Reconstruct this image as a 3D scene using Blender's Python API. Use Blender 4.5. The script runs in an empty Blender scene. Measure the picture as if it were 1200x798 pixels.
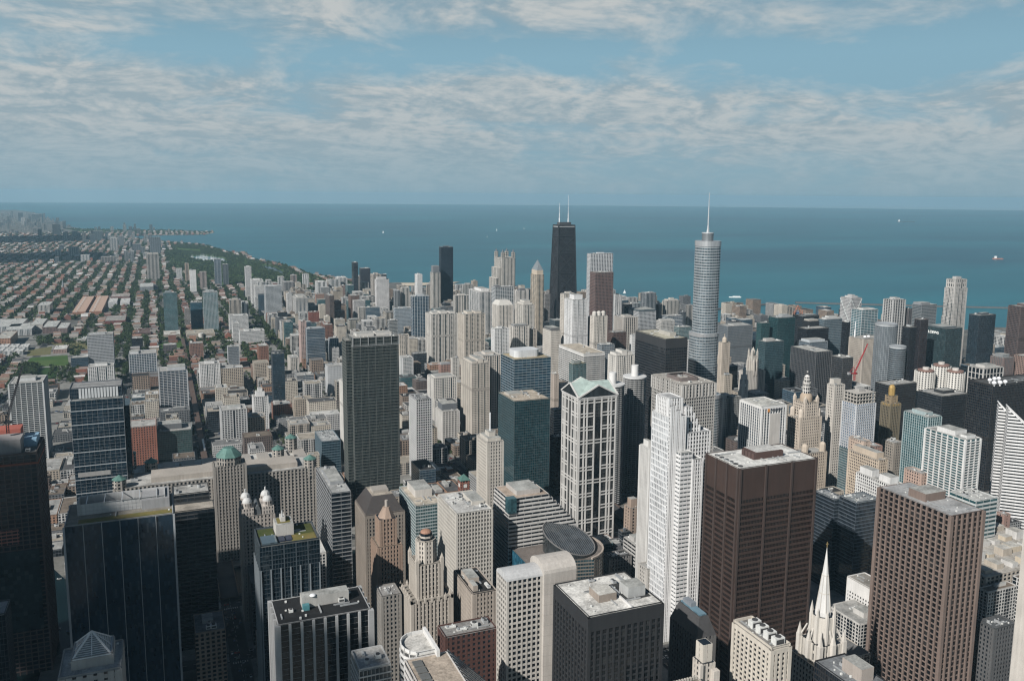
import bpy, math, random
from mathutils import Vector, Matrix
from mathutils.geometry import tessellate_polygon
from math import radians as R, sin, cos, tan, pi
rnd = random.Random(7)
sc = bpy.context.scene
COL = sc.collection

# ------------------------------------------------------------------ camera
F, CX, CY = 1000.0, 600.0, 373.0          # focal length and principal point in photo pixels (1200 x 798)
BEAR, PITCH, ROLL, EYE = R(22.5), R(8.2), R(0.45), 412.0
_f0 = Vector((sin(BEAR)*cos(PITCH), cos(BEAR)*cos(PITCH), -sin(PITCH)))
_r0 = Vector((cos(BEAR), -sin(BEAR), 0)); _u0 = _r0.cross(_f0)
RT = _r0*cos(ROLL) + _u0*sin(ROLL); UP = _u0*cos(ROLL) - _r0*sin(ROLL); FW = _f0
CAM = Vector((0, 0, EYE))
cd = bpy.data.cameras.new("camera"); cam = bpy.data.objects.new("camera", cd); COL.objects.link(cam)
cam.matrix_world = Matrix(((RT.x, UP.x, -FW.x, 0), (RT.y, UP.y, -FW.y, 0), (RT.z, UP.z, -FW.z, EYE), (0, 0, 0, 1)))
cd.sensor_width = 36; cd.sensor_fit = 'HORIZONTAL'; cd.lens = 36*F/1200
cd.shift_y = -(399-CY)/1200; cd.clip_start = 1; cd.clip_end = 120000
sc.camera = cam

# ------------------------------------------------------------------ sun, sky, exposure
SUN_AZ, SUN_EL = R(240), R(36)
sd_ = bpy.data.lights.new("sun", 'SUN'); sun = bpy.data.objects.new("sun", sd_); COL.objects.link(sun)
sd_.energy = 5.0; sd_.angle = R(0.5); sd_.color = (1.0, 0.968, 0.93)
_to = Vector((sin(SUN_AZ)*cos(SUN_EL), cos(SUN_AZ)*cos(SUN_EL), sin(SUN_EL)))
sun.rotation_euler = _to.to_track_quat('Z', 'Y').to_euler()
sun.location = (-300, -300, 900)

class NT:
    """small helper for node trees"""
    def __init__(s, tree): s.t = tree; s.n = tree.nodes; s.l = tree.links
    def add(s, kind, **kw):
        n = s.n.new(kind)
        for k, v in kw.items(): setattr(n, k, v)
        return n
    def put(s, sock, v):
        if hasattr(v, 'is_linked') or isinstance(v, bpy.types.NodeSocket): s.l.new(v, sock)
        elif isinstance(v, (tuple, list)) and len(v) == 3 and sock.type == 'RGBA': sock.default_value = (*v, 1)
        else: sock.default_value = v
    def m(s, op, a, b=None, c=None, clamp=False):
        n = s.add('ShaderNodeMath', operation=op); n.use_clamp = clamp
        s.put(n.inputs[0], a)
        if b is not None: s.put(n.inputs[1], b)
        if c is not None: s.put(n.inputs[2], c)
        return n.outputs[0]
    def vm(s, op, a, b=None):
        n = s.add('ShaderNodeVectorMath', operation=op); s.put(n.inputs[0], a)
        if b is not None: s.put(n.inputs[1], b)
        return n.outputs[0]
    def mix(s, f, a, b, blend='MIX'):
        n = s.add('ShaderNodeMix', data_type='RGBA', blend_type=blend)
        s.put(n.inputs[0], f); s.put(n.inputs[6], a); s.put(n.inputs[7], b); return n.outputs[2]
    def noise(s, vec, scale, detail=4, rough=.55, out=0, dist=0):
        n = s.add('ShaderNodeTexNoise'); s.put(n.inputs['Vector'], vec)
        n.inputs['Scale'].default_value = scale; n.inputs['Detail'].default_value = detail
        n.inputs['Roughness'].default_value = rough; n.inputs['Distortion'].default_value = dist
        return n.outputs[out]
    def ramp(s, v, lo, hi, a=0., b=1.):
        n = s.add('ShaderNodeMapRange'); n.clamp = True; s.put(n.inputs[0], v)
        for i, x in enumerate((lo, hi, a, b)): n.inputs[i+1].default_value = x
        return n.outputs[0]
    def xyz(s, v):
        n = s.add('ShaderNodeSeparateXYZ'); s.put(n.inputs[0], v); return n.outputs
    def comb(s, x, y, z):
        n = s.add('ShaderNodeCombineXYZ')
        for i, q in enumerate((x, y, z)): s.put(n.inputs[i], q)
        return n.outputs[0]

w = bpy.data.worlds.new("World"); sc.world = w; w.use_nodes = True
t = NT(w.node_tree); t.n.clear()
tc = t.add('ShaderNodeTexCoord').outputs['Generated']
X, Y, Z = t.xyz(tc)
zc = t.m('MAXIMUM', Z, 0.012)
sky = t.add('ShaderNodeTexSky', sky_type='NISHITA'); sky.sun_disc = False
sky.sun_elevation = SUN_EL; sky.sun_rotation = SUN_AZ; sky.altitude = 400
sky.air_density = 1.0; sky.dust_density = 0.4; sky.ozone_density = 1.6
t.put(sky.inputs[0], t.comb(X, Y, zc))
veil = t.m('MULTIPLY', t.ramp(zc, .34, .15), .90)
skc = t.mix(veil, t.mix(1.0, sky.outputs[0], (0.60, 0.68, 0.68), 'MULTIPLY'), t.mix(t.ramp(zc, .0, .16), (4.0, 6.5, 8.1), (4.25, 7.35, 9.2)))
# clouds: an even deck seen at a low angle, in two layers
zp = t.m('ADD', zc, 0.22)
cv = t.comb(t.m('DIVIDE', X, zp), t.m('DIVIDE', Y, zp), 0.0)
n1 = t.noise(t.vm('ADD', cv, (3.1, 7.7, 0)), 3.0, 10, .60, dist=.25)
n2 = t.noise(t.vm('ADD', cv, (11.3, 2.2, 1)), 0.75, 4, .5, dist=.4)
dens = t.m('ADD', t.m('MULTIPLY', n1, .50), t.m('MULTIPLY', n2, .62))
bias = t.m('SUBTRACT', t.m('MULTIPLY', t.m('ADD', t.ramp(zc, .135, .105), t.ramp(zc, .165, .195, 0, .75)), .105), t.m('MULTIPLY', t.m('SUBTRACT', 1., t.ramp(t.m('ABSOLUTE', t.m('SUBTRACT', zc, .152)), .004, .022)), .045))
cl = t.ramp(t.m('ADD', dens, t.m('ADD', bias, t.ramp(zc, .10, .03, 0, .05))), .515, .68)
hz = t.ramp(zc, .012, .07)
cl = t.m('MULTIPLY', t.m('MULTIPLY', cl, t.ramp(zc, .50, .25)), t.m('MULTIPLY_ADD', hz, .55, .35))
lit = t.noise(t.vm('ADD', cv, (3.12, 7.68, .03)), 3.0, 10, .60, dist=.25)
shade = t.ramp(t.m('SUBTRACT', n1, lit), -.06, .065)
ccol = t.mix(shade, (5.2, 6.6, 7.4), t.mix(t.ramp(zc, .03, .13), (6.9, 7.9, 8.4), (9.1, 9.4, 9.3)))
out = t.mix(cl, skc, ccol)
bg = t.add('ShaderNodeBackground'); t.put(bg.inputs[0], out); bg.inputs[1].default_value = 0.050
wo = t.add('ShaderNodeOutputWorld'); t.l.new(bg.outputs[0], wo.inputs[0])

sc.view_settings.view_transform = 'Standard'; sc.view_settings.look = 'None'
sc.view_settings.exposure = 0.27; sc.view_settings.gamma = 1.0
sc.render.engine = 'CYCLES'
cy = sc.cycles
cy.max_bounces = 4; cy.diffuse_bounces = 1; cy.glossy_bounces = 2; cy.transmission_bounces = 2
cy.volume_bounces = 0; cy.transparent_max_bounces = 4; cy.caustics_reflective = False; cy.caustics_refractive = False
cy.use_denoising = True; cy.denoiser = 'OPENIMAGEDENOISE'; cy.denoising_prefilter = 'ACCURATE'; cy.pixel_filter_type = 'BLACKMAN_HARRIS'; cy.filter_width = 1.25; cy.sample_clamp_indirect = 4.0

# ------------------------------------------------------------------ picture <-> world
def at(px, py, z=0.0):
    d = FW + RT*((px-CX)/F) - UP*((py-CY)/F)
    k = (z-EYE)/d.z
    return Vector((d.x*k, d.y*k, z))
def pix(p):
    v = Vector(p)-CAM; zc_ = v.dot(FW)
    return (CX+F*v.dot(RT)/zc_, CY-F*v.dot(UP)/zc_, zc_)
def slide(p, dx, dy, px):
    """how far to go from p along (dx,dy) to reach picture column px"""
    q = RT - FW*((px-CX)/F)
    return -((Vector(p)-CAM).dot(q))/(dx*q.x+dy*q.y)
def fp(pl, pc, pr, py, H, d=None, w=None, side='W'):
    """footprint of a box whose near roof corner shows at (pc,py) and whose side walls end at columns pl and pr"""
    c = at(pc, py, H)
    if side == 'W':
        dd = d or slide(c, 0, 1, pl); ww = w or min(max(slide(c, 1, 0, pr), 6), 140)
        if not d and not w and 0 <= dd < min(16, .45*ww):          # too thin to be a building: give it depth inside the same outline
            want = min(max(.5*ww, 13), 28); q = pc
            while q < pl+.55*(pr-pl) and dd < want: q += .25; c = at(q, py, H); dd = slide(c, 0, 1, pl)
            ww = min(max(slide(c, 1, 0, pr), 6), 140)
        if not d and ((pc < 330 and dd > max(1.6*ww, 60)) or dd < 0): dd = min(max(.9*ww, 18), 55)
        dd = min(max(dd, 6), 130)
        return (c.x, c.x+ww, c.y, c.y+dd)
    dd = d or min(max(slide(c, 0, 1, pr), 12), 130); ww = w or min(max(-slide(c, 1, 0, pl), 6), 140)
    if not d and dd > max(1.3*ww, 40): dd = min(max(.8*ww, 18), 48)
    return (c.x-ww, c.x, c.y, c.y+dd)
def rp(r): return [(r[0], r[2]), (r[1], r[2]), (r[1], r[3]), (r[0], r[3])]
def inset(r, a, b=None, c=None, d=None):
    if b is None: b = c = d = a
    return (r[0]+a, r[1]-b, r[2]+c, r[3]-d)
def frac(r, x0, x1, y0, y1):
    W, D = r[1]-r[0], r[3]-r[2]
    return (r[0]+W*x0, r[0]+W*x1, r[2]+D*y0, r[2]+D*y1)
def circle(cx_, cy_, rad, n=24, a0=0.0): return [(cx_+rad*cos(a0+2*pi*i/n), cy_+rad*sin(a0+2*pi*i/n)) for i in range(n)]
def rounded(r, k, n=5):
    x0, x1, y0, y1 = r; o = []
    for (cx_, cy_, a) in ((x1-k, y0+k, -pi/2), (x1-k, y1-k, 0), (x0+k, y1-k, pi/2), (x0+k, y0+k, pi)):
        for i in range(n+1): o.append((cx_+k*cos(a+pi/2*i/n), cy_+k*sin(a+pi/2*i/n)))
    return o

# ------------------------------------------------------------------ mesh builder
class MB:
    def __init__(s): s.v = []; s.f = []; s.m = []
    def face(s, pts, m=0):
        b = len(s.v); s.v += [tuple(p) for p in pts]; s.f.append(tuple(range(b, b+len(pts)))); s.m.append(m)
    def prism(s, pts, z0, z1, m=0, top=True, bottom=False, mt=None, pts2=None):
        n = len(pts); p2 = pts2 or pts; b = len(s.v)
        s.v += [(x, y, z0) for x, y in pts] + [(x, y, z1) for x, y in p2]
        for i in range(n):
            j = (i+1) % n; s.f.append((b+i, b+j, b+n+j, b+n+i)); s.m.append(m)
        if top: s.f.append(tuple(range(b+n, b+2*n))); s.m.append(m if mt is None else mt)
        if bottom: s.f.append(tuple(range(b+n-1, b-1, -1))); s.m.append(m)
        return s
    def box(s, x0, x1, y0, y1, z0, z1, m=0, mt=None): return s.prism([(x0, y0), (x1, y0), (x1, y1), (x0, y1)], z0, z1, m, True, True, mt)
    def rect(s, r, z0, z1, m=0, mt=None): return s.box(r[0], r[1], r[2], r[3], z0, z1, m, mt)
    def cone(s, pts, z0, apex, m=0):
        n = len(pts); b = len(s.v); s.v += [(x, y, z0) for x, y in pts] + [tuple(apex)]
        for i in range(n): s.f.append((b+i, b+(i+1) % n, b+n)); s.m.append(m)
        return s
    def dome(s, cx_, cy_, z0, rad, h, n=16, k=5, m=0, e=1.0):
        prev = circle(cx_, cy_, rad, n); pz = z0
        for i in range(1, k):
            a = pi/2*i/k; c = circle(cx_, cy_, rad*cos(a)**e, n); z = z0+h*sin(a)
            s.prism(prev, pz, z, m, False, pts2=c); prev, pz = c, z
        return s.cone(prev, pz, (cx_, cy_, z0+h), m)
    def bar(s, a, b, w=.5, m=0):
        a, b = Vector(a), Vector(b); d = (b-a).normalized()
        u = d.cross(Vector((0, 0, 1)) if abs(d.z) < .9 else Vector((1, 0, 0))).normalized()*w/2; v_ = d.cross(u)
        k = len(s.v)
        for p in (a, b):
            for q in (u+v_, u-v_, -u-v_, -u+v_): s.v.append(tuple(p+q))
        for i in range(4): s.f.append((k+i, k+(i+1) % 4, k+4+(i+1) % 4, k+4+i)); s.m.append(m)
        s.f.append((k+3, k+2, k+1, k)); s.f.append((k+4, k+5, k+6, k+7)); s.m += [m, m]
        return s
    def gable(s, r, z0, h, axis='x', m=0, mg=0):
        x0, x1, y0, y1 = r
        if axis == 'x':
            ym = (y0+y1)/2; a, b = (x0, ym, z0+h), (x1, ym, z0+h)
            s.face([(x0, y0, z0), (x1, y0, z0), b, a], m); s.face([(x1, y1, z0), (x0, y1, z0), a, b], m)
            s.face([(x0, y1, z0), (x0, y0, z0), a], mg); s.face([(x1, y0, z0), (x1, y1, z0), b], mg)
        else:
            xm = (x0+x1)/2; a, b = (xm, y0, z0+h), (xm, y1, z0+h)
            s.face([(x0, y1, z0), (x0, y0, z0), a, b], m); s.face([(x1, y0, z0), (x1, y1, z0), b, a], m)
            s.face([(x0, y0, z0), (x1, y0, z0), a], mg); s.face([(x1, y1, z0), (x0, y1, z0), b], mg)
        return s
    def hip(s, r, z0, h, k, m=0, mt=None):
        """frustum: walls lean in by k"""
        return s.prism(rp(r), z0, z0+h, m, True, pts2=rp(inset(r, k)), mt=mt)
    def mesh(s, name, mats):
        me = bpy.data.meshes.new(name); me.from_pydata(s.v, [], s.f)
        for x in mats: me.materials.append(x)
        if len(mats) > 1: me.polygons.foreach_set('material_index', s.m)
        me.update(); return me
def edge_box(mb, p0, p1, a, b, z0, z1, o, m=0):
    """box standing proud of the wall p0->p1 (outside on its right), from a to b along it"""
    dx, dy = p1[0]-p0[0], p1[1]-p0[1]; L = math.hypot(dx, dy); dx /= L; dy /= L; nx, ny = dy, -dx
    P = lambda s_, q: (p0[0]+dx*s_+nx*q, p0[1]+dy*s_+ny*q)
    k = len(mb.v)
    A, B, C, D = P(a, 0), P(b, 0), P(b, o), P(a, o)
    mb.v += [(*q, z0) for q in (A, B, C, D)] + [(*q, z1) for q in (A, B, C, D)]
    mb.f += [(k+3, k+2, k+6, k+7), (k+0, k+3, k+7, k+4), (k+2, k+1, k+5, k+6), (k+4, k+7, k+6, k+5), (k+0, k+1, k+2, k+3)]
    mb.m += [m]*5
def lattice(mb, pts, z0, z1, st, top=0.0, edges=None, base=0.0):
    n = len(pts); fl, pw, sh, pd, sdp = st['fl'], st['pw'], st['sh'], st['pd'], st['sd']
    for i in range(n):
        if edges is not None and i not in edges: continue
        p0, p1 = pts[i], pts[(i+1) % n]; L = math.hypot(p1[0]-p0[0], p1[1]-p0[1])
        nb = max(1, round(L/st['bay'])); bw = L/nb; cw = st.get('cw', pw)
        if L < 1.0: nb = 0
        if pd > 0:
            for j in range(1, nb):
                if st.get('skip') and j % st['skip'][0] in st['skip'][1]: continue
                ww = pw*(st['big'][1] if st.get('big') and j % st['big'][0] == 0 else 1)
                oo = pd*(1.35 if st.get('big') and j % st['big'][0] == 0 else 1)
                edge_box(mb, p0, p1, j*bw-ww/2, j*bw+ww/2, z0, z1-top, oo)
            if L > 4:
                edge_box(mb, p0, p1, -pd*1.2, cw, z0, z1, pd*1.2); edge_box(mb, p0, p1, L-cw, L, z0, z1, pd*1.2)
        nf = max(1, int((z1-top-z0)/fl))
        f0 = (z1-top)-nf*fl
        if sdp > 0:
            for j in range(nf):
                z = f0+j*fl
                edge_box(mb, p0, p1, -sdp, L, z, z+sh*(st['fb'][1] if st.get('fb') and j % st['fb'][0] == 0 else 1), sdp)
        if top > 0: edge_box(mb, p0, p1, -pd*.9, L, z1-top, z1, pd*.9)
# ------------------------------------------------------------------ materials
_mc = {}
def _new(name):
    m = bpy.data.materials.new(name); m.use_nodes = True; m.node_tree.nodes.clear(); return m, NT(m.node_tree)
def _fin(t, col, rough, spec=.5, metal=0., normal=None):
    b = t.add('ShaderNodeBsdfPrincipled'); t.put(b.inputs['Base Color'], col); t.put(b.inputs['Roughness'], rough)
    t.put(b.inputs['Specular IOR Level'], spec); t.put(b.inputs['Metallic'], metal)
    if normal is not None: t.put(b.inputs['Normal'], normal)
    o = t.add('ShaderNodeOutputMaterial'); t.l.new(b.outputs[0], o.inputs[0]); return b
def _q(c): return tuple(round(x, 3) for x in c)
def dsat(c, k=.28): l = .3*c[0]+.59*c[1]+.11*c[2]; k = k if l > .22 else .05; return tuple(x+(l-x)*k for x in c)
def wall(c, rough=.82, metal=0., var=.28):
    """masonry, concrete or panel: weathered by streaks and blotches"""
    c = dsat(c); k = ('wall', _q(c), rough, metal, var)
    if k in _mc: return _mc[k]
    m, t = _new('facade_wall'); p = t.add('ShaderNodeTexCoord').outputs['Object']
    a = t.noise(p, .045, 5, .6); b = t.noise(t.vm('MULTIPLY', p, (1., 1., .06)), .55, 4, .6); c3 = t.noise(p, 1.3, 3, .6)
    v = t.m('ADD', t.m('ADD', t.m('MULTIPLY', a, .4), t.m('MULTIPLY', b, .4)), t.m('MULTIPLY', c3, .2))
    f = t.ramp(v, .34, .66, 1-var, 1+var*.45)
    col = t.vm('MULTIPLY', (*c,), t.comb(f, f, f))
    _fin(t, col, rough, .35, metal); _mc[k] = m; return m
def _cells(t, bay, fl):
    tcn = t.add('ShaderNodeTexCoord'); p = tcn.outputs['Object']; x, y, z = t.xyz(p)
    nx, ny, nz = t.xyz(tcn.outputs['Normal'])
    u = t.m('SUBTRACT', t.m('MULTIPLY', y, nx), t.m('MULTIPLY', x, ny))
    us = t.m('DIVIDE', t.m('ADD', u, 500.0), bay); vs = t.m('DIVIDE', z, fl)
    cell = t.comb(t.m('FLOOR', us), t.m('FLOOR', vs), t.m('ROUND', t.m('MULTIPLY', t.m('ADD', nx, t.m('MULTIPLY', ny, 3)), 3)))
    return tcn, us, vs, cell, nz
def _pane(t, cell, glass, p):
    wn = t.add('ShaderNodeTexWhiteNoise', noise_dimensions='3D'); t.put(wn.inputs[0], cell)
    r = wn.outputs[0]
    big = t.noise(p, .03, 3, .5)
    f = t.m('MULTIPLY', t.ramp(r, 0, 1, .6, 1.35), t.ramp(big, .3, .7, .7, 1.3))
    col = t.vm('MULTIPLY', (*glass,), t.comb(f, f, f))
    blind = t.ramp(r, .88, .98)
    col = t.mix(t.m('MULTIPLY', blind, .14), col, (.16, .155, .14))
    off = t.vm('MULTIPLY', t.vm('SUBTRACT', wn.outputs[1], (.5, .5, .5)), (.02, .02, .02))
    nrm = t.add('ShaderNodeNewGeometry').outputs['Normal']
    wv = t.noise(p, .12, 2, .5, out=1)
    off2 = t.vm('MULTIPLY', t.vm('SUBTRACT', wv, (.5, .5, .5)), (.03, .03, .03))
    return col, t.vm('NORMALIZE', t.vm('ADD', t.vm('ADD', nrm, off), off2))
def glass(c, bay=1.5, fl=3.6, rough=.10):
    """window wall seen from outside: dark panes, each a little different"""
    k = ('glass', _q(c), round(bay, 2), round(fl, 2), rough)
    if k in _mc: return _mc[k]
    m, t = _new('window_glass'); tcn, us, vs, cell, nz = _cells(t, bay, fl)
    col, nrm = _pane(t, cell, c, tcn.outputs['Object'])
    _fin(t, col, rough, .5, 0, nrm); _mc[k] = m; return m
def facade(st):
    """wall with punched windows, for walls whose relief is too small to see"""
    k = ('fac', _q(st['wall']), _q(st['glass']), st['bay'], st['fl'], st['pw'], st['sh'], st.get('col'))
    if k in _mc: return _mc[k]
    m, t = _new('facade_windows'); tcn, us, vs, cell, nz = _cells(t, st['bay'], st['fl']); p = tcn.outputs['Object']
    pf, sf = min(.9, st['pw']/st['bay']), min(.9, st['sh']/st['fl'])
    mu = t.m('LESS_THAN', t.m('ABSOLUTE', t.m('SUBTRACT', t.m('FRACT', us), .5)), (1-pf)/2)
    mv = t.m('GREATER_THAN', t.m('FRACT', vs), sf)
    win = t.m('MULTIPLY', t.m('MULTIPLY', mu, mv), t.m('LESS_THAN', nz, .5))
    if st.get('col'):
        n_, f_ = st['col']; strip = t.m('LESS_THAN', t.m('FRACT', t.m('DIVIDE', t.m('FLOOR', us), float(n_))), f_)
        mu2 = t.m('LESS_THAN', t.m('ABSOLUTE', t.m('SUBTRACT', t.m('FRACT', us), .5)), .44); mv2 = t.m('GREATER_THAN', t.m('FRACT', vs), .16)
        win = t.m('MAXIMUM', win, t.m('MULTIPLY', t.m('MULTIPLY', strip, t.m('MULTIPLY', mu2, mv2)), t.m('LESS_THAN', nz, .5)))
    col, nrm = _pane(t, cell, st['glass'], p)
    a = t.noise(p, .06, 5, .6); b = t.noise(t.vm('MULTIPLY', p, (1., 1., .08)), .4, 3, .6)
    f = t.ramp(t.m('ADD', t.m('MULTIPLY', a, .5), t.m('MULTIPLY', b, .5)), .36, .64, .78, 1.12)
    wc = t.vm('MULTIPLY', dsat(st['wall']), t.comb(f, f, f))
    _fin(t, t.mix(win, wc, col), t.m('MULTIPLY_ADD', win, -.68, .82), .36); _mc[k] = m; return m
def roofm(c, stain=.5):
    """flat roof membrane or gravel with patches, ponding stains and seams"""
    k = ('roof', _q(c), stain)
    if k in _mc: return _mc[k]
    m, t = _new('roof_membrane'); p = t.add('ShaderNodeTexCoord').outputs['Object']
    a = t.noise(p, .09, 6, .65); b = t.noise(p, .6, 4, .6)
    br = t.add('ShaderNodeTexBrick'); t.put(br.inputs[0], p); br.inputs['Scale'].default_value = .16
    for q, cc in ((1, (1., 1., 1., 1)), (2, (.88, .88, .88, 1)), (3, (.72, .72, .72, 1))): br.inputs[q].default_value = cc
    br.inputs['Mortar Size'].default_value = .012
    f = t.ramp(t.m('ADD', t.m('MULTIPLY', a, .65), t.m('MULTIPLY', b, .35)), .38, .62, 1-stain, 1.1)
    col = t.vm('MULTIPLY', t.vm('MULTIPLY', (*c,), br.outputs[0]), t.comb(f, f, t.m('MULTIPLY', f, .98)))
    _fin(t, col, .9, .2); _mc[k] = m; return m
def plain(name, c, rough=.6, metal=0., spec=.5, var=.15, scale=.4):
    k = (name, _q(c), rough, metal)
    if k in _mc: return _mc[k]
    m, t = _new(name); p = t.add('ShaderNodeTexCoord').outputs['Object']
    f = t.ramp(t.noise(p, scale, 5, .6), .3, .7, 1-var, 1+var)
    _fin(t, t.vm('MULTIPLY', (*c,), t.comb(f, f, f)), rough, spec, metal); _mc[k] = m; return m
def leafm(name, c):
    if name in _mc: return _mc[name]
    m, t = _new(name); g = t.add('ShaderNodeNewGeometry'); oi = t.add('ShaderNodeObjectInfo')
    r = g.outputs['Random Per Island']
    f = t.ramp(r, 0, 1, .5, 1.5)
    hue = t.mix(oi.outputs['Random'], (*c,), (c[0]*1.5, c[1]*1.05, c[2]*.8))
    _fin(t, t.vm('MULTIPLY', hue, t.comb(f, f, f)), .75, .2); _mc[name] = m; return m
def tinted(name, rough=.85):
    """takes each house's own paint or brick colour from the mesh"""
    if name in _mc: return _mc[name]
    m, t = _new(name); a = t.add('ShaderNodeAttribute'); a.attribute_name = 'paint'
    p = t.add('ShaderNodeTexCoord').outputs['Object']
    f = t.ramp(t.noise(p, .35, 4, .6), .3, .7, .75, 1.2)
    _fin(t, t.vm('MULTIPLY', a.outputs[0], t.comb(f, f, f)), rough, .2); _mc[name] = m; return m
def grassm(name, c, c2):
    if name in _mc: return _mc[name]
    m, t = _new(name); p = t.add('ShaderNodeTexCoord').outputs['Object']
    a = t.noise(p, .02, 6, .6); b = t.noise(p, .25, 5, .6)
    _fin(t, t.mix(t.ramp(t.m('ADD', t.m('MULTIPLY', a, .6), t.m('MULTIPLY', b, .4)), .4, .6), c, c2), .95, .1); _mc[name] = m; return m

WHITE, CREAM, TAN, GREY, DKGREY = (.62, .61, .585), (.52, .475, .41), (.45, .38, .305), (.34, .34, .335), (.13, .135, .14)
BRICK, BROWN, BLACK = (.24, .115, .08), (.058, .037, .030), (.020, .020, .022)
GD, GB, GT, GG = (.007, .011, .016), (.012, .034, .056), (.022, .068, .078), (.022, .033, .038)
def S(wall_, glass_, bay, fl, pw, sh, pd=.35, sd=.2, **k):
    d = dict(wall=wall_, glass=glass_, bay=bay, fl=fl, pw=pw, sh=sh, pd=pd, sd=sd); d.update(k); return d
ST = dict(
    dkglass=S((.045, .052, .056), GD, 1.7, 3.9, .14, .28, .12, .06),
    blglass=S((.16, .19, .21), GB, 2.2, 3.7, .16, .45, .14, .08),
    tlglass=S((.22, .26, .26), GT, 2.4, 3.3, .22, .5, .16, .1),
    grglass=S((.26, .28, .28), GG, 2.4, 3.6, .3, .8, .18, .1),
    cgrid=S(CREAM, GD, 3.0, 3.7, 1.25, 1.5, .45, .28),
    wgrid=S(WHITE, GD, 3.0, 3.6, 1.2, 1.4, .45, .28),
    ggrid=S(GREY, GD, 3.0, 3.6, 1.2, 1.5, .4, .25),
    wpier=S(WHITE, GD, 2.6, 3.6, 1.1, .9, .7, .12),
    cpier=S(CREAM, GD, 2.8, 3.4, 1.25, 1.0, .6, .12),
    tpier=S(TAN, GD, 3.0, 3.2, 1.4, 1.2, .6, .15),
    gpier=S(GREY, GD, 2.4, 3.7, .9, .9, .6, .12),
    wband=S(WHITE, GD, 9., 3.9, .25, 1.9, .1, .4),
    gband=S(GREY, GB, 6., 3.8, .25, 1.5, .1, .3),
    wapt=S(WHITE, GG, 4.2, 3.0, 1.5, 1.0, .5, .35, col=(4, .3)),
    capt=S(CREAM, GG, 4.2, 3.0, 1.7, 1.1, .5, .3, col=(3, .3)),
    tapt=S(TAN, GG, 4.0, 3.0, 1.6, 1.1, .5, .3, col=(4, .3)),
    gapt=S(GREY, GG, 4.5, 3.0, 1.3, .9, .4, .3, col=(3, .4)),
    balc=S((.48, .49, .48), GG, 6.5, 3.0, .9, .55, 1.0, 1.1),
    wbalc=S((.62, .61, .58), GG, 6.0, 3.0, 1.5, .6, 1.0, 1.1),
    stone=S((.44, .385, .31), GD, 3.3, 3.8, 1.7, 1.6, .35, .15),
    brick=S(BRICK, GD, 3.6, 3.6, 1.9, 1.7, .2, .1),
    brownp=S(BROWN, GD, 3.0, 3.7, 1.1, 1.3, .5, .25),
    black=S(BLACK, GD, 2.0, 3.9, .3, 1.1, .25, .1),
)
def mod(s, **k): d = dict(ST[s]); d.update(k); return d

# ------------------------------------------------------------------ things
DEPTH_GEO = 2150
FOOT = []                     # footprints taken
HAND = []                     # (root, centre, H) of hand-placed buildings
def empty(name, loc, label, cat, group=None):
    o = bpy.data.objects.new(name, None); COL.objects.link(o); o.location = loc; o.empty_display_size = 1
    o['label'] = label; o['category'] = cat
    if group: o['group'] = group
    return o
def link(name, me, parent=None, loc=None):
    o = bpy.data.objects.new(name, me); COL.objects.link(o)
    if parent is not None: o.parent = parent
    if loc is not None: o.location = loc
    return o
def struct(name, mb, mats):
    o = link(name, mb.mesh(name, mats)); o['kind'] = 'structure'; return o
_unit = []
def unit_meshes():
    if _unit: return _unit
    g, d, l = plain('unit_metal', (.42, .43, .43), .5, .3), plain('unit_dark', (.05, .05, .05), .7), plain('unit_pale', (.6, .6, .57), .6)
    a = MB().box(-3, 3, -1.6, 1.6, 0, 2.2); a.prism(circle(-1.5, 0, 1.1, 10), 2.2, 2.6, 1); a.prism(circle(1.5, 0, 1.1, 10), 2.2, 2.6, 1); _unit.append(a.mesh('roof_unit', [g, d]))
    a = MB().box(-2, 2, -2, 2, .4, 3.0); a.box(-1.6, 1.6, -2.05, 2.05, .9, 2.4, 1); a.prism(circle(0, 0, 1.4, 12), 3.0, 3.7, 1); _unit.append(a.mesh('roof_unit', [l, d]))
    a = MB().box(-4, 4, -1.2, 1.2, .3, 1.5); a.box(-4, -2.4, -1.25, 1.25, 1.5, 2.3, 1); a.box(2.2, 3.8, -.8, .8, 1.5, 2.1); _unit.append(a.mesh('roof_unit', [l, g]))
    a = MB(); a.prism(circle(0, 0, 1.5, 12), 0, 2.8); a.prism(circle(0, 0, 1.2, 12), 2.8, 3.1, 1); _unit.append(a.mesh('roof_unit', [g, d]))
    return _unit
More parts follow.
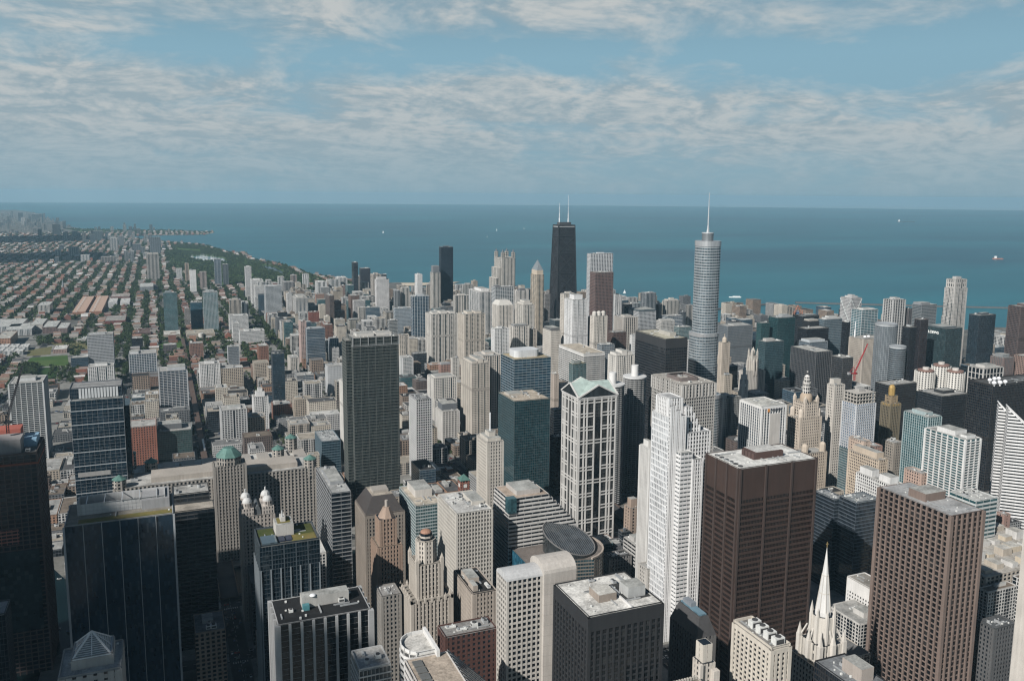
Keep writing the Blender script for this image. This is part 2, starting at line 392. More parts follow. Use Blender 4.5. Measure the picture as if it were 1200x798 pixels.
class T:
    """one building: an empty at its base that parents its parts"""
    def __init__(s, name, cat, label, rect, H, group=None, reserve=True):
        s.r, s.H = rect, H; s.ox, s.oy = (rect[0]+rect[1])/2, (rect[2]+rect[3])/2
        s.root = empty(name, (s.ox, s.oy, 0), label, cat, group); s.depth = pix((s.ox, s.oy, H*.7))[2]
        s.geo = s.depth < DEPTH_GEO
        if reserve: FOOT.append(rect)
        HAND.append((s.root, s.ox, s.oy, H, label))
    def L(s, pts): return [(x-s.ox, y-s.oy) for x, y in pts]
    def lr(s, r): return (r[0]-s.ox, r[1]-s.ox, r[2]-s.oy, r[3]-s.oy)
    def part(s, name, mb, mats, parent=None, label=None):
        o = link(name, mb.mesh(name, mats if isinstance(mats, list) else [mats]), parent or s.root)
        if label: o['label'] = label
        return o
    def block(s, pts, z0, z1, st, name='body', parent=None, top=0., edges=None, geo=None, roof=None, par=1.1, roofname='roof', stain=.5, wallc=None):
        """walls with their windows, roof sheet and parapet"""
        if isinstance(st, str): st = ST[st]
        if isinstance(pts, tuple): pts = rp(pts)
        p = s.L(pts); geo = s.geo if geo is None else geo
        wm = wall(wallc or st['wall'], st.get('wr', .82), st.get('metal', 0.))
        if geo:
            o = s.part(name, MB().prism(p, z0, z1), glass(st['glass'], st['bay']/st.get('sub', 1), st['fl'], st.get('gr', .1)), parent)
            own_ = o if parent or name != 'body' else s.root
            g = MB(); lattice(g, p, z0, z1, st, top, edges); s.part('facade_grid', g, wm, own_)
            if st.get('col'):
                g = MB(); n_, f_ = st['col']; kk = max(1, round(n_*f_))
                for i in range(len(p)):
                    A_, B_ = p[i], p[(i+1) % len(p)]; L = math.dist(A_, B_); nb = max(1, round(L/st['bay'])); bw = L/nb
                    for j in range(1, nb-1 if nb > 2 else 0):
                        if j % n_ < kk: edge_box(g, A_, B_, j*bw+.35, (j+1)*bw-.35, z0, z1-max(top, 1.5), st['sd']+.08)
                if g.v: s.part('window_column', g, glass(st['glass'], 1.2, st['fl'], st.get('gr', .1)), own_)
        else: o = s.part(name, MB().prism(p, z0, z1), facade(st), parent)
        own = s.root if (name == 'body' and not parent) else o
        if roof is not None:
            c = Vector((sum(q[0] for q in p)/len(p), sum(q[1] for q in p)/len(p)))
            mb = MB(); mb.prism([(c.x+(x-c.x)*.985, c.y+(y-c.y)*.985) for x, y in p], z1+.02, z1+.3); s.part(roofname, mb, roofm(roof, stain), own)
            if par > 0:
                mb = MB()
                for i in range(len(p)): edge_box(mb, p[(i+1) % len(p)], p[i], -.02, math.dist(p[i], p[(i+1) % len(p)])+.02, z1+.01, z1+par, .6)
                s.part('parapet', mb, wm, own)
        return o
    def pent(s, r, z0, h, c=GREY, name='penthouse', louvre=False, rooff=(.4, .4, .38), parent=None):
        q = s.lr(r); mb = MB().rect(q, z0+.05, z0+h, 0, 1)
        if louvre: lattice(mb, rp(q), z0+.4, z0+h, S(c, c, 1.2, 50, .35, .2, .25, 0))
        return s.part(name, mb, [wall(c), roofm(rooff)], parent)
    def ducts(s, r, z, n, seed=0, parent=None):
        g = random.Random(int(abs(s.ox*5+s.oy))+seed); q = s.lr(r); W, D = q[1]-q[0], q[3]-q[2]
        if W < 12 or D < 12: return
        for i in range(n):
            x, y = g.uniform(q[0]+3, q[1]-8), g.uniform(q[2]+3, q[3]-8); L = g.uniform(.15, .4)*(W if i % 2 else D); mb = MB()
            x1, y1 = (min(x+L, q[1]-1.5), y+g.uniform(.6, 1.2)) if i % 2 else (x+g.uniform(.6, 1.2), min(y+L, q[3]-1.5))
            mb.box(x, x1, y, y1, z+.5, z+1.3)
            for k in range(3): f = .1+.4*k; a, b = x+(x1-x)*f, y+(y1-y)*f; mb.box(a-.15, a+.15, b-.15, b+.15, z+.25, z+.5)
            s.part('duct', mb, plain('duct_metal', (.40, .41, .41), .5, .4), parent)
        for i in range(n*2): x, y = g.uniform(q[0]+2, q[1]-3), g.uniform(q[2]+2, q[3]-3); k = g.uniform(.5, 1.3); s.part('roof_hatch', MB().box(x, x+k, y, y+k, z+.28, z+g.uniform(.6, 1.6)), plain('unit_pale', (.6, .6, .57), .6), parent)
    def units(s, r, z, n, seed=0, sc_=1.0, parent=None):
        g = random.Random(int(abs(s.ox*7+s.oy*3))+seed); q = s.lr(r); put = []
        for i in range(n):
            for _ in range(8):
                x, y = g.uniform(q[0]+4, q[1]-4) if q[1]-q[0] > 9 else (q[0]+q[1])/2, g.uniform(q[2]+4, q[3]-4) if q[3]-q[2] > 9 else (q[2]+q[3])/2
                if all(math.hypot(x-a, y-b) > 8*sc_ for a, b in put): break
            else: continue
            put.append((x, y)); o = link('roof_unit', g.choice(unit_meshes()), parent or s.root, (x, y, z+.25))
            o.rotation_euler.z = g.choice((0, pi/2)); k = sc_*g.uniform(.6, 1.15); o.scale = (k, k, k)
def B(pl, pc, pr, py, H, st, label, name='office_tower', cat='skyscraper', roof=(.42, .41, .39), pent=None, units=2, top=0., d=None, w=None, side='W', par=1.1, ph=5, pcl=None, louvre=False, stain=.5, group=None, geo=None):
    r = fp(pl, pc, pr, py, H, d, w, side)
    b = T(name, cat, label, r, H, group)
    b.st = ST[st] if isinstance(st, str) else st
    b.block(r, 0, H, b.st, top=top, roof=roof, par=par, stain=stain, geo=geo)
    if H > 96 and b.geo and b.depth > 1150 and b.st['sh'] > .6 and not top and random.Random(int(pl*3+H)).random() < .45:
        k = random.Random(int(pl*7+H)); z = H*k.uniform(.42, .72); q = inset(b.lr(r), -b.st['sd']-.12); c = b.st['wall']; mb = MB()
        for i in range(4): edge_box(mb, rp(inset(b.lr(r), 0))[i], rp(inset(b.lr(r), 0))[(i+1) % 4], -.3, math.dist(rp(b.lr(r))[i], rp(b.lr(r))[(i+1) % 4]), z, z+4.6, max(b.st['sd'], b.st['pd'])+.14)
        b.part('plant_floor', mb, wall(tuple(x*.62 for x in c)))
    if pent:
        for i, q in enumerate(pent if isinstance(pent, list) else [pent]): b.pent(frac(r, *q), H, ph if not isinstance(ph, list) else ph[i], pcl or b.st['wall'], louvre=louvre)
    if b.depth < 1250 and roof is not None: b.ducts(r, H, 4)
    if units: b.units(r, H, units if b.depth < 1500 else min(units, 2), sc_=1.0 if b.depth < 1500 else 1.3)
    return b
# ------------------------------------------------------------------ setting: lake, land, river, streets, parks, air
def flat(name, px_pts, z, mat, world=False, kind='structure'):
    P = [Vector((*p, z)) if world else at(p[0], p[1], z) for p in px_pts]
    tris = tessellate_polygon([[Vector((p.x, p.y, 0)) for p in P]])
    me = bpy.data.meshes.new(name); me.from_pydata([tuple(p) for p in P], [], [tuple(q) for q in tris])
    if sum(p.normal.z for p in me.polygons) < 0: me.flip_normals()
    me.materials.append(mat); o = link(name, me); o['kind'] = kind; return o
def lakem():
    m, t = _new('lake_water'); p = t.add('ShaderNodeTexCoord').outputs['Object']
    a = t.noise(t.vm('MULTIPLY', p, (.00016, .00042, 1)), 1, 6, .6, dist=.4); b = t.noise(t.vm('MULTIPLY', p, (.0009, .0022, 1)), 1, 5, .6)
    f = t.ramp(t.m('ADD', t.m('MULTIPLY', a, .7), t.m('MULTIPLY', b, .3)), .40, .60)
    col = t.mix(f, (.001, .055, .086), (.006, .120, .152))
    wv = t.noise(t.vm('MULTIPLY', p, (.02, .05, 1)), 1, 4, .6); bp = t.add('ShaderNodeBump'); bp.inputs[0].default_value = .12; bp.inputs[1].default_value = 4.; t.put(bp.inputs['Height'], wv)
    _fin(t, col, .38, .30, 0, bp.outputs[0]); return m
lm = MB(); lm.face([(36800*cos(2*pi*i/160), 36800*sin(2*pi*i/160), -2) for i in range(160)]); struct('lake', lm, [lakem()])
COAST = [(-260, 246.4), (19, 246.2), (40, 249), (53, 255), (73, 264), (95, 268), (110, 268.8), (160, 269.5), (215, 270), (252, 272.4), (240, 275), (170, 276.2), (147, 277),
         (160, 280), (193, 284), (215, 286), (238, 287), (261, 294), (272, 296.5), (291, 297.5), (287, 300), (300, 305), (328, 309.5), (345, 315), (363, 322.5), (383, 325),
         (405, 329), (430, 333), (462, 331), (500, 331), (540, 330), (528, 333), (500, 335), (472, 336), (470, 342), (520, 345), (560, 348), (600, 352), (640, 356), (700, 362),
         (740, 366), (780, 371), (800, 374), (850, 378), (900, 380), (960, 383), (1000, 386), (1060, 390), (1110, 388), (1166, 383.5), (1290, 384)]
_land = [at(x, y).to_2d() for x, y in COAST] + [Vector(q) for q in ((4200, 1200), (4200, -900), (-3000, -900), (-12000, 6000))]
def groundm():
    m, t = _new('city_ground'); p = t.add('ShaderNodeTexCoord').outputs['Object']
    a = t.noise(p, .012, 6, .65); b = t.noise(p, .15, 5, .6)
    c = t.mix(t.ramp(a, .4, .6), (.095, .093, .088), (.17, .165, .15)); c = t.mix(t.ramp(b, .45, .65, 0, .5), c, (.07, .075, .06))
    _fin(t, c, .9, .15); return m
flat('ground', _land, 0.0, groundm(), True)
sand = plain('beach_sand', (.50, .43, .33), .95, var=.12, scale=.05)
def strip(name, px, z, mat): return flat(name, px, z, mat)
strip('beach', [(345, 315.5), (363, 322.7), (383, 325), (405, 329), (402, 330.5), (380, 328.5), (360, 326), (343, 318.5)], .25, sand)
strip('beach', [(470, 331.6), (500, 331.4), (539, 330.4), (527, 332.6), (500, 334), (472, 335)], .25, sand)
strip('beach', [(170, 275.6), (215, 273.8), (251, 272.7), (240, 274.6), (172, 276)], .25, sand)
strip('beach', [(272, 297), (290, 297.7), (286, 299.6), (276, 299)], .25, sand)
G1 = grassm('park_grass', (.040, .085, .022), (.075, .110, .035)); G2 = grassm('dry_grass', (.10, .105, .045), (.16, .14, .075))
PARK = [(205, 287), (238, 289), (262, 296), (285, 302), (300, 307), (330, 313), (345, 320), (380, 330), (340, 333), (312, 336), (290, 333), (262, 338), (240, 326), (205, 318), (196, 300)]
flat('park_lawn', PARK, .06, G1)
flat('park_lawn', [(110, 269.2), (215, 270.6), (248, 272.6), (170, 275.4), (120, 276), (75, 268)], .06, G1)
flat('lawn', [(36, 419), (79, 416), (81, 428.5), (26, 430)], .21, G1)
flat('lawn', [(46, 431), (69, 430), (64, 449), (40, 450)], .21, grassm('dark_lawn', (.020, .050, .014), (.035, .065, .02)))  # darker green grass than the other lawns
flat('lawn', [(33, 410), (61, 406), (59, 415.5), (31, 417.5)], .22, G2)
flat('lawn', [(43, 399), (85, 397), (104, 401), (104, 414), (86, 416), (66, 405)], .22, G2)
flat('lawn', [(184, 402), (216, 398), (216, 407), (184, 410)], .21, G1)
flat('lawn', [(233, 400), (258, 399), (262, 402), (235, 403)], .21, G1)
flat('lawn', [(1160, 392), (1230, 390), (1230, 402), (1160, 404)], .21, G1)
WAT = plain('river_water', (.004, .011, .012), .15, 0, .12, .3, .02)
flat('lagoon', [(308, 311), (322, 313), (334, 320), (331, 322), (318, 317), (306, 314)], .12, WAT)
HARB = flat('harbour', [(219, 302), (236, 299.5), (262, 303), (266, 307), (240, 306), (222, 304.5)], .12, plain('harbour_water', (.03, .10, .12), .3))
RIVER = [[(-85, 878), (1750, 878), (1750, 948), (-60, 948)], [(-190, -500), (-120, -500), (-112, 800), (-60, 878), (-60, 948), (-110, 985), (-195, 900)], [(-195, 900), (-110, 985), (-330, 1500), (-520, 1800), (-580, 1760), (-400, 1450)]]
for q in RIVER: flat('river', q, .05+.004*RIVER.index(q), WAT, True)
QUAY = wall((.30, .28, .25))
mb = MB()
for y in (876, 948): mb.box(-55, 1700, y, y+2.2, .0, 2.2)
struct('river_quay', mb, [QUAY])
def in_river(x, y, k=8):
    if -90 < x < 1750 and 878-k < y < 948+k: return True
    if -195-k < x < -110+k and y < 985: return True
    if y > 900 and y < 1800:
        c = -150 - (y-940)*.45
        return abs(x-c) < 55+k
    return False
def roadm():
    m, t = _new('asphalt_road'); p = t.add('ShaderNodeTexCoord').outputs['Object']
    a = t.noise(p, .05, 5, .6); c = t.mix(t.ramp(a, .35, .65), (.042, .043, .045), (.075, .075, .074))
    _fin(t, c, .85, .2); return m
ROAD = roadm(); PAINT = plain('road_paint', (.55, .54, .5), .8); PAVE = roofm((.24, .235, .22), .35)
XS = [-750, -640, -530, -420, -298, -75, 50, 165, 290, 405, 538, 662, 803, 944, 1110, 1270, 1430]
YS = [60, 200, 333, 478, 622, 755, 862, 985, 1144, 1233, 1333, 1422, 1511, 1600, 1690, 1780, 1870, 1978, 2085, 2190, 2290, 2390, 2490, 2590, 2690, 2777]
rb, pb, sb = MB(), MB(), MB()
for i, x in enumerate(XS):
    y1 = 3600
    rb.face([(x-8, -100, .03), (x+8, -100, .03), (x+8, y1, .03), (x-8, y1, .03)])
    for k in range(-100, 2300, 9):
        pb.face([(x-.15, k, .042), (x+.15, k, .042), (x+.15, k+4, .042), (x-.15, k+4, .042)])
for y in YS:
    rb.face([(-750, y-8, .034), (1500, y-8, .034), (1500, y+8, .034), (-750, y+8, .034)])
    for k in range(-700, 1500, 9):
        pb.face([(k, y-.15, .046), (k+4, y-.15, .046), (k+4, y+.15, .046), (k, y+.15, .046)])
    for x in XS:
        if y < 1700:
            for s_ in range(-6, 7, 2):
                pb.face([(x+s_-.4, y-12, .046), (x+s_+.4, y-12, .046), (x+s_+.4, y-9, .046), (x+s_-.4, y-9, .046)])
                pb.face([(x-12, y+s_-.4, .046), (x-9, y+s_-.4, .046), (x-9, y+s_+.4, .046), (x-12, y+s_+.4, .046)])
struct('road', rb, [ROAD]); struct('road_marking', pb, [PAINT])
for i in range(len(XS)-1):
    for j in range(len(YS)-1):
        x0, x1, y0, y1 = XS[i]+9, XS[i+1]-9, YS[j]+9, YS[j+1]-9
        if in_river((x0+x1)/2, (y0+y1)/2, 2): continue
        sb.box(x0, x1, y0, y1, 0, .14)
struct('pavement', sb, [PAVE])
# bridges over the main river
for bi, x in enumerate(XS[5:14]):
    mb = MB(); mb.box(x-9, x+9, 868, 958, 3.2, 4.4, 0, 1)
    br = empty('bascule_bridge', (x, 913, 0), 'low steel street bridge across the dark river', 'bridge', 'steel street bridges over the river')
    mb2 = MB(); mb2.box(-9, 9, -46, 46, 3.2, 4.4, 0, 1); link('deck', mb2.mesh('deck', [plain('bridge_steel', (.12, .09, .075), .6, .3), ROAD]), br)
    for s_ in (-1, 1):
        mb3 = MB(); mb3.box(s_*9-.4, s_*9+.4, -46, 46, 4.4, 6.6); link('railing', mb3.mesh('railing', [plain('bridge_steel', (.12, .09, .075), .6, .3)]), br)
# breakwater far out in the lake
def wallpx(name, pts, wd, h, label):
    P = [at(*p) for p in pts]; o = empty(name, (0, 0, 0), label, 'breakwater'); mb = MB()
    for a, b in zip(P, P[1:]):
        d = (b-a).normalized(); n_ = Vector((-d.y, d.x, 0))*wd/2
        mb.prism([(a-n_).to_2d()[:], (b-n_).to_2d()[:], (b+n_).to_2d()[:], (a+n_).to_2d()[:]][::1], -2, h)
    link('rubble_wall', mb.mesh('rubble_wall', [wall((.11, .11, .11))]), o)
wallpx('breakwater', [(838, 362.8), (866, 359.6), (903, 356.4)], 16, 3, 'short dark breakwater in the lake beside the silver spired tower')
wallpx('breakwater', [(932, 354.8), (985, 356.2), (1080, 358.6), (1215, 361.8)], 16, 3, 'long thin dark breakwater crossing the lake behind the right-hand towers')
# the air
hm = bpy.data.materials.new('haze_air'); hm.use_nodes = True; t = NT(hm.node_tree); t.n.clear()
pv = t.add('ShaderNodeVolumePrincipled'); pv.inputs['Color'].default_value = (.50, .82, 1.0, 1); pv.inputs['Density'].default_value = 3.8e-5; pv.inputs['Anisotropy'].default_value = .15
o_ = t.add('ShaderNodeOutputMaterial'); t.l.new(pv.outputs[0], o_.inputs['Volume'])
hb = MB().box(-40000, 40000, -40000, 40000, -3, 470); hb.face([(-40000, 40000, -3), (40000, 40000, -3), (40000, -40000, -3), (-40000, -40000, -3)])
HZ = link('haze', hb.mesh('haze', [hm])); HZ['kind'] = 'stuff'
# ------------------------------------------------------------------ towers and blocks read off the photograph: left, corner, right, top, height
apt = dict(name='apartment_tower', cat='apartment tower')
mid = dict(name='mid_rise_block', cat='mid-rise building')
P1, P2 = (.25, .75, .3, .7), (.15, .6, .2, .8)
# --- left foreground and middle
B(10, 50, 55, 448, 123, mod('balc', bay=8), 'silver-grey balcony apartment tower between the building site and the dark blue banded tower', side='E', pent=P1, **apt)
B(253, 259, 289, 482, 63, mod('wapt', wall=(.45, .45, .44), glass=GD), 'dark apartment slab framed in white behind the green-domed stone tower', pent=(.3, .8, .3, .8), ph=3, **apt)
B(288, 297, 314, 466, 58, mod('wapt', bay=3.4), 'white stepped tower with a pale podium and slim setback crown, left of the navy tower', pent=[(.2, .8, .2, .8), (.35, .65, .3, .7)], ph=[9, 15], units=0, **apt)
B(314, 319, 333, 415, 110, mod('blglass', wall=(.07, .08, .09), glass=(.010, .026, .040)), 'slim navy glass tower with a pink-brown side wall', pent=P1, **apt)
B(301, 303, 314.5, 406, 56, mod('brick', wall=(.20, .10, .07), pw=2.2), 'plain brown brick tower left of the navy glass tower', **apt)
B(337, 340, 350, 420, 42, 'capt', 'small cream balcony tower right of the navy glass tower', **apt)
B(381, 384, 407, 430, 62, mod('ggrid', wall=(.42, .43, .43), sh=2.6, pw=2.2), 'blank pale grey box building left of the dark riverside slab', **mid)
B(345, 348, 368, 441, 26, 'gband', 'low white and grey banded block in front of the blank pale grey box', **mid)
B(152, 183, 184, 499, 62, mod('brick', wall=(.25, .10, .065)), 'red brick block with stepped roofline right of the banded blue-black tower', side='E', d=45, **mid)
B(183, 184, 224.5, 507, 47, mod('tlglass', wall=(.10, .11, .11), glass=(.02, .05, .05)), 'dark green glass block with planted roof in front of the grey balcony tower', pent=(.02, .72, .3, .9), ph=9, pcl=(.12, .125, .13), d=40, **mid)
B(183, 186, 219, 436, 90, mod('balc', wall=(.42, .43, .44), glass=GB), 'grey-blue balcony tower with a white edge standing beside the straight dark street', pent=(.3, .95, .1, .9), ph=6, **apt)
B(231, 234, 257.5, 428, 62, mod('wapt', bay=3.2), 'white ribbed apartment tower right of the straight dark street', pent=P1, **apt)
B(148, 151, 183, 416, 57, mod('blglass', wall=(.52, .54, .55), pw=.8, bay=5, sh=.8, pd=.5), 'white-framed blue glass apartment block above the grey balcony tower', pent=(.05, .35, .2, .9), ph=4, **apt)
B(103, 133, 136.5, 429, 42, mod('wapt', bay=4), 'white condominium block with bay windows behind the louvred banded tower', side='E', pent=P1, **apt)
B(102, 132, 139, 392, 80, mod('ggrid', wall=(.36, .37, .38), glass=(.05, .06, .065), pw=.5, sh=1.8, sd=.35), 'boxy grey tower with a rippled facade beside the sports field', side='E', pent=(.1, .7, .3, .8), ph=3)
B(82, 83, 103, 420, 30, 'blglass', 'small blue-grey glass block at the corner of the sports field', d=30, **mid)
B(264, 267, 280, 407, 58, mod('blglass', wall=(.4, .42, .43), pw=.6, pd=.4), 'pale blue glass tower on a red brick base', **apt)
B(220, 222, 238, 403, 40, mod('brick', wall=(.22, .13, .10)), 'red brick loft with white bands behind the white ribbed tower', **mid)
B(190, 191, 207, 405, 20, mod('brick', wall=(.10, .09, .09)), 'dark grey roofed block beside the small park lawn', d=30, **mid)
B(153, 154, 167, 397, 34, 'black', 'black glass cube by the railway viaduct', d=30, **mid)
B(191, 207, 215, 343, 124, mod('tlglass', top=6), 'left teal glass tower of the pair standing over the small park', side='E', pent=P2, ph=6, pcl=(.2, .25, .26), **apt)
B(222, 223, 237, 355, 86, mod('blglass', wall=(.10, .13, .15), glass=(.012, .05, .075)), 'short dark blue glass tower between two teal towers', **apt)
B(236, 238, 255, 343, 122, mod('tlglass', wall=(.34, .38, .38), sh=.9, pw=.8, bay=4), 'right teal balcony tower of the pair standing over the small park', pent=P1, ph=6, **apt)
B(215, 216, 222, 362, 60, mod('cpier', wall=(.30, .27, .25)), 'narrow grey-beige tower squeezed between the teal and dark blue towers', **apt)
B(266, 269, 291, 371, 52, 'wpier', 'white ribbed slab behind two lower white slabs', pent=P1, ph=3, **apt)
B(271, 273, 280, 380, 54, 'wpier', 'narrow white slab standing in front of the white ribbed slab', **apt)
B(279.5, 281, 310, 389, 40, 'wpier', 'long low white slab of ribbed apartments by green trees', pent=[(.2, .4, .2, .8), (.6, .85, .2, .8)], ph=4, **apt)
B(266, 269, 282, 352, 67, 'tapt', 'beige apartment tower above the white ribbed slabs', pent=P1, **apt)
B(282.5, 284, 291, 355, 55, mod('wapt', sh=2.4), 'blank white tower right of the beige apartment tower', **apt)
B(285, 287, 294.5, 313, 128, 'wpier', 'slender white tower at the edge of the lakeside park trees', pent=P1, ph=4, **apt)
B(293, 295, 308.5, 329, 98, 'wpier', 'white ribbed tower just right of the slender white park tower', pent=P1, **apt)
B(297, 299, 311, 336, 85, 'wpier', 'second white ribbed tower, in front of the one by the park', **apt)
B(249, 251, 259, 304, 126, mod('gapt', wall=(.33, .36, .38), glass=GB), 'left blue-grey tower of two beside the park lagoon', **apt)
B(259, 261, 267.5, 310, 98, mod('gapt', wall=(.20, .21, .22)), 'right darker tower of two beside the park lagoon', **apt)
B(220, 222, 229.5, 317, 98, mod('wgrid', sh=2.4, pw=2.), 'plain white slab tower amid far rooftops', **apt)
B(215, 216.5, 221, 309, 89, mod('tapt', wall=(.50, .36, .25)), 'orange-tan thin tower behind the plain white slab', **apt)
B(232, 234, 242, 319, 80, mod('tapt', wall=(.40, .31, .27)), 'pinkish brown tower right of the plain white slab', **apt)
B(205, 206.5, 213, 315, 60, 'wpier', 'small pale tower left of the plain white slab', **apt)
B(171, 186, 190, 298, 126, mod('tapt', wall=(.42, .38, .33)), 'large beige apartment tower alone among the far neighbourhood trees', side='E', pent=[(.1, .5, .2, .8), (.55, .95, .2, .8)], ph=8, **apt)
B(175, 188, 194, 278, 118, mod('gapt', wall=(.25, .27, .29)), 'wide blue-grey slab before the far peninsula', side='E', **apt)
B(128, 138, 141, 279, 96, mod('wapt', wall=(.5, .48, .45)), 'pale stepped tower among the far northern shore blocks', side='E', pent=P1, **apt)
B(139, 145, 148, 277, 80, 'gapt', 'grey tower touching the pale stepped far tower', side='E', **apt)
B(61, 70, 73, 263, 110, mod('gapt', wall=(.13, .14, .15)), 'dark slab tower among the far northern shore blocks', side='E', **apt)
B(37, 49, 52, 251, 120, mod('gapt', wall=(.22, .27, .30)), 'blue-grey block on the skyline of the distant north shore', side='E', **apt)
B(21, 26, 27.5, 249.5, 115, mod('gapt', wall=(.16, .17, .2)), 'thin dark tower on the skyline of the distant north shore', side='E', **apt)
B(24, 30, 33, 255, 90, 'wapt', 'bright white tower below the thin dark north shore tower', side='E', **apt)
B(38, 47, 50, 267, 70, 'gapt', 'pale grey block below the blue-grey north shore block', side='E', **apt)
B(84, 90, 92, 271, 60, mod('gapt', wall=(.4, .38, .35)), 'narrow pale tower far behind the tree-lined streets', side='E', **apt)
B(109, 120, 122, 271, 85, mod('gapt', wall=(.16, .18, .19)), 'dark grey slab before the far peninsula trees', side='E', **apt)
B(80, 92, 94, 290, 62, mod('capt', wall=(.42, .40, .36)), 'beige twin-topped block in the far neighbourhood', side='E', pent=P1, **apt)
B(64, 71, 73, 293, 48, 'wapt', 'small white block in the far neighbourhood trees', side='E', **apt)
B(94, 105, 107, 299, 46, 'wapt', 'square white block below the beige twin-topped block', side='E', **apt)
B(118, 137, 139, 301, 40, mod('tapt', wall=(.28, .23, .20)), 'row of joined brown blocks left of the large beige tower', side='E', **apt)
B(145, 150, 152, 294, 70, 'gapt', 'left grey tower of a small pair left of the large beige tower', side='E', **apt)
B(152, 157, 159, 295, 68, 'gapt', 'right grey tower of a small pair left of the large beige tower', side='E', **apt)
B(155, 165, 167, 286, 60, mod('gapt', wall=(.24, .25, .26)), 'dark grey block between the small pair and the wide blue-grey slab', side='E', **apt)
# --- far middle left
B(309, 311, 330, 336, 115, mod('grglass', wall=(.5, .52, .53), pw=.5, sh=1.0, pd=.3), 'grey glass office box with a white frame', pent=P1, ph=3)
B(300, 302, 309, 331, 95, 'wapt', 'cream pair tower left of the grey glass office box', **apt)
B(311, 312.5, 318, 329, 90, 'wapt', 'small white tower top behind the grey glass office box', **apt)
B(325, 326.5, 333, 325, 75, 'wapt', 'cream tower against the park trees, left of the pink-topped one', **apt)
B(340, 341.5, 348, 323, 80, mod('tapt', wall=(.34, .26, .23)), 'pink-brown tower against the park trees', **apt)
B(331, 333, 344.5, 331, 72, mod('gapt', wall=(.36, .33, .32)), 'grey tower with a shiny face in front of the pink-brown tower', **apt)
B(354, 355, 362, 322, 69, mod('wpier', bay=9., pw=4., pd=.6), 'white tower with broad dark vertical stripes near the beach', **apt)
B(369, 371, 383, 331, 80, mod('wapt', sh=2.), 'plain white block near the beach', pent=P1, **apt)
B(383, 384, 393, 332, 70, mod('tapt', wall=(.42, .32, .26)), 'tan block joined to the plain white block near the beach', **apt)
B(393, 396, 407, 326, 88, 'wapt', 'square white and grey tower near the beach spit', pent=[(.1, .4, .2, .8), (.55, .9, .2, .8)], ph=4, **apt)
B(412, 414, 419.5, 308, 158, mod('dkglass', wall=(.12, .13, .14)), 'thin dark glass tower standing against the lake', **apt)
B(421, 423, 434, 315, 127, mod('dkglass', wall=(.10, .10, .11), glass=(.02, .022, .03)), 'squat dark tower against the lake, right of the thin one', **apt)
B(418, 420, 425, 324, 95, mod('capt', wall=(.45, .40, .34)), 'cream tower in front of the squat dark tower', **apt)
B(434, 437, 446, 322, 139, mod('capt', wall=(.46, .39, .32)), 'cream tower with a dark neighbour, behind the blank white slab', pent=P1, **apt)
B(446, 447.5, 453, 322, 128, mod('gapt', wall=(.13, .13, .14)), 'dark capped tower behind the blank white slab', **apt)
B(439, 441, 456, 328, 147, mod('wgrid', wall=(.50, .48, .46), bay=2.4, sh=2.2, pw=1.4), 'tall pale slab with a fine window grid rising over brown blocks', pent=(.1, .8, .2, .8), ph=8, **apt)
B(335, 336.5, 342, 345, 90, 'wpier', 'narrow white ribbed tower left of the beige striped tower', **apt)
B(341, 347, 361, 350, 85, mod('capt', wall=(.46, .43, .38), glass=GB), 'beige tower with blue window stripes above the park trees', pent=P1, **apt)
B(350, 352, 358.5, 377, 109, mod('tapt', wall=(.48, .33, .28)), 'slim pink tower touching the blue gridded glass tower', pent=P1, ph=3, **apt)
B(358, 359.5, 380.6, 386, 99, mod('blglass', wall=(.34, .37, .39), fb=(10, 2.5)), 'blue glass tower with pale horizontal bands', pent=(.1, .9, .3, .8), ph=4)
B(376, 381, 390, 381, 68, mod('brick', wall=(.17, .085, .06)), 'dark brown tower behind the blue banded glass tower', pent=P1, **apt)
B(385, 386.5, 396.5, 397, 67, mod('blglass', wall=(.35, .38, .4), bay=5, pw=.9, pd=.6, glass=(.015, .06, .10)), 'bright blue glass tower with a white fin', **apt)
B(396, 397, 403, 403, 56, 'blglass', 'small blue glass tower at the side of the white-finned one', **apt)
B(381, 386, 387, 347, 118, mod('brick', wall=(.10, .075, .065)), 'thin dark brown slab edge-on among brick blocks', w=14, **apt)
B(387, 388, 400, 353, 95, mod('brick', wall=(.20, .11, .09)), 'red-brown tower right of the thin dark brown slab', **apt)
B(388, 389, 404, 365, 70, mod('brick', wall=(.13, .085, .07)), 'long dark brown block in front of the red-brown tower', **mid)
B(391, 393, 404, 375, 58, mod('cgrid', wall=(.48, .43, .35)), 'low beige block below the long dark brown block', **mid)
B(361, 362, 374, 366, 50, mod('brick', wall=(.22, .08, .055)), 'red brick block behind the beige striped tower', **mid)
B(312, 313, 330, 368, 38, mod('brick', wall=(.24, .10, .07)), 'red brick apartment block among park trees', **mid)
B(369, 370, 380, 345, 70, mod('brick', wall=(.34, .19, .13)), 'salmon brick tower below the plain white beach block', **apt)
B(408, 411, 421, 347, 100, mod('brick', wall=(.15, .10, .08)), 'brown tower with a white-capped roof, left of the tall pale slab', **apt)
B(413, 415, 428, 353, 88, mod('wgrid', wall=(.46, .44, .42)), 'off-white gridded tower behind the blue-grey glass block', **apt)
B(419, 420.5, 428, 361, 80, 'capt', 'cream tower left of the blue-grey glass block', **apt)
B(427, 429, 445, 361, 80, mod('blglass', wall=(.24, .29, .31), sh=.9), 'blue-grey glass block at the foot of the tall pale slab')
B(407, 409, 421, 376, 62, mod('capt', wall=(.40, .36, .29)), 'beige building with a dark overhanging roof', pent=(.05, .95, .05, .95), pcl=(.1, .1, .1), ph=4, **mid)
B(385, 386, 399, 328, 85, 'wapt', 'white apartment block behind brown towers, near the beach spit', **apt)
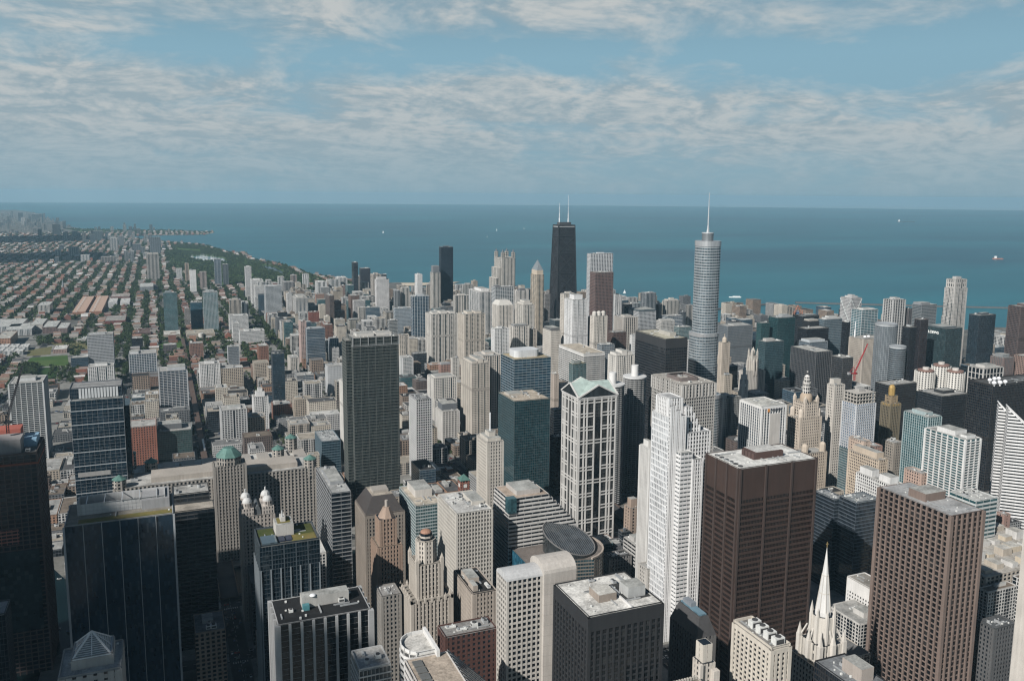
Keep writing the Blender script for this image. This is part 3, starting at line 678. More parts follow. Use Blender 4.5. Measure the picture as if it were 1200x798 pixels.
B(399, 400, 411, 335, 70, mod('tapt', wall=(.32, .19, .15)), 'brick-red block behind the off-white gridded tower', **apt)
B(434, 435.5, 440, 356, 70, 'capt', 'small pale tower squeezed beside the tall pale slab', **apt)
B(454, 456, 466, 376, 90, mod('grglass', wall=(.45, .44, .42)), 'white-topped dark glass block right of the tall pale slab', pent=P1, ph=4)
B(461, 463, 482, 362, 110, mod('gpier', wall=(.36, .40, .42), glass=GB), 'blue-grey ribbed office slab left of the dark striped tower', pent=P1, ph=4)
B(461, 463, 469, 341, 115, mod('gapt', wall=(.34, .34, .34)), 'left dark and white tower near the lake hook', **apt)
B(469, 471, 480, 338, 121, mod('capt', wall=(.50, .46, .40)), 'right cream and dark tower near the lake hook', **apt)
B(486, 489, 495, 322, 139, mod('wgrid', sh=2.2), 'thin white tower standing clear against the lake', pent=P1, ph=3, **apt)
B(499, 500.5, 505, 334, 110, mod('capt', wall=(.42, .35, .28)), 'small tan tower between the thin white tower and the stone one', **apt)
B(504, 507, 516, 320, 165, 'capt', 'stone tower with a dark mansard cap beside the tall black slab', pent=(.1, .9, .1, .9), pcl=(.16, .17, .18), ph=22, **apt)
B(514.5, 517, 531, 290, 244, mod('dkglass', wall=(.05, .06, .075), glass=(.012, .02, .03)), 'tall thin black glass slab standing against the lake', pent=P1, ph=4, **apt)
B(481.5, 484, 503, 348, 159, mod('blglass', wall=(.42, .45, .47), bay=7, pw=1.2, pd=.8, sh=.4, glass=(.012, .035, .055)), 'dark blue tower with white vertical stripes', pent=P1)
B(499, 505, 536, 369, 133, mod('capt', wall=(.54, .50, .44), bay=3.6, skip=(4, (2,)), pd=.9), 'broad cream tower with deep vertical window strips', pent=[(.1, .3, .2, .8), (.4, .65, .2, .8), (.75, .95, .2, .8)], ph=[4, 6, 4], **apt)
B(537, 544, 568, 369, 143, mod('tapt', wall=(.52, .45, .36), bay=3.4, skip=(4, (2,)), pd=.9), 'tan-cream tower of stepped bays right of the broad cream tower', pent=[(.2, .45, .2, .8), (.6, .9, .2, .8)], ph=6, **apt)
B(531, 533, 550, 347, 123, mod('capt', bay=8, pw=3.2), 'cream tower with dark window columns behind the tan-cream tower', pent=P1, **apt)
B(541, 543, 554, 334, 133, mod('capt', wall=(.44, .42, .38)), 'grey-beige tower top against the lake left of the white lantern tower', pent=P1, **apt)
B(549, 562, 577, 343, 160, mod('wapt', wall=(.62, .60, .57)), 'white residential tower with blue glass at its right end', pent=(.3, .9, .2, .8), ph=8, **apt)
B(576, 580, 602, 337, 176, mod('grglass', wall=(.58, .59, .59), pw=1., bay=5), 'white-framed glass tower just below the lantern-topped tower', pent=(.1, .3, .3, .9), pcl=(.14, .14, .15))
B(602, 606, 620, 341, 158, mod('capt', wall=(.54, .50, .45), sh=2.0), 'cream tower with a small dark cap left of the pointed tan tower', pent=(.3, .7, .2, .8), pcl=(.15, .15, .16), ph=6, **apt)
B(604, 613, 626, 358, 155, 'capt', 'cream postmodern tower with an arched glass top, left of the pointed tan tower', pent=[(.1, .9, .1, .9), (.25, .75, .2, .8)], ph=[5, 10], **apt)
B(576, 579, 596.5, 386, 132, mod('wapt', bay=3.6), 'white balcony tower below the pitched-roof tower', pent=(.3, .6, .3, .7), **apt)
B(596.5, 601, 620, 383, 129, mod('capt', wall=(.58, .53, .46)), 'cream tower with zigzag white balconies in the middle', pent=(.1, .9, .1, .9), pcl=(.2, .2, .2), ph=4, **apt)
B(620, 621.5, 629, 386, 120, 'tapt', 'narrow beige tower right of the zigzag balcony tower', **apt)
B(636.5, 645.5, 657, 388, 130, mod('cgrid', wall=(.50, .45, .38), sh=2.4), 'beige tower with a dark roof band in front of the black tapered tower', pent=(.05, .95, .05, .95), pcl=(.12, .12, .12), ph=6)
B(644, 650, 664, 376, 117, mod('dkglass', wall=(.16, .20, .22)), 'dark stepped glass block at the foot of the black tapered tower')
B(657, 659, 674, 345, 200, mod('capt', wall=(.54, .48, .40)), 'cream tower behind the white gridded tower, right of the black tapered tower', pent=P1, **apt)
B(662, 671, 689, 352, 200, mod('wapt', bay=3.0, wall=(.64, .63, .61)), 'white finely gridded tower in front of the black tapered tower', pent=(.2, .75, .2, .8), ph=10, **apt)
B(688, 690, 695, 372, 140, mod('dkglass', wall=(.14, .16, .18)), 'thin dark glass tower between the white gridded and cream curved-top towers')
B(637.5, 639, 645, 345, 140, mod('gpier', wall=(.28, .26, .24)), 'grey stone tower with a beacon dome peeping left of the black tapered tower', pent=(.2, .8, .2, .8), ph=9)
# --- far right of centre
B(718.5, 722, 724.5, 346, 146, 'wapt', 'left pale slab of two against the lake by the brown tower', **apt)
B(724.5, 726, 729, 346.5, 145, 'wapt', 'right pale slab of two against the lake by the brown tower', **apt)
B(728, 730, 751, 357, 114, 'black', 'low dark block on the lake shore', **mid)
B(741, 743, 751, 356, 120, mod('gapt', wall=(.34, .37, .38)), 'pale grey glass block before the grey lakeside slab', **mid)
B(751, 757, 769, 344, 146, mod('gapt', wall=(.30, .32, .34)), 'grey slab tower standing clear on the lake shore', pent=(.5, .8, .3, .7), ph=3, **apt)
B(776.5, 782, 796.5, 353, 119, mod('capt', wall=(.47, .43, .37)), 'cream tower with a stepped top on the lake shore', pent=[(.1, .9, .1, .9), (.35, .65, .3, .7)], ph=[4, 8], **apt)
B(769, 770.5, 776, 357, 112, 'black', 'narrow dark tower left of the stepped cream lakeside tower', **mid)
B(796, 797.5, 804, 366, 95, mod('gapt', wall=(.12, .12, .13)), 'small dark block right of the stepped cream lakeside tower', **mid)
B(804, 806, 812, 358, 110, mod('tapt', wall=(.42, .38, .33)), 'narrow pale tower beside the silver spired tower', **apt)
B(736.5, 749, 769, 366, 112, mod('wgrid', wall=(.46, .47, .47), bay=4), 'pale gridded block with a dark slanted roof', pent=(.02, .98, .05, .95), pcl=(.07, .09, .10), ph=6)
B(720.5, 731, 747, 373, 129, mod('gpier', wall=(.40, .36, .31), bay=5, pw=2.2, pd=1.2), 'grey-beige tower with deep vertical slots', pent=P1)
B(712, 714, 734, 390, 108, mod('brick', wall=(.10, .065, .055)), 'dark maroon block below the brown tower', **mid)
B(769, 772, 791, 377, 98, mod('cgrid', wall=(.46, .44, .40), bay=4, pw=1.8), 'grey stone block with a vaulted roof behind the flat black tower', pent=(.05, .95, .3, .7), ph=5)
B(790, 793, 810, 384, 95, mod('tlglass', wall=(.36, .40, .38)), 'pale green glass block behind the flat black tower', **mid)
B(776, 778, 800, 371, 95, mod('gband', wall=(.40, .41, .41)), 'grey banded building behind the vaulted stone block', **mid)
B(738.5, 740.5, 746, 393, 120, mod('wgrid', sh=2.4), 'narrow blank white tower left of the flat black tower')
B(800, 805, 810, 400, 120, 'wgrid', 'narrow white strip of a tower right of the flat black tower')
B(700, 702, 720, 405, 121, mod('gband', wall=(.36, .37, .37)), 'grey round-topped office with rooftop domes', pent=[(.1, .4, .2, .8), (.6, .9, .2, .8)], ph=3)
B(713, 722, 743, 418, 155, mod('wapt', wall=(.62, .58, .51), bay=3.2), 'cream tower with a castle-like white top behind the round twin towers', pent=[(.05, .3, .1, .9), (.35, .65, .1, .9), (.7, .95, .1, .9)], ph=[5, 9, 6], **apt)
B(655, 684, 709, 415, 115, mod('wband', wall=(.56, .54, .50)), 'white banded office block behind the green-roofed tower', top=6, roof=(.52, .46, .38), units=4)
B(667, 669, 687, 427, 145, mod('tlglass', wall=(.24, .27, .25)), 'small grey-green glass block in front of the white banded office', roof=(.45, .40, .28), pent=(.1, .6, .2, .8))
B(645.5, 647, 654.5, 439, 117, mod('tapt', wall=(.42, .34, .27), bay=3), 'thin tan tower left of the green-roofed tower', **apt)
B(645, 647, 659, 481, 88, mod('wband', wall=(.5, .49, .46)), 'white banded block low behind the dark green glass tower', **mid)
B(645, 647, 660, 513, 84, 'black', 'black block low between the dark green glass tower and the green-roofed tower', **mid)
# --- upper right
B(842, 853, 882, 383, 120, mod('gpier', wall=(.16, .175, .185), glass=GB), 'wide slate-grey slab hotel right of the silver spired tower', pent=(.3, .9, .2, .8), pcl=(.4, .4, .38), ph=3, units=3)  # wall colour darkened in place of a shadow over these towers
B(887, 889, 902, 379, 150, mod('tlglass', wall=(.06, .10, .10), glass=(.015, .05, .055)), 'dark green glass slab left of the big dark teal tower')
B(889, 897, 918.5, 401, 141, mod('tlglass', wall=(.08, .12, .13), glass=(.012, .035, .045)), 'dark teal glass tower with a pale roof unit behind the gothic stone tower', pent=(.15, .6, .3, .8), pcl=(.4, .38, .35), ph=5, **apt)
B(901, 912, 932, 373, 160, mod('tlglass', wall=(.035, .065, .07), glass=(.008, .035, .04)), 'big dark teal glass tower with rooftop plant behind the black office slab', pent=[(.3, .95, .2, .8), (.4, .8, .3, .7)], ph=[3, 6], pcl=(.3, .32, .33))
B(931, 934, 960, 371, 150, mod('black', wall=(.03, .035, .04)), 'wide dark slab under the orange lattice frame', pent=(.3, .9, .2, .8), pcl=(.12, .13, .14), ph=3)
B(941, 943, 960, 377, 148, mod('black', wall=(.04, .04, .042)), 'dark block with a pale flat roof band', pent=(.05, .95, .1, .9), pcl=(.42, .38, .32), ph=4)
B(959, 966, 987, 375, 148, mod('blglass', wall=(.30, .35, .38), glass=(.02, .045, .06)), 'blue-grey glass tower with a white stepped roof', pent=[(.15, .9, .1, .9), (.3, .75, .2, .8)], ph=[4, 7], pcl=(.5, .5, .48))
B(935, 937, 971, 386, 138, 'black', 'long low black slab with white roof units', units=6)
B(936.5, 939, 970, 402, 136, mod('blglass', wall=(.36, .41, .44), glass=(.02, .04, .06)), 'slate-blue block with a pale boxed roof', pent=(.05, .9, .1, .9), ph=5, pcl=(.42, .46, .48))
B(927.5, 956.5, 975, 413, 133, mod('gpier', wall=(.10, .10, .102), bay=4., pw=.7, sh=1.0), 'black office slab with pale edge ribs and white roof', roof=(.5, .49, .46), units=7)  # wall also darkened to stand in for shadow on this cluster
B(975, 988, 996, 420, 128, mod('dkglass', wall=(.17, .16, .15)), 'dark block with a brown corner pier right of the black office slab', w=24)
B(987, 989, 997, 378, 148, 'black', 'black narrow tower left of the diagonal-braced tower')
B(998, 1001, 1029, 364, 188, mod('tlglass', wall=(.50, .52, .52), pw=.5, bay=8, sh=.8, glass=(.03, .085, .10)), 'teal glass tower with a white frame, below the diagonal-braced tower', pent=(.2, .9, .2, .8), ph=3, pcl=(.55, .55, .52))
B(1058, 1060, 1075, 384, 170, 'black', 'black slab behind the round glass towers')
B(1072, 1075, 1088, 375, 185, mod('dkglass', wall=(.09, .065, .06)), 'tall dark brown-black slab left of the lit-sign hotel tower')
B(1036, 1040, 1061, 352, 182, mod('wpier', wall=(.42, .41, .39), bay=7, pw=2., pd=1.), 'grey-white ribbed tower against the lake', pent=(.3, .7, .2, .8))
B(1060, 1062, 1069, 362, 160, mod('gapt', wall=(.12, .11, .11)), 'dark tower between the ribbed tower and the stepped grey tower', **apt)
B(1069, 1074, 1098, 358, 159, mod('grglass', wall=(.28, .30, .31)), 'grey stepped tower with a flat overhanging roof against the lake', pent=(.0, .6, .1, .9), ph=6, pcl=(.22, .23, .24), **apt)
B(1136, 1148, 1167, 370, 169, mod('dkglass', wall=(.05, .06, .07), glass=(.012, .022, .03)), 'dark glass tower with faceted sides right of the crowned tower', pent=(.3, .75, .3, .7), ph=4)
B(1182, 1187, 1230, 360, 191, mod('brownp', wall=(.10, .075, .07), bay=3), 'dark brown speckled tower at the right edge of the skyline', pent=(.2, .6, .2, .8))
B(1135, 1138, 1176, 433, 140, mod('cgrid', wall=(.46, .44, .40), bay=8, pw=1.4, sh=1.2, fl=9), 'white-framed block with dark glass bays behind the black radome-topped building', pent=(.2, .75, .2, .8), ph=5)
B(1161, 1165, 1189, 420, 124, mod('brick', wall=(.16, .12, .11), glass=GT), 'maroon and teal banded block behind the white-framed block', pent=(.15, .75, .2, .8), pcl=(.2, .21, .21), ph=6)
B(1189, 1191, 1230, 419, 126, mod('cgrid', wall=(.26, .18, .15)), 'brown stone block at the right edge below the speckled tower')
B(1061, 1063, 1096, 451, 88, mod('brick', wall=(.36, .21, .14)), 'low orange-tan roofed block left of the white lobed hotel', roof=(.42, .33, .26), **mid)
B(1026, 1028, 1074, 452, 118, mod('black', wall=(.035, .033, .032)), 'black office block behind the gold-tipped green tower', units=4)
B(1076.5, 1104, 1136, 465, 118, mod('black', wall=(.030, .032, .035)), 'black ribbed office block left of the radome-topped building', units=5, pent=(.3, .7, .3, .7))
b_ = B(1135, 1163.5, 1230, 453, 153, mod('black', wall=(.030, .028, .028), bay=3, pw=.5), 'large black office block with six white radomes on its roof', units=0, roof=(.10, .10, .10), par=2)
RADOME = b_
B(970, 974, 990, 452, 160, mod('stone', wall=(.52, .47, .40)), 'cream stone setback tower left of the half-built concrete tower', pent=(.1, .8, .3, .9), ph=8)
B(852, 856, 868.5, 466, 92, mod('ggrid', wall=(.22, .22, .21)), 'grey mid-rise in shade left of the white marble office', **mid)
B(1060, 1088, 1090, 490, 146, mod('tlglass', wall=(.30, .40, .40), bay=3.4, pw=.7, pd=.5), 'teal glass condominium joined to the white-framed one', w=22, pent=(.2, .7, .2, .8), **apt)
B(1085, 1131.7, 1149, 516, 150, mod('wbalc', glass=GT, bay=8, pw=1.1, sh=.7), 'white-framed condominium tower with teal windows and roof garden', pent=[(.1, .9, .3, .75), (.2, .8, .05, .2)], ph=[6, 4], units=4, **apt)
B(995, 1030, 1040, 540, 104, mod('cgrid', wall=(.50, .39, .27)), 'tan terracotta building with an arched crown', pent=(.1, .9, .1, .9), ph=8)
B(995, 1012, 1020, 518, 116, mod('brick', wall=(.50, .36, .26)), 'pinkish tan blank-sided block behind the arched-crown building')
B(1014, 1020, 1034, 524, 104, mod('brick', wall=(.34, .18, .13)), 'red brick block in front of the gold-tipped tower', **mid)
B(1034, 1048, 1059, 520, 88, mod('stone', wall=(.28, .24, .19)), 'low shaded stone wing under the gold-tipped tower', **mid)
B(1004, 1046, 1060, 570, 104, mod('wgrid', wall=(.60, .59, .56)), 'long white building with two blank roof boxes', pent=[(.1, .7, .6, .95), (.1, .8, .1, .4)], ph=8, pcl=(.62, .61, .58))
B(1060, 1080, 1089, 556, 98, mod('brick', wall=(.46, .30, .22)), 'pinkish brick block with cluttered roof below the teal condominium', units=5, **mid)
B(1113, 1144, 1169, 588, 108, mod('wband', wall=(.46, .48, .46), fl=4.5, glass=GT), 'low terraced glass block behind the brown ribbed tower', units=4, roof=(.55, .55, .53))
B(1168, 1172, 1184, 604, 75, mod('brick', wall=(.34, .19, .14)), 'small brick block under the slanted white-striped tower', **mid)
B(955, 978, 990, 586, 100, mod('dkglass', wall=(.07, .09, .11), sh=.9), 'left dark blue glass block beside the rust-brown tower', units=4, roof=(.3, .31, .32))
B(984, 990, 1031, 590, 104, mod('dkglass', wall=(.08, .10, .12), sh=.9), 'right dark blue glass block before the brown ribbed tower', units=5, roof=(.28, .30, .31))
B(870, 872, 893, 545, 30, mod('stone', wall=(.3, .27, .23)), 'low shaded stone block by the river', **mid)
# --- middle
B(369, 377, 399, 518, 65, mod('blglass', wall=(.12, .17, .20), glass=(.010, .030, .045), sh=.9), 'dark navy glass block with grey roof plant left of the dark riverside slab', units=6, roof=(.42, .43, .43))
B(398, 406.5, 412, 453, 125, mod('capt', wall=(.60, .57, .51), bay=3), 'white balcony tower edge showing left of the dark riverside slab', w=24, **apt)
B(479.5, 487.5, 506, 469, 122, mod('ggrid', wall=(.50, .50, .49), bay=3.2, pw=1.0, sh=1.3), 'white slab tower with a raked blank top right of the dark riverside slab', units=3, roof=(.2, .2, .2), **apt)
B(511, 518.5, 538, 483, 55, mod('wpier', wall=(.56, .53, .48)), 'white striped block with a slate roof box', pent=(.1, .98, .3, .95), ph=11, pcl=(.12, .13, .14))
B(501, 508, 535, 444, 78, mod('wapt', wall=(.60, .56, .50), bay=4), 'white apartment block of faceted bays behind the slate-topped block', pent=(.1, .9, .1, .9), ph=3, **apt)
B(540.5, 553, 573.5, 427, 137, mod('tapt', wall=(.50, .44, .36), bay=2.6, pw=1.0), 'tall tan tower with a stepped white top in the middle', pent=[(.05, .35, .1, .9), (.4, .7, .1, .9), (.75, .95, .1, .9)], ph=[4, 7, 4], **apt)
B(556, 566, 587, 418, 135, mod('capt', wall=(.52, .46, .39)), 'tan slab tower half hidden behind the stepped-top tan tower', pent=P1, **apt)
B(528.5, 530, 538, 420, 70, mod('capt', wall=(.52, .48, .42)), 'slim cream tower behind the faceted white block', **apt)
B(514, 516, 529, 428, 45, mod('brick', wall=(.34, .18, .13)), 'red brick block with a grey roof behind the faceted white block', pent=(.1, .9, .1, .9), pcl=(.3, .3, .31), ph=5, **mid)
B(466.5, 468, 479, 393, 86, mod('capt', wall=(.55, .48, .39)), 'cream blank-sided tower behind the dark riverside slab', **apt)
B(468, 472, 484, 420, 62, mod('wapt', wall=(.52, .51, .49), glass=GT), 'white tower with a teal glazed bay beside the dark riverside slab', **apt)
B(482, 484, 500, 415, 45, mod('dkglass', wall=(.13, .14, .15)), 'dark low glass block below the dark striped tower', **mid)
B(584, 603, 644.5, 471, 155, mod('tlglass', wall=(.075, .10, .105), glass=(.008, .034, .042), bay=2.6, fl=3.4, pw=.2), 'dark green glass tower with a flat beige roof', roof=(.50, .43, .35), pent=(.1, .5, .55, .85), ph=3, units=5, pcl=(.4, .36, .3))
B(587, 602.5, 645.5, 422, 190, mod('blglass', wall=(.26, .31, .33), glass=(.010, .035, .055), sh=.7, bay=6), 'blue glass office tower with a white oval roof house', roof=(.46, .38, .25), units=0)
B(468, 487, 518, 594, 112, mod('tlglass', wall=(.36, .42, .42), glass=(.02, .06, .065), sh=1.2), 'pale teal banded glass office with a beige flat roof', roof=(.54, .48, .40), pent=(.25, .9, .4, .9), ph=8, pcl=(.52, .48, .42))
B(513.5, 535, 577, 603, 126, mod('cgrid', wall=(.50, .46, .39), bay=2.9, fl=3.9), 'cream concrete grid office with a pale roof', roof=(.56, .55, .53), pent=(.6, .95, .3, .8), ph=4, units=6)
B(416, 428, 474, 605, 104, mod('stone', wall=(.24, .205, .17)), 'tan office with a dark sloping mansard roof', roof=(.10, .09, .085), units=0, top=3)
MANS = HAND[-1]
B(532, 554, 582, 697, 99, mod('stone', wall=(.40, .33, .26), bay=2.8), 'brown-roofed stone block with plant on its black roof, in front of the cream grid office', roof=(.035, .034, .034), pent=[(.15, .6, .4, .8), (.1, .3, .1, .35)], ph=5, units=6)
B(470, 474, 522, 792, 96, mod('stone', wall=(.28, .25, .21)), 'low stone block in front of the stepped cream tower', **mid)
B(513, 522, 582, 748, 116, mod('brick', wall=(.085, .040, .032)), 'dark red brick block with white parapet in the bottom middle', roof=(.30, .29, .28), units=4)
B(440, 447, 470, 700, 88, mod('stone', wall=(.25, .23, .20)), 'grey low block beside the terracotta tower', roof=(.30, .29, .28), **mid)
B(370.5, 388, 411, 579, 115, mod('wband', wall=(.27, .28, .285), fl=4.2, sh=.8, glass=GD), 'slender dark office slab with white edge fins', roof=(.42, .42, .41), pent=(.2, .9, .3, .8), ph=4, units=3)
B(732, 736, 757, 596, 60, mod('stone', wall=(.34, .24, .17), bay=6, pw=3), 'brown stepped concrete building right of the green-roofed tower', pent=(.1, .5, .2, .8), ph=10)
B(706, 712, 740, 655, 45, mod('stone', wall=(.2, .19, .18)), 'low dark block beside the sliced glass drum', roof=(.05, .05, .05), **mid)
B(731, 745, 762, 640, 55, mod('wband', wall=(.42, .40, .37)), 'low grey block with railings right of the sliced glass drum', pent=(.2, .7, .4, .8), **mid)
B(748, 758, 775, 668, 60, mod('stone', wall=(.46, .43, .38)), 'low cream block at the foot of the white crowned tower', **mid)
b_ = B(559, 571, 590, 519, 138, mod('stone', wall=(.50, .45, .375), bay=3.2, pw=1.8), 'cream stone deco tower with a thin mast left of the dark green glass tower', pent=[(.1, .9, .1, .9), (.3, .7, .3, .7)], ph=[4, 9], units=0)
b_.part('mast', MB().prism(circle(0, 0, .7, 8), 147, 168), plain('white_paint', (.7, .7, .7), .5))
# --- foreground
b_ = B(317.5, 325.5, 434, 733, 155, mod('wpier', wall=(.36, .36, .35), bay=7.4, pw=1.5, pd=1.6, sh=.1, sd=.02, glass=(.006, .008, .010)), 'black-roofed tower with broad pale grey columns', roof=(.022, .022, .023), pent=(.30, .82, .48, .74), ph=7, pcl=(.40, .38, .34), units=2, stain=.35, par=.5)
BLACKROOF = b_
b_ = B(298, 304, 374.5, 642, 150, mod('blglass', wall=(.05, .065, .075), glass=(.005, .012, .018), bay=2.2, pw=.2, big=(4, 4)), 'dark glass tower with a green planted roof', roof=(.16, .155, .14), units=0, par=1.6)
GREENROOF = b_
b_ = B(650.5, 690, 776.5, 724, 160, mod('black', wall=(.024, .025, .027), bay=4.4, pw=1.4, sh=1.2, pd=.7, sd=.3, glass=(.010, .012, .014)), 'dark charcoal square tower with a stained white roof', roof=(.74, .72, .68), units=0, top=9, par=1.0, stain=.6)
CHARCOAL = b_
b_ = B(828, 866.5, 957.5, 550, 198, mod('brownp', wall=BROWN, bay=26.5/18, pw=.18, sh=1.75, fl=4.6, pd=.18, sd=.55, glass=(.010, .009, .009), wr=.55), 'rust-brown steel tower with a white roof and three wide bays', roof=(.74, .73, .70), units=0, top=26, par=.8)
DALEY = b_
b_ = B(1031, 1114.7, 1152, 605, 170, mod('cgrid', wall=(.185, .138, .115), bay=5.6, pw=1.35, sh=1.25, fl=4.4, pd=1.3, sd=.08, glass=(.008, .008, .009)), 'brown granite tower with square windows between thick ribs', roof=(.40, .40, .40), pent=(.18, .82, .42, .66), ph=7, units=0, par=.6)
B(993, 1037, 1058, 700, 58, mod('wgrid', wall=(.66, .64, .60), bay=3.2, pw=1.7, sh=1.8, pd=.2, sd=.15), 'white panelled slab half hidden by the brown granite tower', roof=(.30, .28, .25), units=3, top=12)
B(955, 1004, 1040, 810, 121, 'black', 'black-roofed dark block at the bottom beside the church spire', roof=(.22, .23, .24), pent=(.35, .75, .15, .6), ph=9, pcl=(.36, .30, .25), units=1)
B(1145, 1160, 1192, 738, 66, mod('stone', wall=(.10, .10, .10)), 'low dark flat-roofed block right of the brown granite tower', roof=(.10, .105, .11), units=3)
B(765, 868.5, 893, 478, 150, 'wpier', 'x') if False else None
b_ = B(868, 893, 921, 477, 150, mod('wpier', wall=(.64, .63, .60), bay=4.2, pw=1.3, pd=.8, sh=.4, sd=.1, glass=(.03, .045, .06)), 'white marble slab office with vertical stripes and a blank centre panel', roof=(.55, .54, .50), units=1, top=3)
MARBLE = b_
b_ = B(859.5, 904, 926.5, 762, 130, mod('cpier', wall=(.54, .475, .38), bay=4.2, pw=1.8, pd=.6, sh=1.6), 'cream stone office with white cooling units on its roof', roof=(.26, .25, .235), units=0, top=3, par=2.2)
COOLING = b_
# ------------------------------------------------------------------ landmark buildings with shapes of their own
METAL = plain('painted_steel', (.55, .56, .56), .45, .4); DKMET = plain('dark_steel', (.05, .05, .055), .5, .3)
GREENCU = plain('green_copper', (.085, .17, .145), .55, .1, var=.25, scale=.15); MOSS = grassm('moss_roof', (.10, .11, .03), (.20, .15, .06))
def tower(name, cat, label, rect, H, st, roof=None, **k):
    b = T(name, cat, label, rect, H); b.st = ST[st] if isinstance(st, str) else st
    if roof is not False: b.block(rect, 0, H, b.st, roof=roof or (.4, .39, .37), **k)
    return b
def mast(b, x, y, z0, z1, w0=1.2, name='mast', m=None):
    mb = MB(); n = 6; zs = [z0+(z1-z0)*i/4 for i in range(5)]
    for i in range(4): mb.prism(circle(x-b.ox, y-b.oy, w0*(1-i*.2), n), zs[i], zs[i+1]+.01, 0, True)
    return b.part(name, mb, m or METAL)
# tapered black tower with two antennas
c = at(655.5, 264, 330); r = (c.x, c.x+44, c.y, c.y+30); cx_, cy_ = (r[0]+r[2])/2, 0
b = T('tapered_tower', 'skyscraper', 'tapered black tower with cross bracing and two white antennas', (c.x-7, c.x+51, c.y-12, c.y+42), 344); q1 = b.lr(r); q0 = (q1[0]-6.5, q1[1]+6.5, q1[2]-11, q1[3]+11)
hs = S((.022, .023, .026), (.010, .012, .016), 2.2, 3.6, .9, 1.5, 0, 0)
b.part('body', MB().prism(rp(q0), 0, 344, pts2=rp(q1)), facade(hs))
def lerp_r(t_): return tuple(q0[i]+(q1[i]-q0[i])*t_ for i in range(4))
mb = MB(); zs = [0, 74, 142, 204, 262, 312, 344]
for a_, z_ in zip(zs, zs[1:]):
    ra, rb_ = rp(lerp_r(a_/344)), rp(lerp_r(z_/344))
    for i in range(4):
        j = (i+1) % 4
        if z_ < 330: mb.bar((*ra[i], a_), (*rb_[j], z_), 1.6); mb.bar((*ra[j], a_), (*rb_[i], z_), 1.6)
        mb.bar((*rb_[i], z_), (*rb_[j], z_), 1.8)
for i in range(4): mb.bar((*rp(q0)[i], 0), (*rp(q1)[i], 344), 2.2)
b.part('cross_bracing', mb, plain('black_steel', (.035, .036, .04), .5, .3))
b.part('roof', MB().rect(inset(q1, 1.5), 344, 345), roofm((.1, .1, .1))); b.part('penthouse', MB().rect(inset(q1, 7), 345, 352), wall((.06, .065, .07)))
b.part('roof_rim', MB().rect(inset(q1, -.6), 338, 341), wall((.3, .31, .31)))
for px in (657, 668.3):
    p = at(px, 262, 346); ax = q1[0]+9 if px < 660 else q1[1]-11; mb = MB()
    for z0_, z1_, w_ in ((352, 364, 1.4), (364, 378, .9), (378, 396, .5), (396, 408 if px < 660 else 431, .3)): mb.prism(circle(ax, (q1[2]+q1[3])/2, w_, 8), z0_, z1_)
    b.part('antenna', mb, plain('white_paint', (.7, .7, .7), .5))
b.root.scale = (1.15, 1.15, 330/344)
# silver tower with a spire
c = at(829.8, 283, 345)
b = T('spired_tower', 'skyscraper', 'silver rounded glass tower with a tall thin spire', (c.x-28, c.x+28, c.y-26, c.y+26), 345)
sv = S((.47, .50, .51), (.085, .11, .125), 3.2, 4.2, .14, 1.35, .12, .2, wr=.32, metal=.35, gr=.12)
R1, R2, R3 = (c.x-17, c.x+17, c.y-18, c.y+18), (c.x-21, c.x+18, c.y-20, c.y+19), (c.x-25, c.x+25, c.y-22, c.y+22)
b.block(rounded(R3, 14), 0, 108, sv, roof=(.3, .3, .3)); b.block(rounded(R2, 14), 108, 205, sv, 'middle_tier', roof=(.3, .3, .3)); b.block(rounded(R1, 13.5), 205, 345, sv, 'upper_tier', top=5, roof=(.35, .35, .36))
for z0_, z1_, rr in ((201, 206, R2), (104, 110, R3), (338, 346, R1)): b.part('steel_band', MB().prism(b.L(rounded(inset(rr, -.7), 14)), z0_, z1_), wall((.5, .5, .5), .35, .5))
b.part('penthouse', MB().prism(b.L(circle(c.x-1, c.y, 8.6, 20)), 345.5, 357), wall((.22, .24, .25), .4, .5)); b.part('penthouse_rim', MB().prism(b.L(circle(c.x-1, c.y, 9.2, 20)), 357, 358.5), METAL)
mast(b, c.x-1, c.y, 358, 372, 2.2, 'spire_base'); mast(b, c.x-1, c.y, 372, 418, 1.0, 'spire')
# black slab of the flat roof
b = B(745, 780.6, 805.5, 398, 212, mod('black', wall=(.035, .036, .038), bay=3, fl=4, pw=.35, sh=1.3, top=1), 'flat-topped black office tower with a pale roof left of the silver spired tower', roof=(.50, .47, .38), pent=(.55, .85, .25, .6), ph=6, pcl=(.40, .37, .31), units=3, top=13)
# white-grey marble tower, brown tower, pointed tan tower, lantern tower
B(688, 692, 718.5, 298, 255, mod('wpier', wall=(.56, .56, .56), bay=5, pw=2.2, pd=1.2, sh=.8), 'tall pale ribbed tower behind the brown tower by the lake', pent=(.35, .65, .3, .7), ph=4, **apt)
B(691.5, 698, 719, 320, 221, mod('brownp', wall=(.15, .10, .088), bay=4, pw=1.8, sh=1.7), 'brown-pink granite tower in front of the tall pale ribbed tower', top=3, **apt)
b = B(622, 629, 637.5, 322, 213, mod('capt', wall=(.50, .40, .28), bay=3.6), 'slender tan tower with a grey pyramid roof', roof=None, units=0, **apt)
q = b.lr(b.r); b.part('upper_tier', MB().rect(inset(q, 1.6), 213, 224), wall((.50, .40, .28))); b.part('roof', MB().hip(inset(q, 1.6), 224, 12, 5).cone(rp(inset(q, 6.6)), 236, (0, 0, 250)), plain('slate_roof', (.17, .19, .20), .6))
b = B(579, 588, 604, 303, 232, mod('capt', wall=(.54, .49, .42), bay=3.6), 'pale stone tower crowned by four dark-capped lanterns', units=0, **apt)
q = b.lr(b.r)
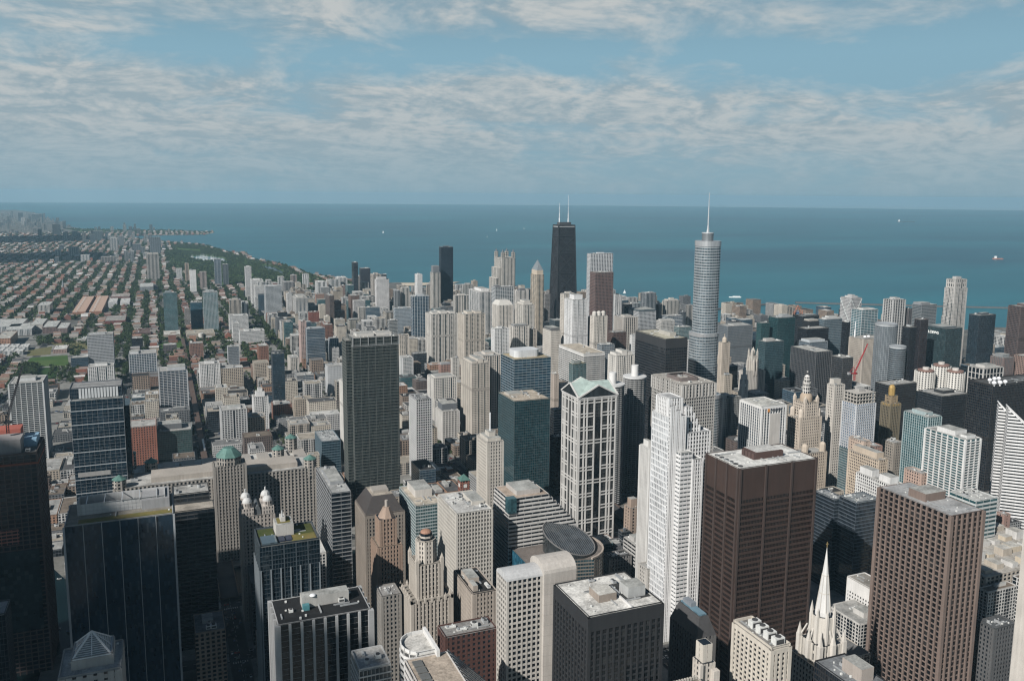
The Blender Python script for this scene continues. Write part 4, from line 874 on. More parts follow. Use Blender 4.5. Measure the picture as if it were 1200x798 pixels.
for x in (q[0]+5, q[1]-5):
    for y in (q[2]+5, q[3]-5):
        o = b.part('corner_lantern', MB().box(x-4.5, x+4.5, y-4.5, y+4.5, 232, 249), facade(mod('capt', wall=(.52, .47, .40), bay=3, pw=1.5, sh=1., fl=6))); b.part('lantern_cap', MB().cone(circle(x, y, 4.6, 8), 249, (x, y, 258)), plain('slate_roof', (.10, .11, .12), .6), o)
for k_, (dx, hh) in enumerate(((9, 205), (17, 175))): b.part('stepped_wing', MB().box(q[0]-dx, q[0]-dx+8.5, q[2]+4, q[3]-4, 0, hh), facade(mod('capt', wall=(.54, .49, .42))))
b = B(692, 696, 711.5, 371, 172, mod('capt', wall=(.56, .50, .42), bay=3.4), 'cream tower with rounded crown bays below the brown tower', units=0, **apt)
q = b.lr(b.r)
for x in (q[0]+5, (q[0]+q[1])/2, q[1]-5): b.part('crown_bay', MB().prism(circle(x, 0, 4.6, 12), 172, 178).dome(x, 0, 178, 4.6, 4, 12), wall((.5, .46, .40)))
b = B(577, 584, 601, 358, 150, mod('capt', wall=(.55, .50, .43), bay=3.6), 'cream tower under a pitched pale roof', roof=None, units=0, **apt)
b.part('roof', MB().hip(inset(b.lr(b.r), -.5), 150, 11, 7), plain('pale_roof', (.47, .45, .41), .7))
# green pedimented office tower
b = B(659.5, 678.5, 722.5, 467, 188, S((.13, .13, .125), (.008, .011, .013), 1.75, 3.9, .12, .16, .12, .1), 'grey-green pedimented office tower with a white stone lattice over black glass', roof=None, units=0, top=3)
q = b.lr(b.r); x0, x1, y0, y1 = inset(q, -1.2); zc_ = 188; zr = 203; xm, ym = (x0+x1)/2, (y0+y1)/2
b.part('cornice', MB().rect((x0, x1, y0, y1), 187, 188.6), wall((.54, .52, .49)))
rf = MB(); h = 13
rf.gable((x0, x1, y0+.4, y1-.4), 188.7, h, 'x', 0, 1); rf.gable((x0+.4, x1-.4, y0, y1), 188.7, h+.1, 'y', 0, 1)
b.part('gabled_roof', rf, [plain('pale_copper', (.33, .40, .365), .6, 0, .4, .18, .15), glass((.02, .025, .028), 2.5, 30)])
tr = MB()
for (p_, a_) in (((x0, y0, 188.8), (xm, y0, 188.8+h)), ((x1, y0, 188.8), (xm, y0, 188.8+h)), ((x0, y0, 188.8), (x0, ym, 188.8+h)), ((x0, y1, 188.8), (x0, ym, 188.8+h)), ((x0, y1, 188.8), (xm, y1, 188.8+h)), ((x1, y1, 188.8), (xm, y1, 188.8+h)), ((x1, y0, 188.8), (x1, ym, 188.8+h)), ((x1, y1, 188.8), (x1, ym, 188.8+h))): tr.bar(p_, a_, 1.5)
b.part('pediment_trim', tr, wall((.56, .54, .50)))
fr = MB(); P_ = rp(q)
for e_ in range(4):
    A_, B_ = P_[e_], P_[(e_+1) % 4]; L_ = math.dist(A_, B_)
    for f_ in (0, .14, .22, .405, .60, .78, .86, 1): x = min(max(L_*f_, .9), L_-.9); edge_box(fr, A_, B_, x-.8, x+.8, 0, 187, 1.1)
    for k_ in range(12):
        z = 187-15.6*k_
        for zz in (z-1.5, z-5.1):
            if zz > 5:
                for (f0, f1) in ((0, .405), (.60, 1)) if k_ % 3 else ((0, 1),): edge_box(fr, A_, B_, L_*f0, L_*f1, zz-.55, zz+.55, .95)
b.part('stone_lattice', fr, wall((.54, .52, .48)))
# black-glass vertical bay between the stone grids
b.part('centre_bay', MB().box(q[0]+(q[1]-q[0])*.435, q[0]+(q[1]-q[0])*.575, q[2]-.6, q[2]+1, 10, 165), glass((.008, .010, .012), 1.6, 3.9))
# round twin towers
for k_, (px, py, lab) in enumerate(((743.8, 441, 'right and nearer-seen of the round balcony twin towers with a white core drum'), (717.8, 450, 'left round balcony twin tower, partly behind the green-roofed tower'))):
    c = at(px, py, 165); b = T('round_tower', 'apartment tower', lab, (c.x-17, c.x+17, c.y-17, c.y+17), 165, 'round twin towers')
    pet = [(15.0*(1+.075*abs(cos(8*a_)))*cos(a_), 15.0*(1+.075*abs(cos(8*a_)))*sin(a_)) for a_ in [2*pi*i/64 for i in range(64)]]
    b.part('body', MB().prism(circle(0, 0, 12.6, 32), 0, 163), glass((.016, .018, .02), 2.4, 2.75))
    mb = MB()
    for i in range(58): z = 4+2.75*i; mb.prism(pet, z, z+.95, 0, True, True)
    b.part('balconies', mb, wall((.30, .30, .29)))
    mb = MB()
    for i in range(16):
        a_ = 2*pi*(i+.5)/16; mb.bar((14.2*cos(a_), 14.2*sin(a_), 0), (14.2*cos(a_), 14.2*sin(a_), 164), .8)
    b.part('columns', mb, wall((.32, .32, .31)))
    b.part('roof', MB().prism(circle(0, 0, 16.4, 48), 164, 166), [wall((.58, .58, .56)), ], None)
    b.part('core_drum', MB().prism(circle(0, 0, 5.0, 24), 166, 181), wall((.62, .61, .58)))
# stone grid tower with loggia top
b = B(765, 800, 838, 452, 194, mod('cgrid', wall=(.40, .375, .335), bay=3.3, pw=1.0, sh=1.2, fl=3.9), 'grey stone grid office tower with a tall column loggia and open square roof well', roof=(.46, .43, .39), units=3)
q = b.lr(b.r); lg = MB(); lattice(lg, rp(inset(q, -.3)), 179, 194, S(WHITE, GD, 4.6, 16, 1.5, .6, 1.0, .6)); b.part('loggia', lg, wall((.44, .415, .375)))
iw = frac(q, .22, .72, .3, .72); mb = MB()
for (a_, z_) in ((0, 1), (1, 2), (2, 3), (3, 0)): p_ = rp(iw); edge_box(mb, p_[a_], p_[z_], 0, math.dist(p_[a_], p_[z_]), 194.3, 198.5, 1.6)
b.part('roof_screen', mb, wall((.17, .14, .13)))
# white crowned tower
rA = fp(765.5, 785, 806, 470, 230); wst = mod('wgrid', wall=(.70, .69, .67), bay=3.0, pw=1.15, sh=1.1, fl=3.7, pd=.5, glass=(.03, .034, .038))
b = T('white_tower', 'skyscraper', 'brilliant white stepped tower with a notched crown', (rA[0], rA[1]+22, rA[2]-8, rA[3]), 230)
wb = mod('wband', wall=(.68, .67, .65), fl=4.0, sh=2.4, bay=4.5, pw=.5, glass=(.09, .10, .105)); wfine = S((.70, .70, .69), (.33, .34, .345), 2.8, 5.6, .5, 1.2, .35, .3)
b.block(rA, 0, 214, wfine, roof=(.5, .5, .5))
b.block(inset(rA, 3, 2, 6, 2), 214, 230, mod('wpier', wall=(.70, .69, .67), bay=3, pw=1.4), 'crown', roof=(.5, .5, .5))
for k_, (f0_, f1_) in enumerate(((0, .25), (.3, .55), (.6, .85))): rr = frac(rA, f0_, f1_, 0, .06); b.block((rr[0], rr[1], rA[2]-2.5, rA[2]-.1), 0, 226-k_*5, mod('wpier', wall=(.70, .69, .67), bay=2.5), 'crown_pier')
rB = fp(800, 806, 839, 512, 198); b.block((max(rB[0], rA[1]+.3), rB[1]+1, rA[2]-1, rA[2]+30), 0, 198, wst, 'stepped_wing', roof=(.5, .5, .5))
for k_ in range(4): b.block((rA[1]+.3, rA[1]+16-k_*3.2, rA[2]+3, rA[2]+27), 198+k_*6, 204+k_*6, wst, 'sloping_tier', roof=(.5, .5, .5), par=.3)
b.block((rA[1]-12, rA[1]+.2, rA[2]-10, rA[2]-2.6), 0, 183, wb, 'bay_front', roof=(.55, .55, .53)); b.block((rA[1]+.4, rA[1]+11, rA[2]-11, rA[2]-1.2), 0, 176, wst, 'low_bay', roof=(.55, .55, .53))
rC = fp(750.5, 762, 768, 527, 172); b2 = T('ribbed_tower', 'skyscraper', 'slim white ribbed tower touching the brilliant white stepped tower on its left', rC, 172); b2.block(rC, 0, 172, mod('wpier', wall=(.58, .56, .52), bay=2.4, pw=1.2, pd=.8), roof=(.5, .5, .5)); b2.pent(frac(rC, .2, .8, .3, .8), 172, 7, (.6, .58, .54))
# stone domed tower with turrets
r0 = fp(924, 931, 963, 490, 127); b = tower('domed_tower', 'stone tower', 'ornate cream stone tower with a brown dome and white lantern', r0, 126, mod('stone', wall=(.50, .41, .31)))
m_ = wall((.52, .43, .33)); q = b.lr(r0); k_ = min(q[1], q[3])
for x in (q[0]+3.5, q[1]-3.5):
    for y in (q[2]+3.5, q[3]-3.5): b.part('corner_turret', MB().prism(circle(x, y, 3.4, 8), 126, 134).dome(x, y, 134, 3.3, 4.5, 8), m_)
b.block((b.ox-11, b.ox+11, b.oy-11, b.oy+11), 126, 146, mod('stone', wall=(.52, .43, .33), bay=4), 'upper_tier', roof=(.4, .36, .3))
for x in (-10, 10):
    for y in (-10, 10): b.part('pinnacle', MB().box(x-1.6, x+1.6, y-1.6, y+1.6, 146, 152).cone(circle(x, y, 1.8, 6), 152, (x, y, 156)), m_)
b.part('dome', MB().prism(circle(0, 0, 8, 20), 146, 151).dome(0, 0, 151, 8, 8, 20), wall((.42, .31, .20)))
b.part('lantern', MB().prism(circle(0, 0, 5.2, 12), 157, 172).prism(circle(0, 0, 4.2, 12), 172, 176).dome(0, 0, 176, 4.2, 5, 12).prism(circle(0, 0, 1, 8), 180, 186), facade(mod('stone', wall=(.62, .58, .52), bay=2.6, fl=5, pw=1, sh=1.4)))
r1 = fp(928, 936, 969, 533, 92); b = tower('turreted_block', 'stone tower', 'lower tan stone block with a round corner turret in front of the domed tower', (r1[0], r1[1], r1[2], r1[2]+22), 92, mod('stone', wall=(.48, .385, .28))); q = b.lr(b.r)
for x in (q[0]+4, q[1]-4): b.part('corner_turret', MB().prism(circle(x, q[2]+4, 4.2, 10), 92, 101).dome(x, q[2]+4, 101, 4, 4, 10), wall((.48, .385, .28)))
# gothic tower
r0 = fp(867, 873.5, 896, 436, 98); b = tower('gothic_tower', 'stone tower', 'gothic limestone tower with a buttressed open crown', r0, 98, mod('stone', wall=(.46, .42, .36), bay=3.4, pw=2., pd=.9, sh=.7))
q = b.lr(r0); s_ = min(q[1], q[3])*.98; m_ = wall((.47, .42, .35))
b.block((b.ox-s_*.72, b.ox+s_*.72, b.oy-s_*.72, b.oy+s_*.72), 98, 126, mod('stone', wall=(.47, .43, .36), bay=3, pw=1.9, pd=.9, sh=.7), 'crown', roof=(.3, .28, .25))
for i in range(8):
    a_ = pi/4*i+pi/8; x, y = s_*1.15*cos(a_), s_*1.15*sin(a_); o = b.part('buttress', MB().box(x-1.5, x+1.5, y-1.5, y+1.5, 90, 117).cone(circle(x, y, 2, 4, pi/4), 116, (x, y, 124)).bar((x, y, 108), (x*.62, y*.62, 122), 1.6), m_)
for x in (-1, 1):
    for y in (-1, 1): b.part('pinnacle', MB().box(x*s_*.68-1.2, x*s_*.68+1.2, y*s_*.68-1.2, y*s_*.68+1.2, 126, 133).cone(circle(x*s_*.68, y*s_*.68, 1.6, 4, pi/4), 133, (x*s_*.68, y*s_*.68, 140)), m_)
b.part('turret', MB().prism(circle(0, 0, 4, 8), 126, 134).cone(circle(0, 0, 4.2, 8), 134, (0, 0, 142)), m_)
# clock tower and its wing
r0 = fp(867.3, 871, 876.5, 446, 110); b = tower('clock_tower', 'clock tower', 'grey shaded clock tower with a pointed lantern before the gothic tower', r0, 110, mod('stone', wall=(.44, .44, .42), bay=2.8)); q = b.lr(r0); rr = min(q[1], q[3])
b.part('clock_stage', MB().rect(inset(q, .8), 110, 119), wall((.45, .45, .43))); b.part('clock_face', MB().box(-2.6, 2.6, q[2]-.2, q[2]+.5, 99, 104.5), plain('clock_dial', (.6, .6, .56), .5)); b.part('clock_face', MB().box(q[0]-.2, q[0]+.5, -2.6, 2.6, 99, 104.5), plain('clock_dial', (.6, .6, .56), .5))
b.part('lantern', MB().prism(circle(0, 0, rr*.62, 10), 119, 127).dome(0, 0, 127, rr*.6, 5, 10).prism(circle(0, 0, .7, 6), 131, 138), wall((.45, .45, .43)))
B(838, 848, 868, 468, 88, mod('stone', wall=(.60, .57, .51), bay=3.2), 'white terracotta wing left of the grey clock tower', pent=(.1, .5, .2, .8), ph=6)
b = B(842.5, 846.5, 855.5, 402, 132, mod('stone', wall=(.46, .38, .29), bay=3), 'tan stone tower with a small onion dome right of the spired tower', units=0); b.part('dome', MB().prism(circle(0, 0, 4.4, 12), 132, 137).dome(0, 0, 137, 4.6, 6, 12).prism(circle(0, 0, .6, 6), 142, 149), wall((.50, .41, .30)))
B(846, 849, 858, 440, 100, mod('stone', wall=(.44, .37, .28)), 'lower tan shoulder block of stone under the onion-domed tower')
# gold-tipped green stone tower
b = B(1033, 1044, 1055.5, 474, 130, mod('stone', wall=(.16, .135, .09), bay=2.8, pw=1.3, sh=.8, pd=.6), 'dark green and gold deco tower with a gilded tip', units=0); q = b.lr(b.r); GOLD = plain('gilded_stone', (.42, .28, .10), .45, .3)
b.block((b.ox+q[0]*.62, b.ox+q[1]*.62, b.oy+q[2]*.62, b.oy+q[3]*.62), 130, 141, mod('stone', wall=(.30, .21, .10), bay=2.4, pw=1.2), 'upper_tier'); b.part('gilded_tip', MB().prism(circle(0, 0, 4.4, 8), 141, 151).dome(0, 0, 151, 4.2, 5, 8), GOLD); b.part('gilded_cornice', MB().rect(inset(q, -.3), 127, 130.2), GOLD)
# half-built concrete tower
r0 = fp(987.5, 1004, 1027, 470, 157); b = T('unfinished_tower', 'skyscraper', 'half-built concrete tower, bare at the top and green glass below', r0, 166)
b.block(r0, 0, 92, mod('tlglass', wall=(.24, .27, .27), sh=1.1)); b.block(inset(r0, .3), 92, 152, S((.52, .53, .54), (.10, .14, .19), 3.2, 3.4, .9, .9, .5, .5), 'wrapped_floors')
mb = MB(); q = b.lr(inset(r0, .6))
for z in (152, 156.5, 161, 165.5): mb.rect(q, z, z+.6)
for i in range(7):
    for j in range(5): x, y = q[0]+1+(q[1]-q[0]-2)*i/6, q[2]+1+(q[3]-q[2]-2)*j/4; mb.box(x-.45, x+.45, y-.45, y+.45, 152, 165.5)
b.part('bare_floors', mb, wall((.44, .40, .34))); b.part('core', MB().rect(frac(q, .35, .65, .35, .65), 152, 170), wall((.36, .34, .31)))
def crane(loc, hm, tip, col, label, back=10, jw=1.6):
    """luffing tower crane: lattice mast, slewing deck, lattice jib, counter-jib and ballast"""
    k = empty('tower_crane', loc, label, 'tower crane'); m_ = plain('crane_paint', col, .5, .2); mb = MB(); z = 0
    for a_ in (-.9, .9):
        for c_ in (-.9, .9): mb.bar((a_, c_, 0), (a_, c_, hm), .35)
    while z < hm-2:
        for (a_, c_), (d_, e_) in (((-.9, -.9), (.9, -.9)), ((.9, -.9), (.9, .9)), ((.9, .9), (-.9, .9)), ((-.9, .9), (-.9, -.9))): mb.bar((a_, c_, z), (d_, e_, z+2), .2)
        z += 2
    link('mast', mb.mesh('mast', [m_]), k)
    link('slewing_deck', MB().box(-2.2, 2.2, -2.2, 2.2, hm, hm+1.6).mesh('slewing_deck', [m_]), k); link('cab', MB().box(2.3, 4, -1, 1, hm-.3, hm+2).mesh('cab', [DKMET]), k)
    tp = Vector(tip)-Vector(loc); h0 = Vector((0, 0, hm+1.6)); dv = tp-h0; L = dv.length; dn = dv.normalized(); sv_ = dn.cross(Vector((0, 0, 1))).normalized()*jw/2; uv = sv_.cross(dn).normalized()*jw*.8
    mb = MB(); n = int(L/2.4)
    for o_ in (sv_, -sv_, uv): mb.bar(h0+o_, tp+o_*.3, .55)
    for i in range(n):
        a_ = h0+dv*i/n; c_ = h0+dv*(i+1)/n; mb.bar(a_+sv_, c_-sv_, .22); mb.bar(a_+sv_, c_+uv, .22); mb.bar(a_-sv_, c_+uv, .22)
    link('jib', mb.mesh('jib', [m_]), k)
    hd = Vector((dn.x, dn.y, 0)).normalized(); e = h0-hd*back; mb = MB().bar(h0+sv_, e+sv_, .6).bar(h0-sv_, e-sv_, .6); top_ = h0-hd*2+Vector((0, 0, 9)); mb.bar(h0, top_, .5).bar(e, top_, .4).bar(top_, h0+dv*.75, .18)
    link('counter_jib', mb.mesh('counter_jib', [m_]), k); link('ballast', MB().box(e.x-1.6, e.x+1.6, e.y-1.6, e.y+1.6, e.z-1.5, e.z+1.6).mesh('ballast', [wall((.3, .3, .3))]), k)
    return k
p = at(1001, 446, 166); dpt = pix(p)[2]; tip = CAM+(FW+RT*((1017-CX)/F)-UP*((403-CY)/F))*dpt
crane(p, 9, tip, (.36, .04, .045), 'red luffing tower crane above the half-built concrete tower')
# stone tower with mast
r0 = fp(996, 1012, 1034, 398, 146); b = tower('stone_tower', 'skyscraper', 'tan ribbed stone tower with a thin white mast and roof dishes', r0, 146, mod('cpier', wall=(.42, .36, .29), bay=3, pw=1.3, pd=1.)); q = b.lr(r0)
b.part('stepped_wing', MB().box(q[1]+.2, q[1]+4, q[2]+2, q[3]-2, 0, 128), facade(mod('cpier', wall=(.42, .36, .29)))); b.part('spire', MB().prism(circle(q[0]+6, q[3]-6, 1.4, 8), 146, 160).prism(circle(q[0]+6, q[3]-6, .7, 8), 160, 176), plain('white_paint', (.7, .7, .7), .5))
for x in (-3, 6): b.part('dish', MB().dome(x, 0, 147, 3.2, 3.2, 12), plain('white_paint', (.7, .7, .7), .5))
# lake-side tower with diagonal bracing
b = B(985, 998, 1010, 350, 158, mod('wgrid', wall=(.44, .43, .42), bay=4, pw=1.6, sh=1.6), 'grey tower with white diagonal X bracing on its walls', pent=[(.2, .8, .2, .8), (.35, .65, .3, .7)], ph=[5, 8], units=0, **apt); q = inset(b.lr(b.r), -.4); mb = MB(); P_ = rp(q)
for i in range(4):
    j = (i+1) % 4; A_, B_ = P_[i], P_[j]
    for z0_, z1_ in ((20, 86), (90, 156)): mb.bar((*A_, z0_), (*B_, z1_), 1.1); mb.bar((*B_, z0_), (*A_, z1_), 1.1)
b.part('cross_bracing', mb, wall((.50, .55, .53)))
# round glass towers
for px, py, H, rp_, lab in ((1038.6, 381, 186, 12.3, 'taller round grey glass tower beside the mast-topped stone tower'), (1052, 407, 160, 9.2, 'shorter round silver glass tower in front of the taller round one')):
    c = at(px, py, H); dpt = pix(c)[2]; rad = rp_*dpt/F; c += Vector((c.x, c.y, 0)).normalized()*rad
    b = T('round_tower', 'skyscraper', lab, (c.x-rad, c.x+rad, c.y-rad, c.y+rad), H); b.block(circle(c.x, c.y, rad, 28), 0, H, mod('grglass', wall=(.26, .29, .31), glass=(.025, .035, .042), sh=1.0, sd=.35), roof=(.34, .35, .36), geo=True); b.part('roof_rim', MB().prism(circle(0, 0, rad+.6, 28), H-3, H+.6), wall((.34, .36, .37)))
# crowned tower
b = B(1107.5, 1119, 1133.5, 338, 222, mod('capt', wall=(.46, .43, .39), bay=3.6, pw=1.5), 'tall grey-cream tower with an arched open crown against the lake', roof=None, units=0, **apt); q = b.lr(b.r)
b.block((b.r[0]+1.5, b.r[1]-1.5, b.r[2]+1.5, b.r[3]-1.5), 222, 240, mod('capt', wall=(.44, .41, .37), bay=6, pw=2.6, fl=9, sh=3), 'crown', roof=(.3, .29, .27)); b.part('penthouse', MB().rect(frac(q, .3, .7, .3, .7), 240, 246), wall((.4, .38, .35)))
for k_ in range(3): b.part('stepped_wing', MB().box(q[0]-2.2*(k_+1), q[0]-2.2*k_-.05, q[2]+2*k_, q[3], 0, 190-30*k_), facade(mod('capt', wall=(.46, .43, .39), bay=3.6)))
# lit-sign hotel tower
b = B(1082, 1109, 1128, 386, 162, mod('dkglass', wall=(.07, .095, .10), glass=(.010, .024, .028), sh=.7, bay=3), 'dark glass hotel tower with a small lit sign near its top', pent=(.1, .9, .2, .8), ph=3, pcl=(.08, .1, .11), units=0, roof=(.2, .2, .2))
def sign(b, text, size, z, side, off, col, emit=0., name='sign'):
    cu = bpy.data.curves.new('lettering', 'FONT'); cu.body = text; cu.size = size; cu.extrude = .12; cu.align_x = 'CENTER'
    m, t_ = _new('sign_lettering'); bb = _fin(t_, col, .5)
    if emit: bb.inputs['Emission Color'].default_value = (*col, 1); bb.inputs['Emission Strength'].default_value = emit
    cu.materials.append(m); tmp = bpy.data.objects.new('lettering', cu); me = bpy.data.meshes.new_from_object(tmp); me.materials.clear(); me.materials.append(m); bpy.data.objects.remove(tmp); o = link(name, me, b.root); q = b.lr(b.r)
    if side == 'S': o.location = (q[0]+(q[1]-q[0])*off, q[2]-1.1, z); o.rotation_euler = (pi/2, 0, 0)
    else: o.location = (q[0]-1.1, q[2]+(q[3]-q[2])*off, z); o.rotation_euler = (pi/2, 0, -pi/2)
    return o
sign(b, 'LOEWS', 7.5, 150, 'W', .52, (.8, .8, .76), .5)
sign(MARBLE, 'KEMPER', 4.2, 143.5, 'S', .60, (.05, .05, .06)); q = MARBLE.lr(MARBLE.r); MARBLE.part('sign_emblem', MB().box(q[0]+(q[1]-q[0])*.22, q[0]+(q[1]-q[0])*.22+3.6, q[2]-1.15, q[2]-.9, 143, 147), plain('orange_emblem', (.55, .22, .05), .5))
MARBLE.part('blank_panel', MB().box(q[0]+(q[1]-q[0])*.34, q[0]+(q[1]-q[0])*.76, q[2]-1.0, q[2]+.2, 0, 140), wall((.50, .46, .41)))
# white lobed hotel
c0 = at(1092, 436, 132); c1 = at(1110, 434, 132); c2 = at(1127, 437, 132); rr = (min(c0.x, c1.x)-14, c2.x+14, c2.y-10, c0.y+30)
b = T('lobed_hotel', 'hotel', 'white lobed hotel with small red roofs', rr, 132)
wl = mod('wgrid', wall=(.62, .59, .52), bay=3.2)
for i, c in enumerate((c0, c1, c2)):
    ct = Vector((c.x, c.y+12)); b.block(circle(ct.x, ct.y, 14.5, 20), 0, 132+(6 if i == 1 else 0), wl, 'lobe'); b.part('red_roof', MB().prism(b.L(circle(ct.x, ct.y, 12.4, 20)), 132+(6 if i == 1 else 0), 134+(6 if i == 1 else 0)), plain('dull_red_tile', (.21, .125, .10), .8))
    b.part('drum', MB().prism(b.L(circle(ct.x, ct.y, 5, 14)), 134+(6 if i == 1 else 0), 138+(6 if i == 1 else 0)), wall((.55, .5, .44)))
b.block((c0.x-4, c2.x+6, max(c0.y, c2.y)+14, max(c0.y, c2.y)+30), 0, 130, wl, 'rear_wing', roof=(.5, .47, .42))
# slanted diamond tower
p = at(1182.5, 479, 170); u_, v_ = Vector((.7071, -.7071)), Vector((.7071, .7071))
def sliced(label, name, p0, L, D, ztop, zlow, st, col):
    P = [p0, p0+u_*L, p0+u_*L+v_*D, p0+v_*D]; b = T(name, 'skyscraper', label, (p0.x, p0.x+60, p0.y-30, p0.y+30), ztop); q = b.L([(a_.x, a_.y) for a_ in P]); mb = MB(); zt = [ztop, zlow, zlow, ztop]
    k = len(mb.v); mb.v += [(*a_, 0) for a_ in q]+[(*a_, z_) for a_, z_ in zip(q, zt)]
    for i in range(4): j = (i+1) % 4; mb.f.append((i, j, 4+j, 4+i)); mb.m.append(0)
    mb.f.append((4, 5, 6, 7)); mb.m.append(1); b.part('body', mb, [glass((.014, .018, .02), 1.6, 3.8), glass((.10, .11, .11), 3, 3)])
    g = MB(); z = 2.
    while z < ztop-3:
        s_ = 1. if z < zlow else max(.05, (ztop-2-z)/(ztop-zlow))
        edge_box(g, q[0], q[1], -.3, L*s_, z, z+2.0, .35); edge_box(g, q[3], q[0], 0, D, z, z+2.0, .3); z += 3.8
    b.part('white_bands', g, wall((.66, .65, .63)))
    tr = MB().bar((*q[0], ztop), (*q[1], zlow), 1.2).bar((*q[3], ztop), (*q[2], zlow), 1.2).bar((*q[0], ztop), (*q[3], ztop), 1.2); b.part('white_edge', tr, wall((.66, .65, .63))); return b
sliced('white-striped tower with a roof sliced to a slanted point', 'slanted_tower', p.to_2d(), 46, 22, 170, 126, None, None)
sliced('narrow dark twin blade beside the white-striped slanted tower', 'slanted_tower', (at(1175.8, 477, 171)).to_2d()+v_*18-u_*2, 40, 14, 171, 128, None, None)
# bare beige tower at the right edge
p = at(1199, 645, 200); rr = (p.x, p.x+48, p.y-46, p.y); tower('beige_tower', 'skyscraper', 'plain beige concrete tower cut off by the right edge of the photo', rr, 236, mod('cgrid', wall=(.50, .45, .385), bay=9, pw=7.4, fl=12, sh=11))
# glass tower of pale fins with a mossy roof edge
b = B(75, 203, 208, 602, 157, mod('dkglass', wall=(.34, .36, .37), glass=(.008, .022, .038), bay=13.5, pw=.42, pd=.9, sh=.0, sd=0, sub=9), 'big black glass tower with thin pale vertical fins and a boxy grey roof screen', side='E', d=50, roof=(.24, .22, .19), units=0, par=.8, stain=.3)
q = b.lr(b.r); W_, D_ = q[1]-q[0], q[3]-q[2]
ro = frac(q, .10, .93, .42, .86); sc_m = MB(); P_ = rp(ro)
for i in range(4): edge_box(sc_m, P_[(i+1) % 4], P_[i], 0, math.dist(P_[i], P_[(i+1) % 4]), 157.3, 166.5, .8)
g = MB(); lattice(g, P_, 157.4, 166.4, S(GREY, GD, 3, 3, .12, .12, .1, .08)); o = b.part('roof_screen', sc_m, wall((.42, .42, .41))); b.part('screen_seams', g, wall((.26, .26, .26)), o)
b.part('screen_deck', MB().rect(inset(ro, 1), 157.3, 160), roofm((.10, .10, .10)))
mb = MB()
for i in range(5): x = ro[0]+(ro[1]-ro[0])*(i+.5)/5; mb.bar((x, ro[2], 166), (x, ro[3], 166), .6)
b.part('screen_struts', mb, METAL); b.part('moss_strip', MB().rect(frac(q, .12, .99, .06, .22), 157.31, 157.7), MOSS); b.part('cooling_tower', MB().rect(frac(q, .70, .97, .36, .97), 157.32, 165), wall((.28, .28, .28)))
b.units((b.r[0]+10, b.r[1]-20, b.r[2]+D_*.5, b.r[2]+D_*.8), 159.8, 6, 3)
# dark banded tower with louvres
b = B(82, 144, 152, 466, 186, mod('dkglass', wall=(.36, .39, .41), glass=(.008, .018, .028), bay=5, pw=.10, sh=.10, pd=.08, sd=.12, fb=(4, 9.), sub=3), 'dark blue glass tower with thin white floor bands and a white louvred top', side='E', d=40, roof=(.4, .4, .38), units=0)
q = b.lr(b.r); rr = (q[0]-.5, q[1]-1, q[2]+7, q[3]); b.block((b.ox+rr[0], b.ox+rr[1], b.oy+rr[2], b.oy+rr[3]), 186, 198, mod('dkglass', wall=(.1, .12, .14), glass=(.008, .018, .028)), 'upper_tier', roof=(.3, .3, .3)); g = MB()
for i in range(13):
    if 1: x = rr[0]+9+(rr[1]-rr[0]-12)*i/13; g.box(x, x+2.3, rr[2]-.6, rr[2]-.05, 187, 198)
b.part('white_louvres', g, wall((.52, .54, .54))); b.part('glass_side', MB().box(q[1]+.1, q[1]+6, q[2]+5, q[3]-2, 0, 176), glass((.008, .018, .026), 1.6, 3.8))
b.part('open_floor', MB().box(q[0]+(q[1]-q[0])*.06, q[0]+(q[1]-q[0])*.68, q[2]-.5, q[2]+.2, 100, 105), wall((.30, .29, .27)))
# dark stepped building by the river
c1, c2, c3 = at(203, 600, 132), at(247, 579, 132), at(243, 557, 140)
rr = (c1.x, c2.x+1, c1.y, c1.y+46); b = T('stepped_office', 'office building', 'dark ridged office with two stepped beige roofs behind the black finned tower', rr, 140)
b.block((rr[0], rr[1], rr[2], rr[2]+20), 0, 131, mod('black', wall=(.055, .056, .058), bay=1.8, fl=3.9, pw=.2, sh=1.3), roof=(.40, .36, .31), units=None) if False else b.block((rr[0], rr[1], rr[2], rr[2]+20), 0, 131, mod('black', wall=(.055, .056, .058), bay=6, fl=3.9, pw=.2, sh=1.3), roof=(.40, .36, .31))
b.block((rr[0], rr[1]-3, rr[2]+20.2, rr[3]), 0, 140, mod('black', wall=(.05, .052, .054), bay=6), 'upper_tier', roof=(.42, .41, .39)); b.units((rr[0], rr[1], rr[2]+22, rr[3]), 140, 3)
# far left tower under construction, with its crane
b = B(-70, 43, 51, 532, 194, mod('dkglass', wall=(.085, .062, .056), glass=(.012, .018, .022), bay=5, pw=.8, sh=.9, pd=.5, sd=.7), 'dark unfinished tower wrapped in netting at the left edge', side='E', d=50, roof=(.30, .28, .26), units=2, par=2.)
q = b.lr(b.r); W_ = q[1]-q[0]
b.part('orange_netting', MB().box(q[0], q[1]+.9, q[2]-.95, q[3], 186, 187.6), plain('orange_net', (.20, .055, .03), .9)); b.part('orange_netting', MB().box(q[1]-W_*.65, q[1]-W_*.25, q[2]-.95, q[2], 118, 131), facade(S((.30, .13, .10), GD, 4, 3, .4, 1.2)))
b.part('blue_tarpaulin', MB().rect(frac(q, .80, .96, .5, .95), 194.4, 201), plain('blue_sheet', (.20, .32, .42), .7)); b.part('core_wall', MB().rect(frac(q, .50, .82, .15, .6), 194.4, 206), wall((.26, .24, .23))); b.part('red_formwork', MB().rect(frac(q, .45, .78, .65, .98), 194.4, 209), wall((.36, .10, .07))); b.part('glass_front', MB().box(q[1]-W_*.62, q[1]-W_*.05, q[2]-1.4, q[2]-.96, 40, 112), glass((.016, .026, .03), 3, 3.6))
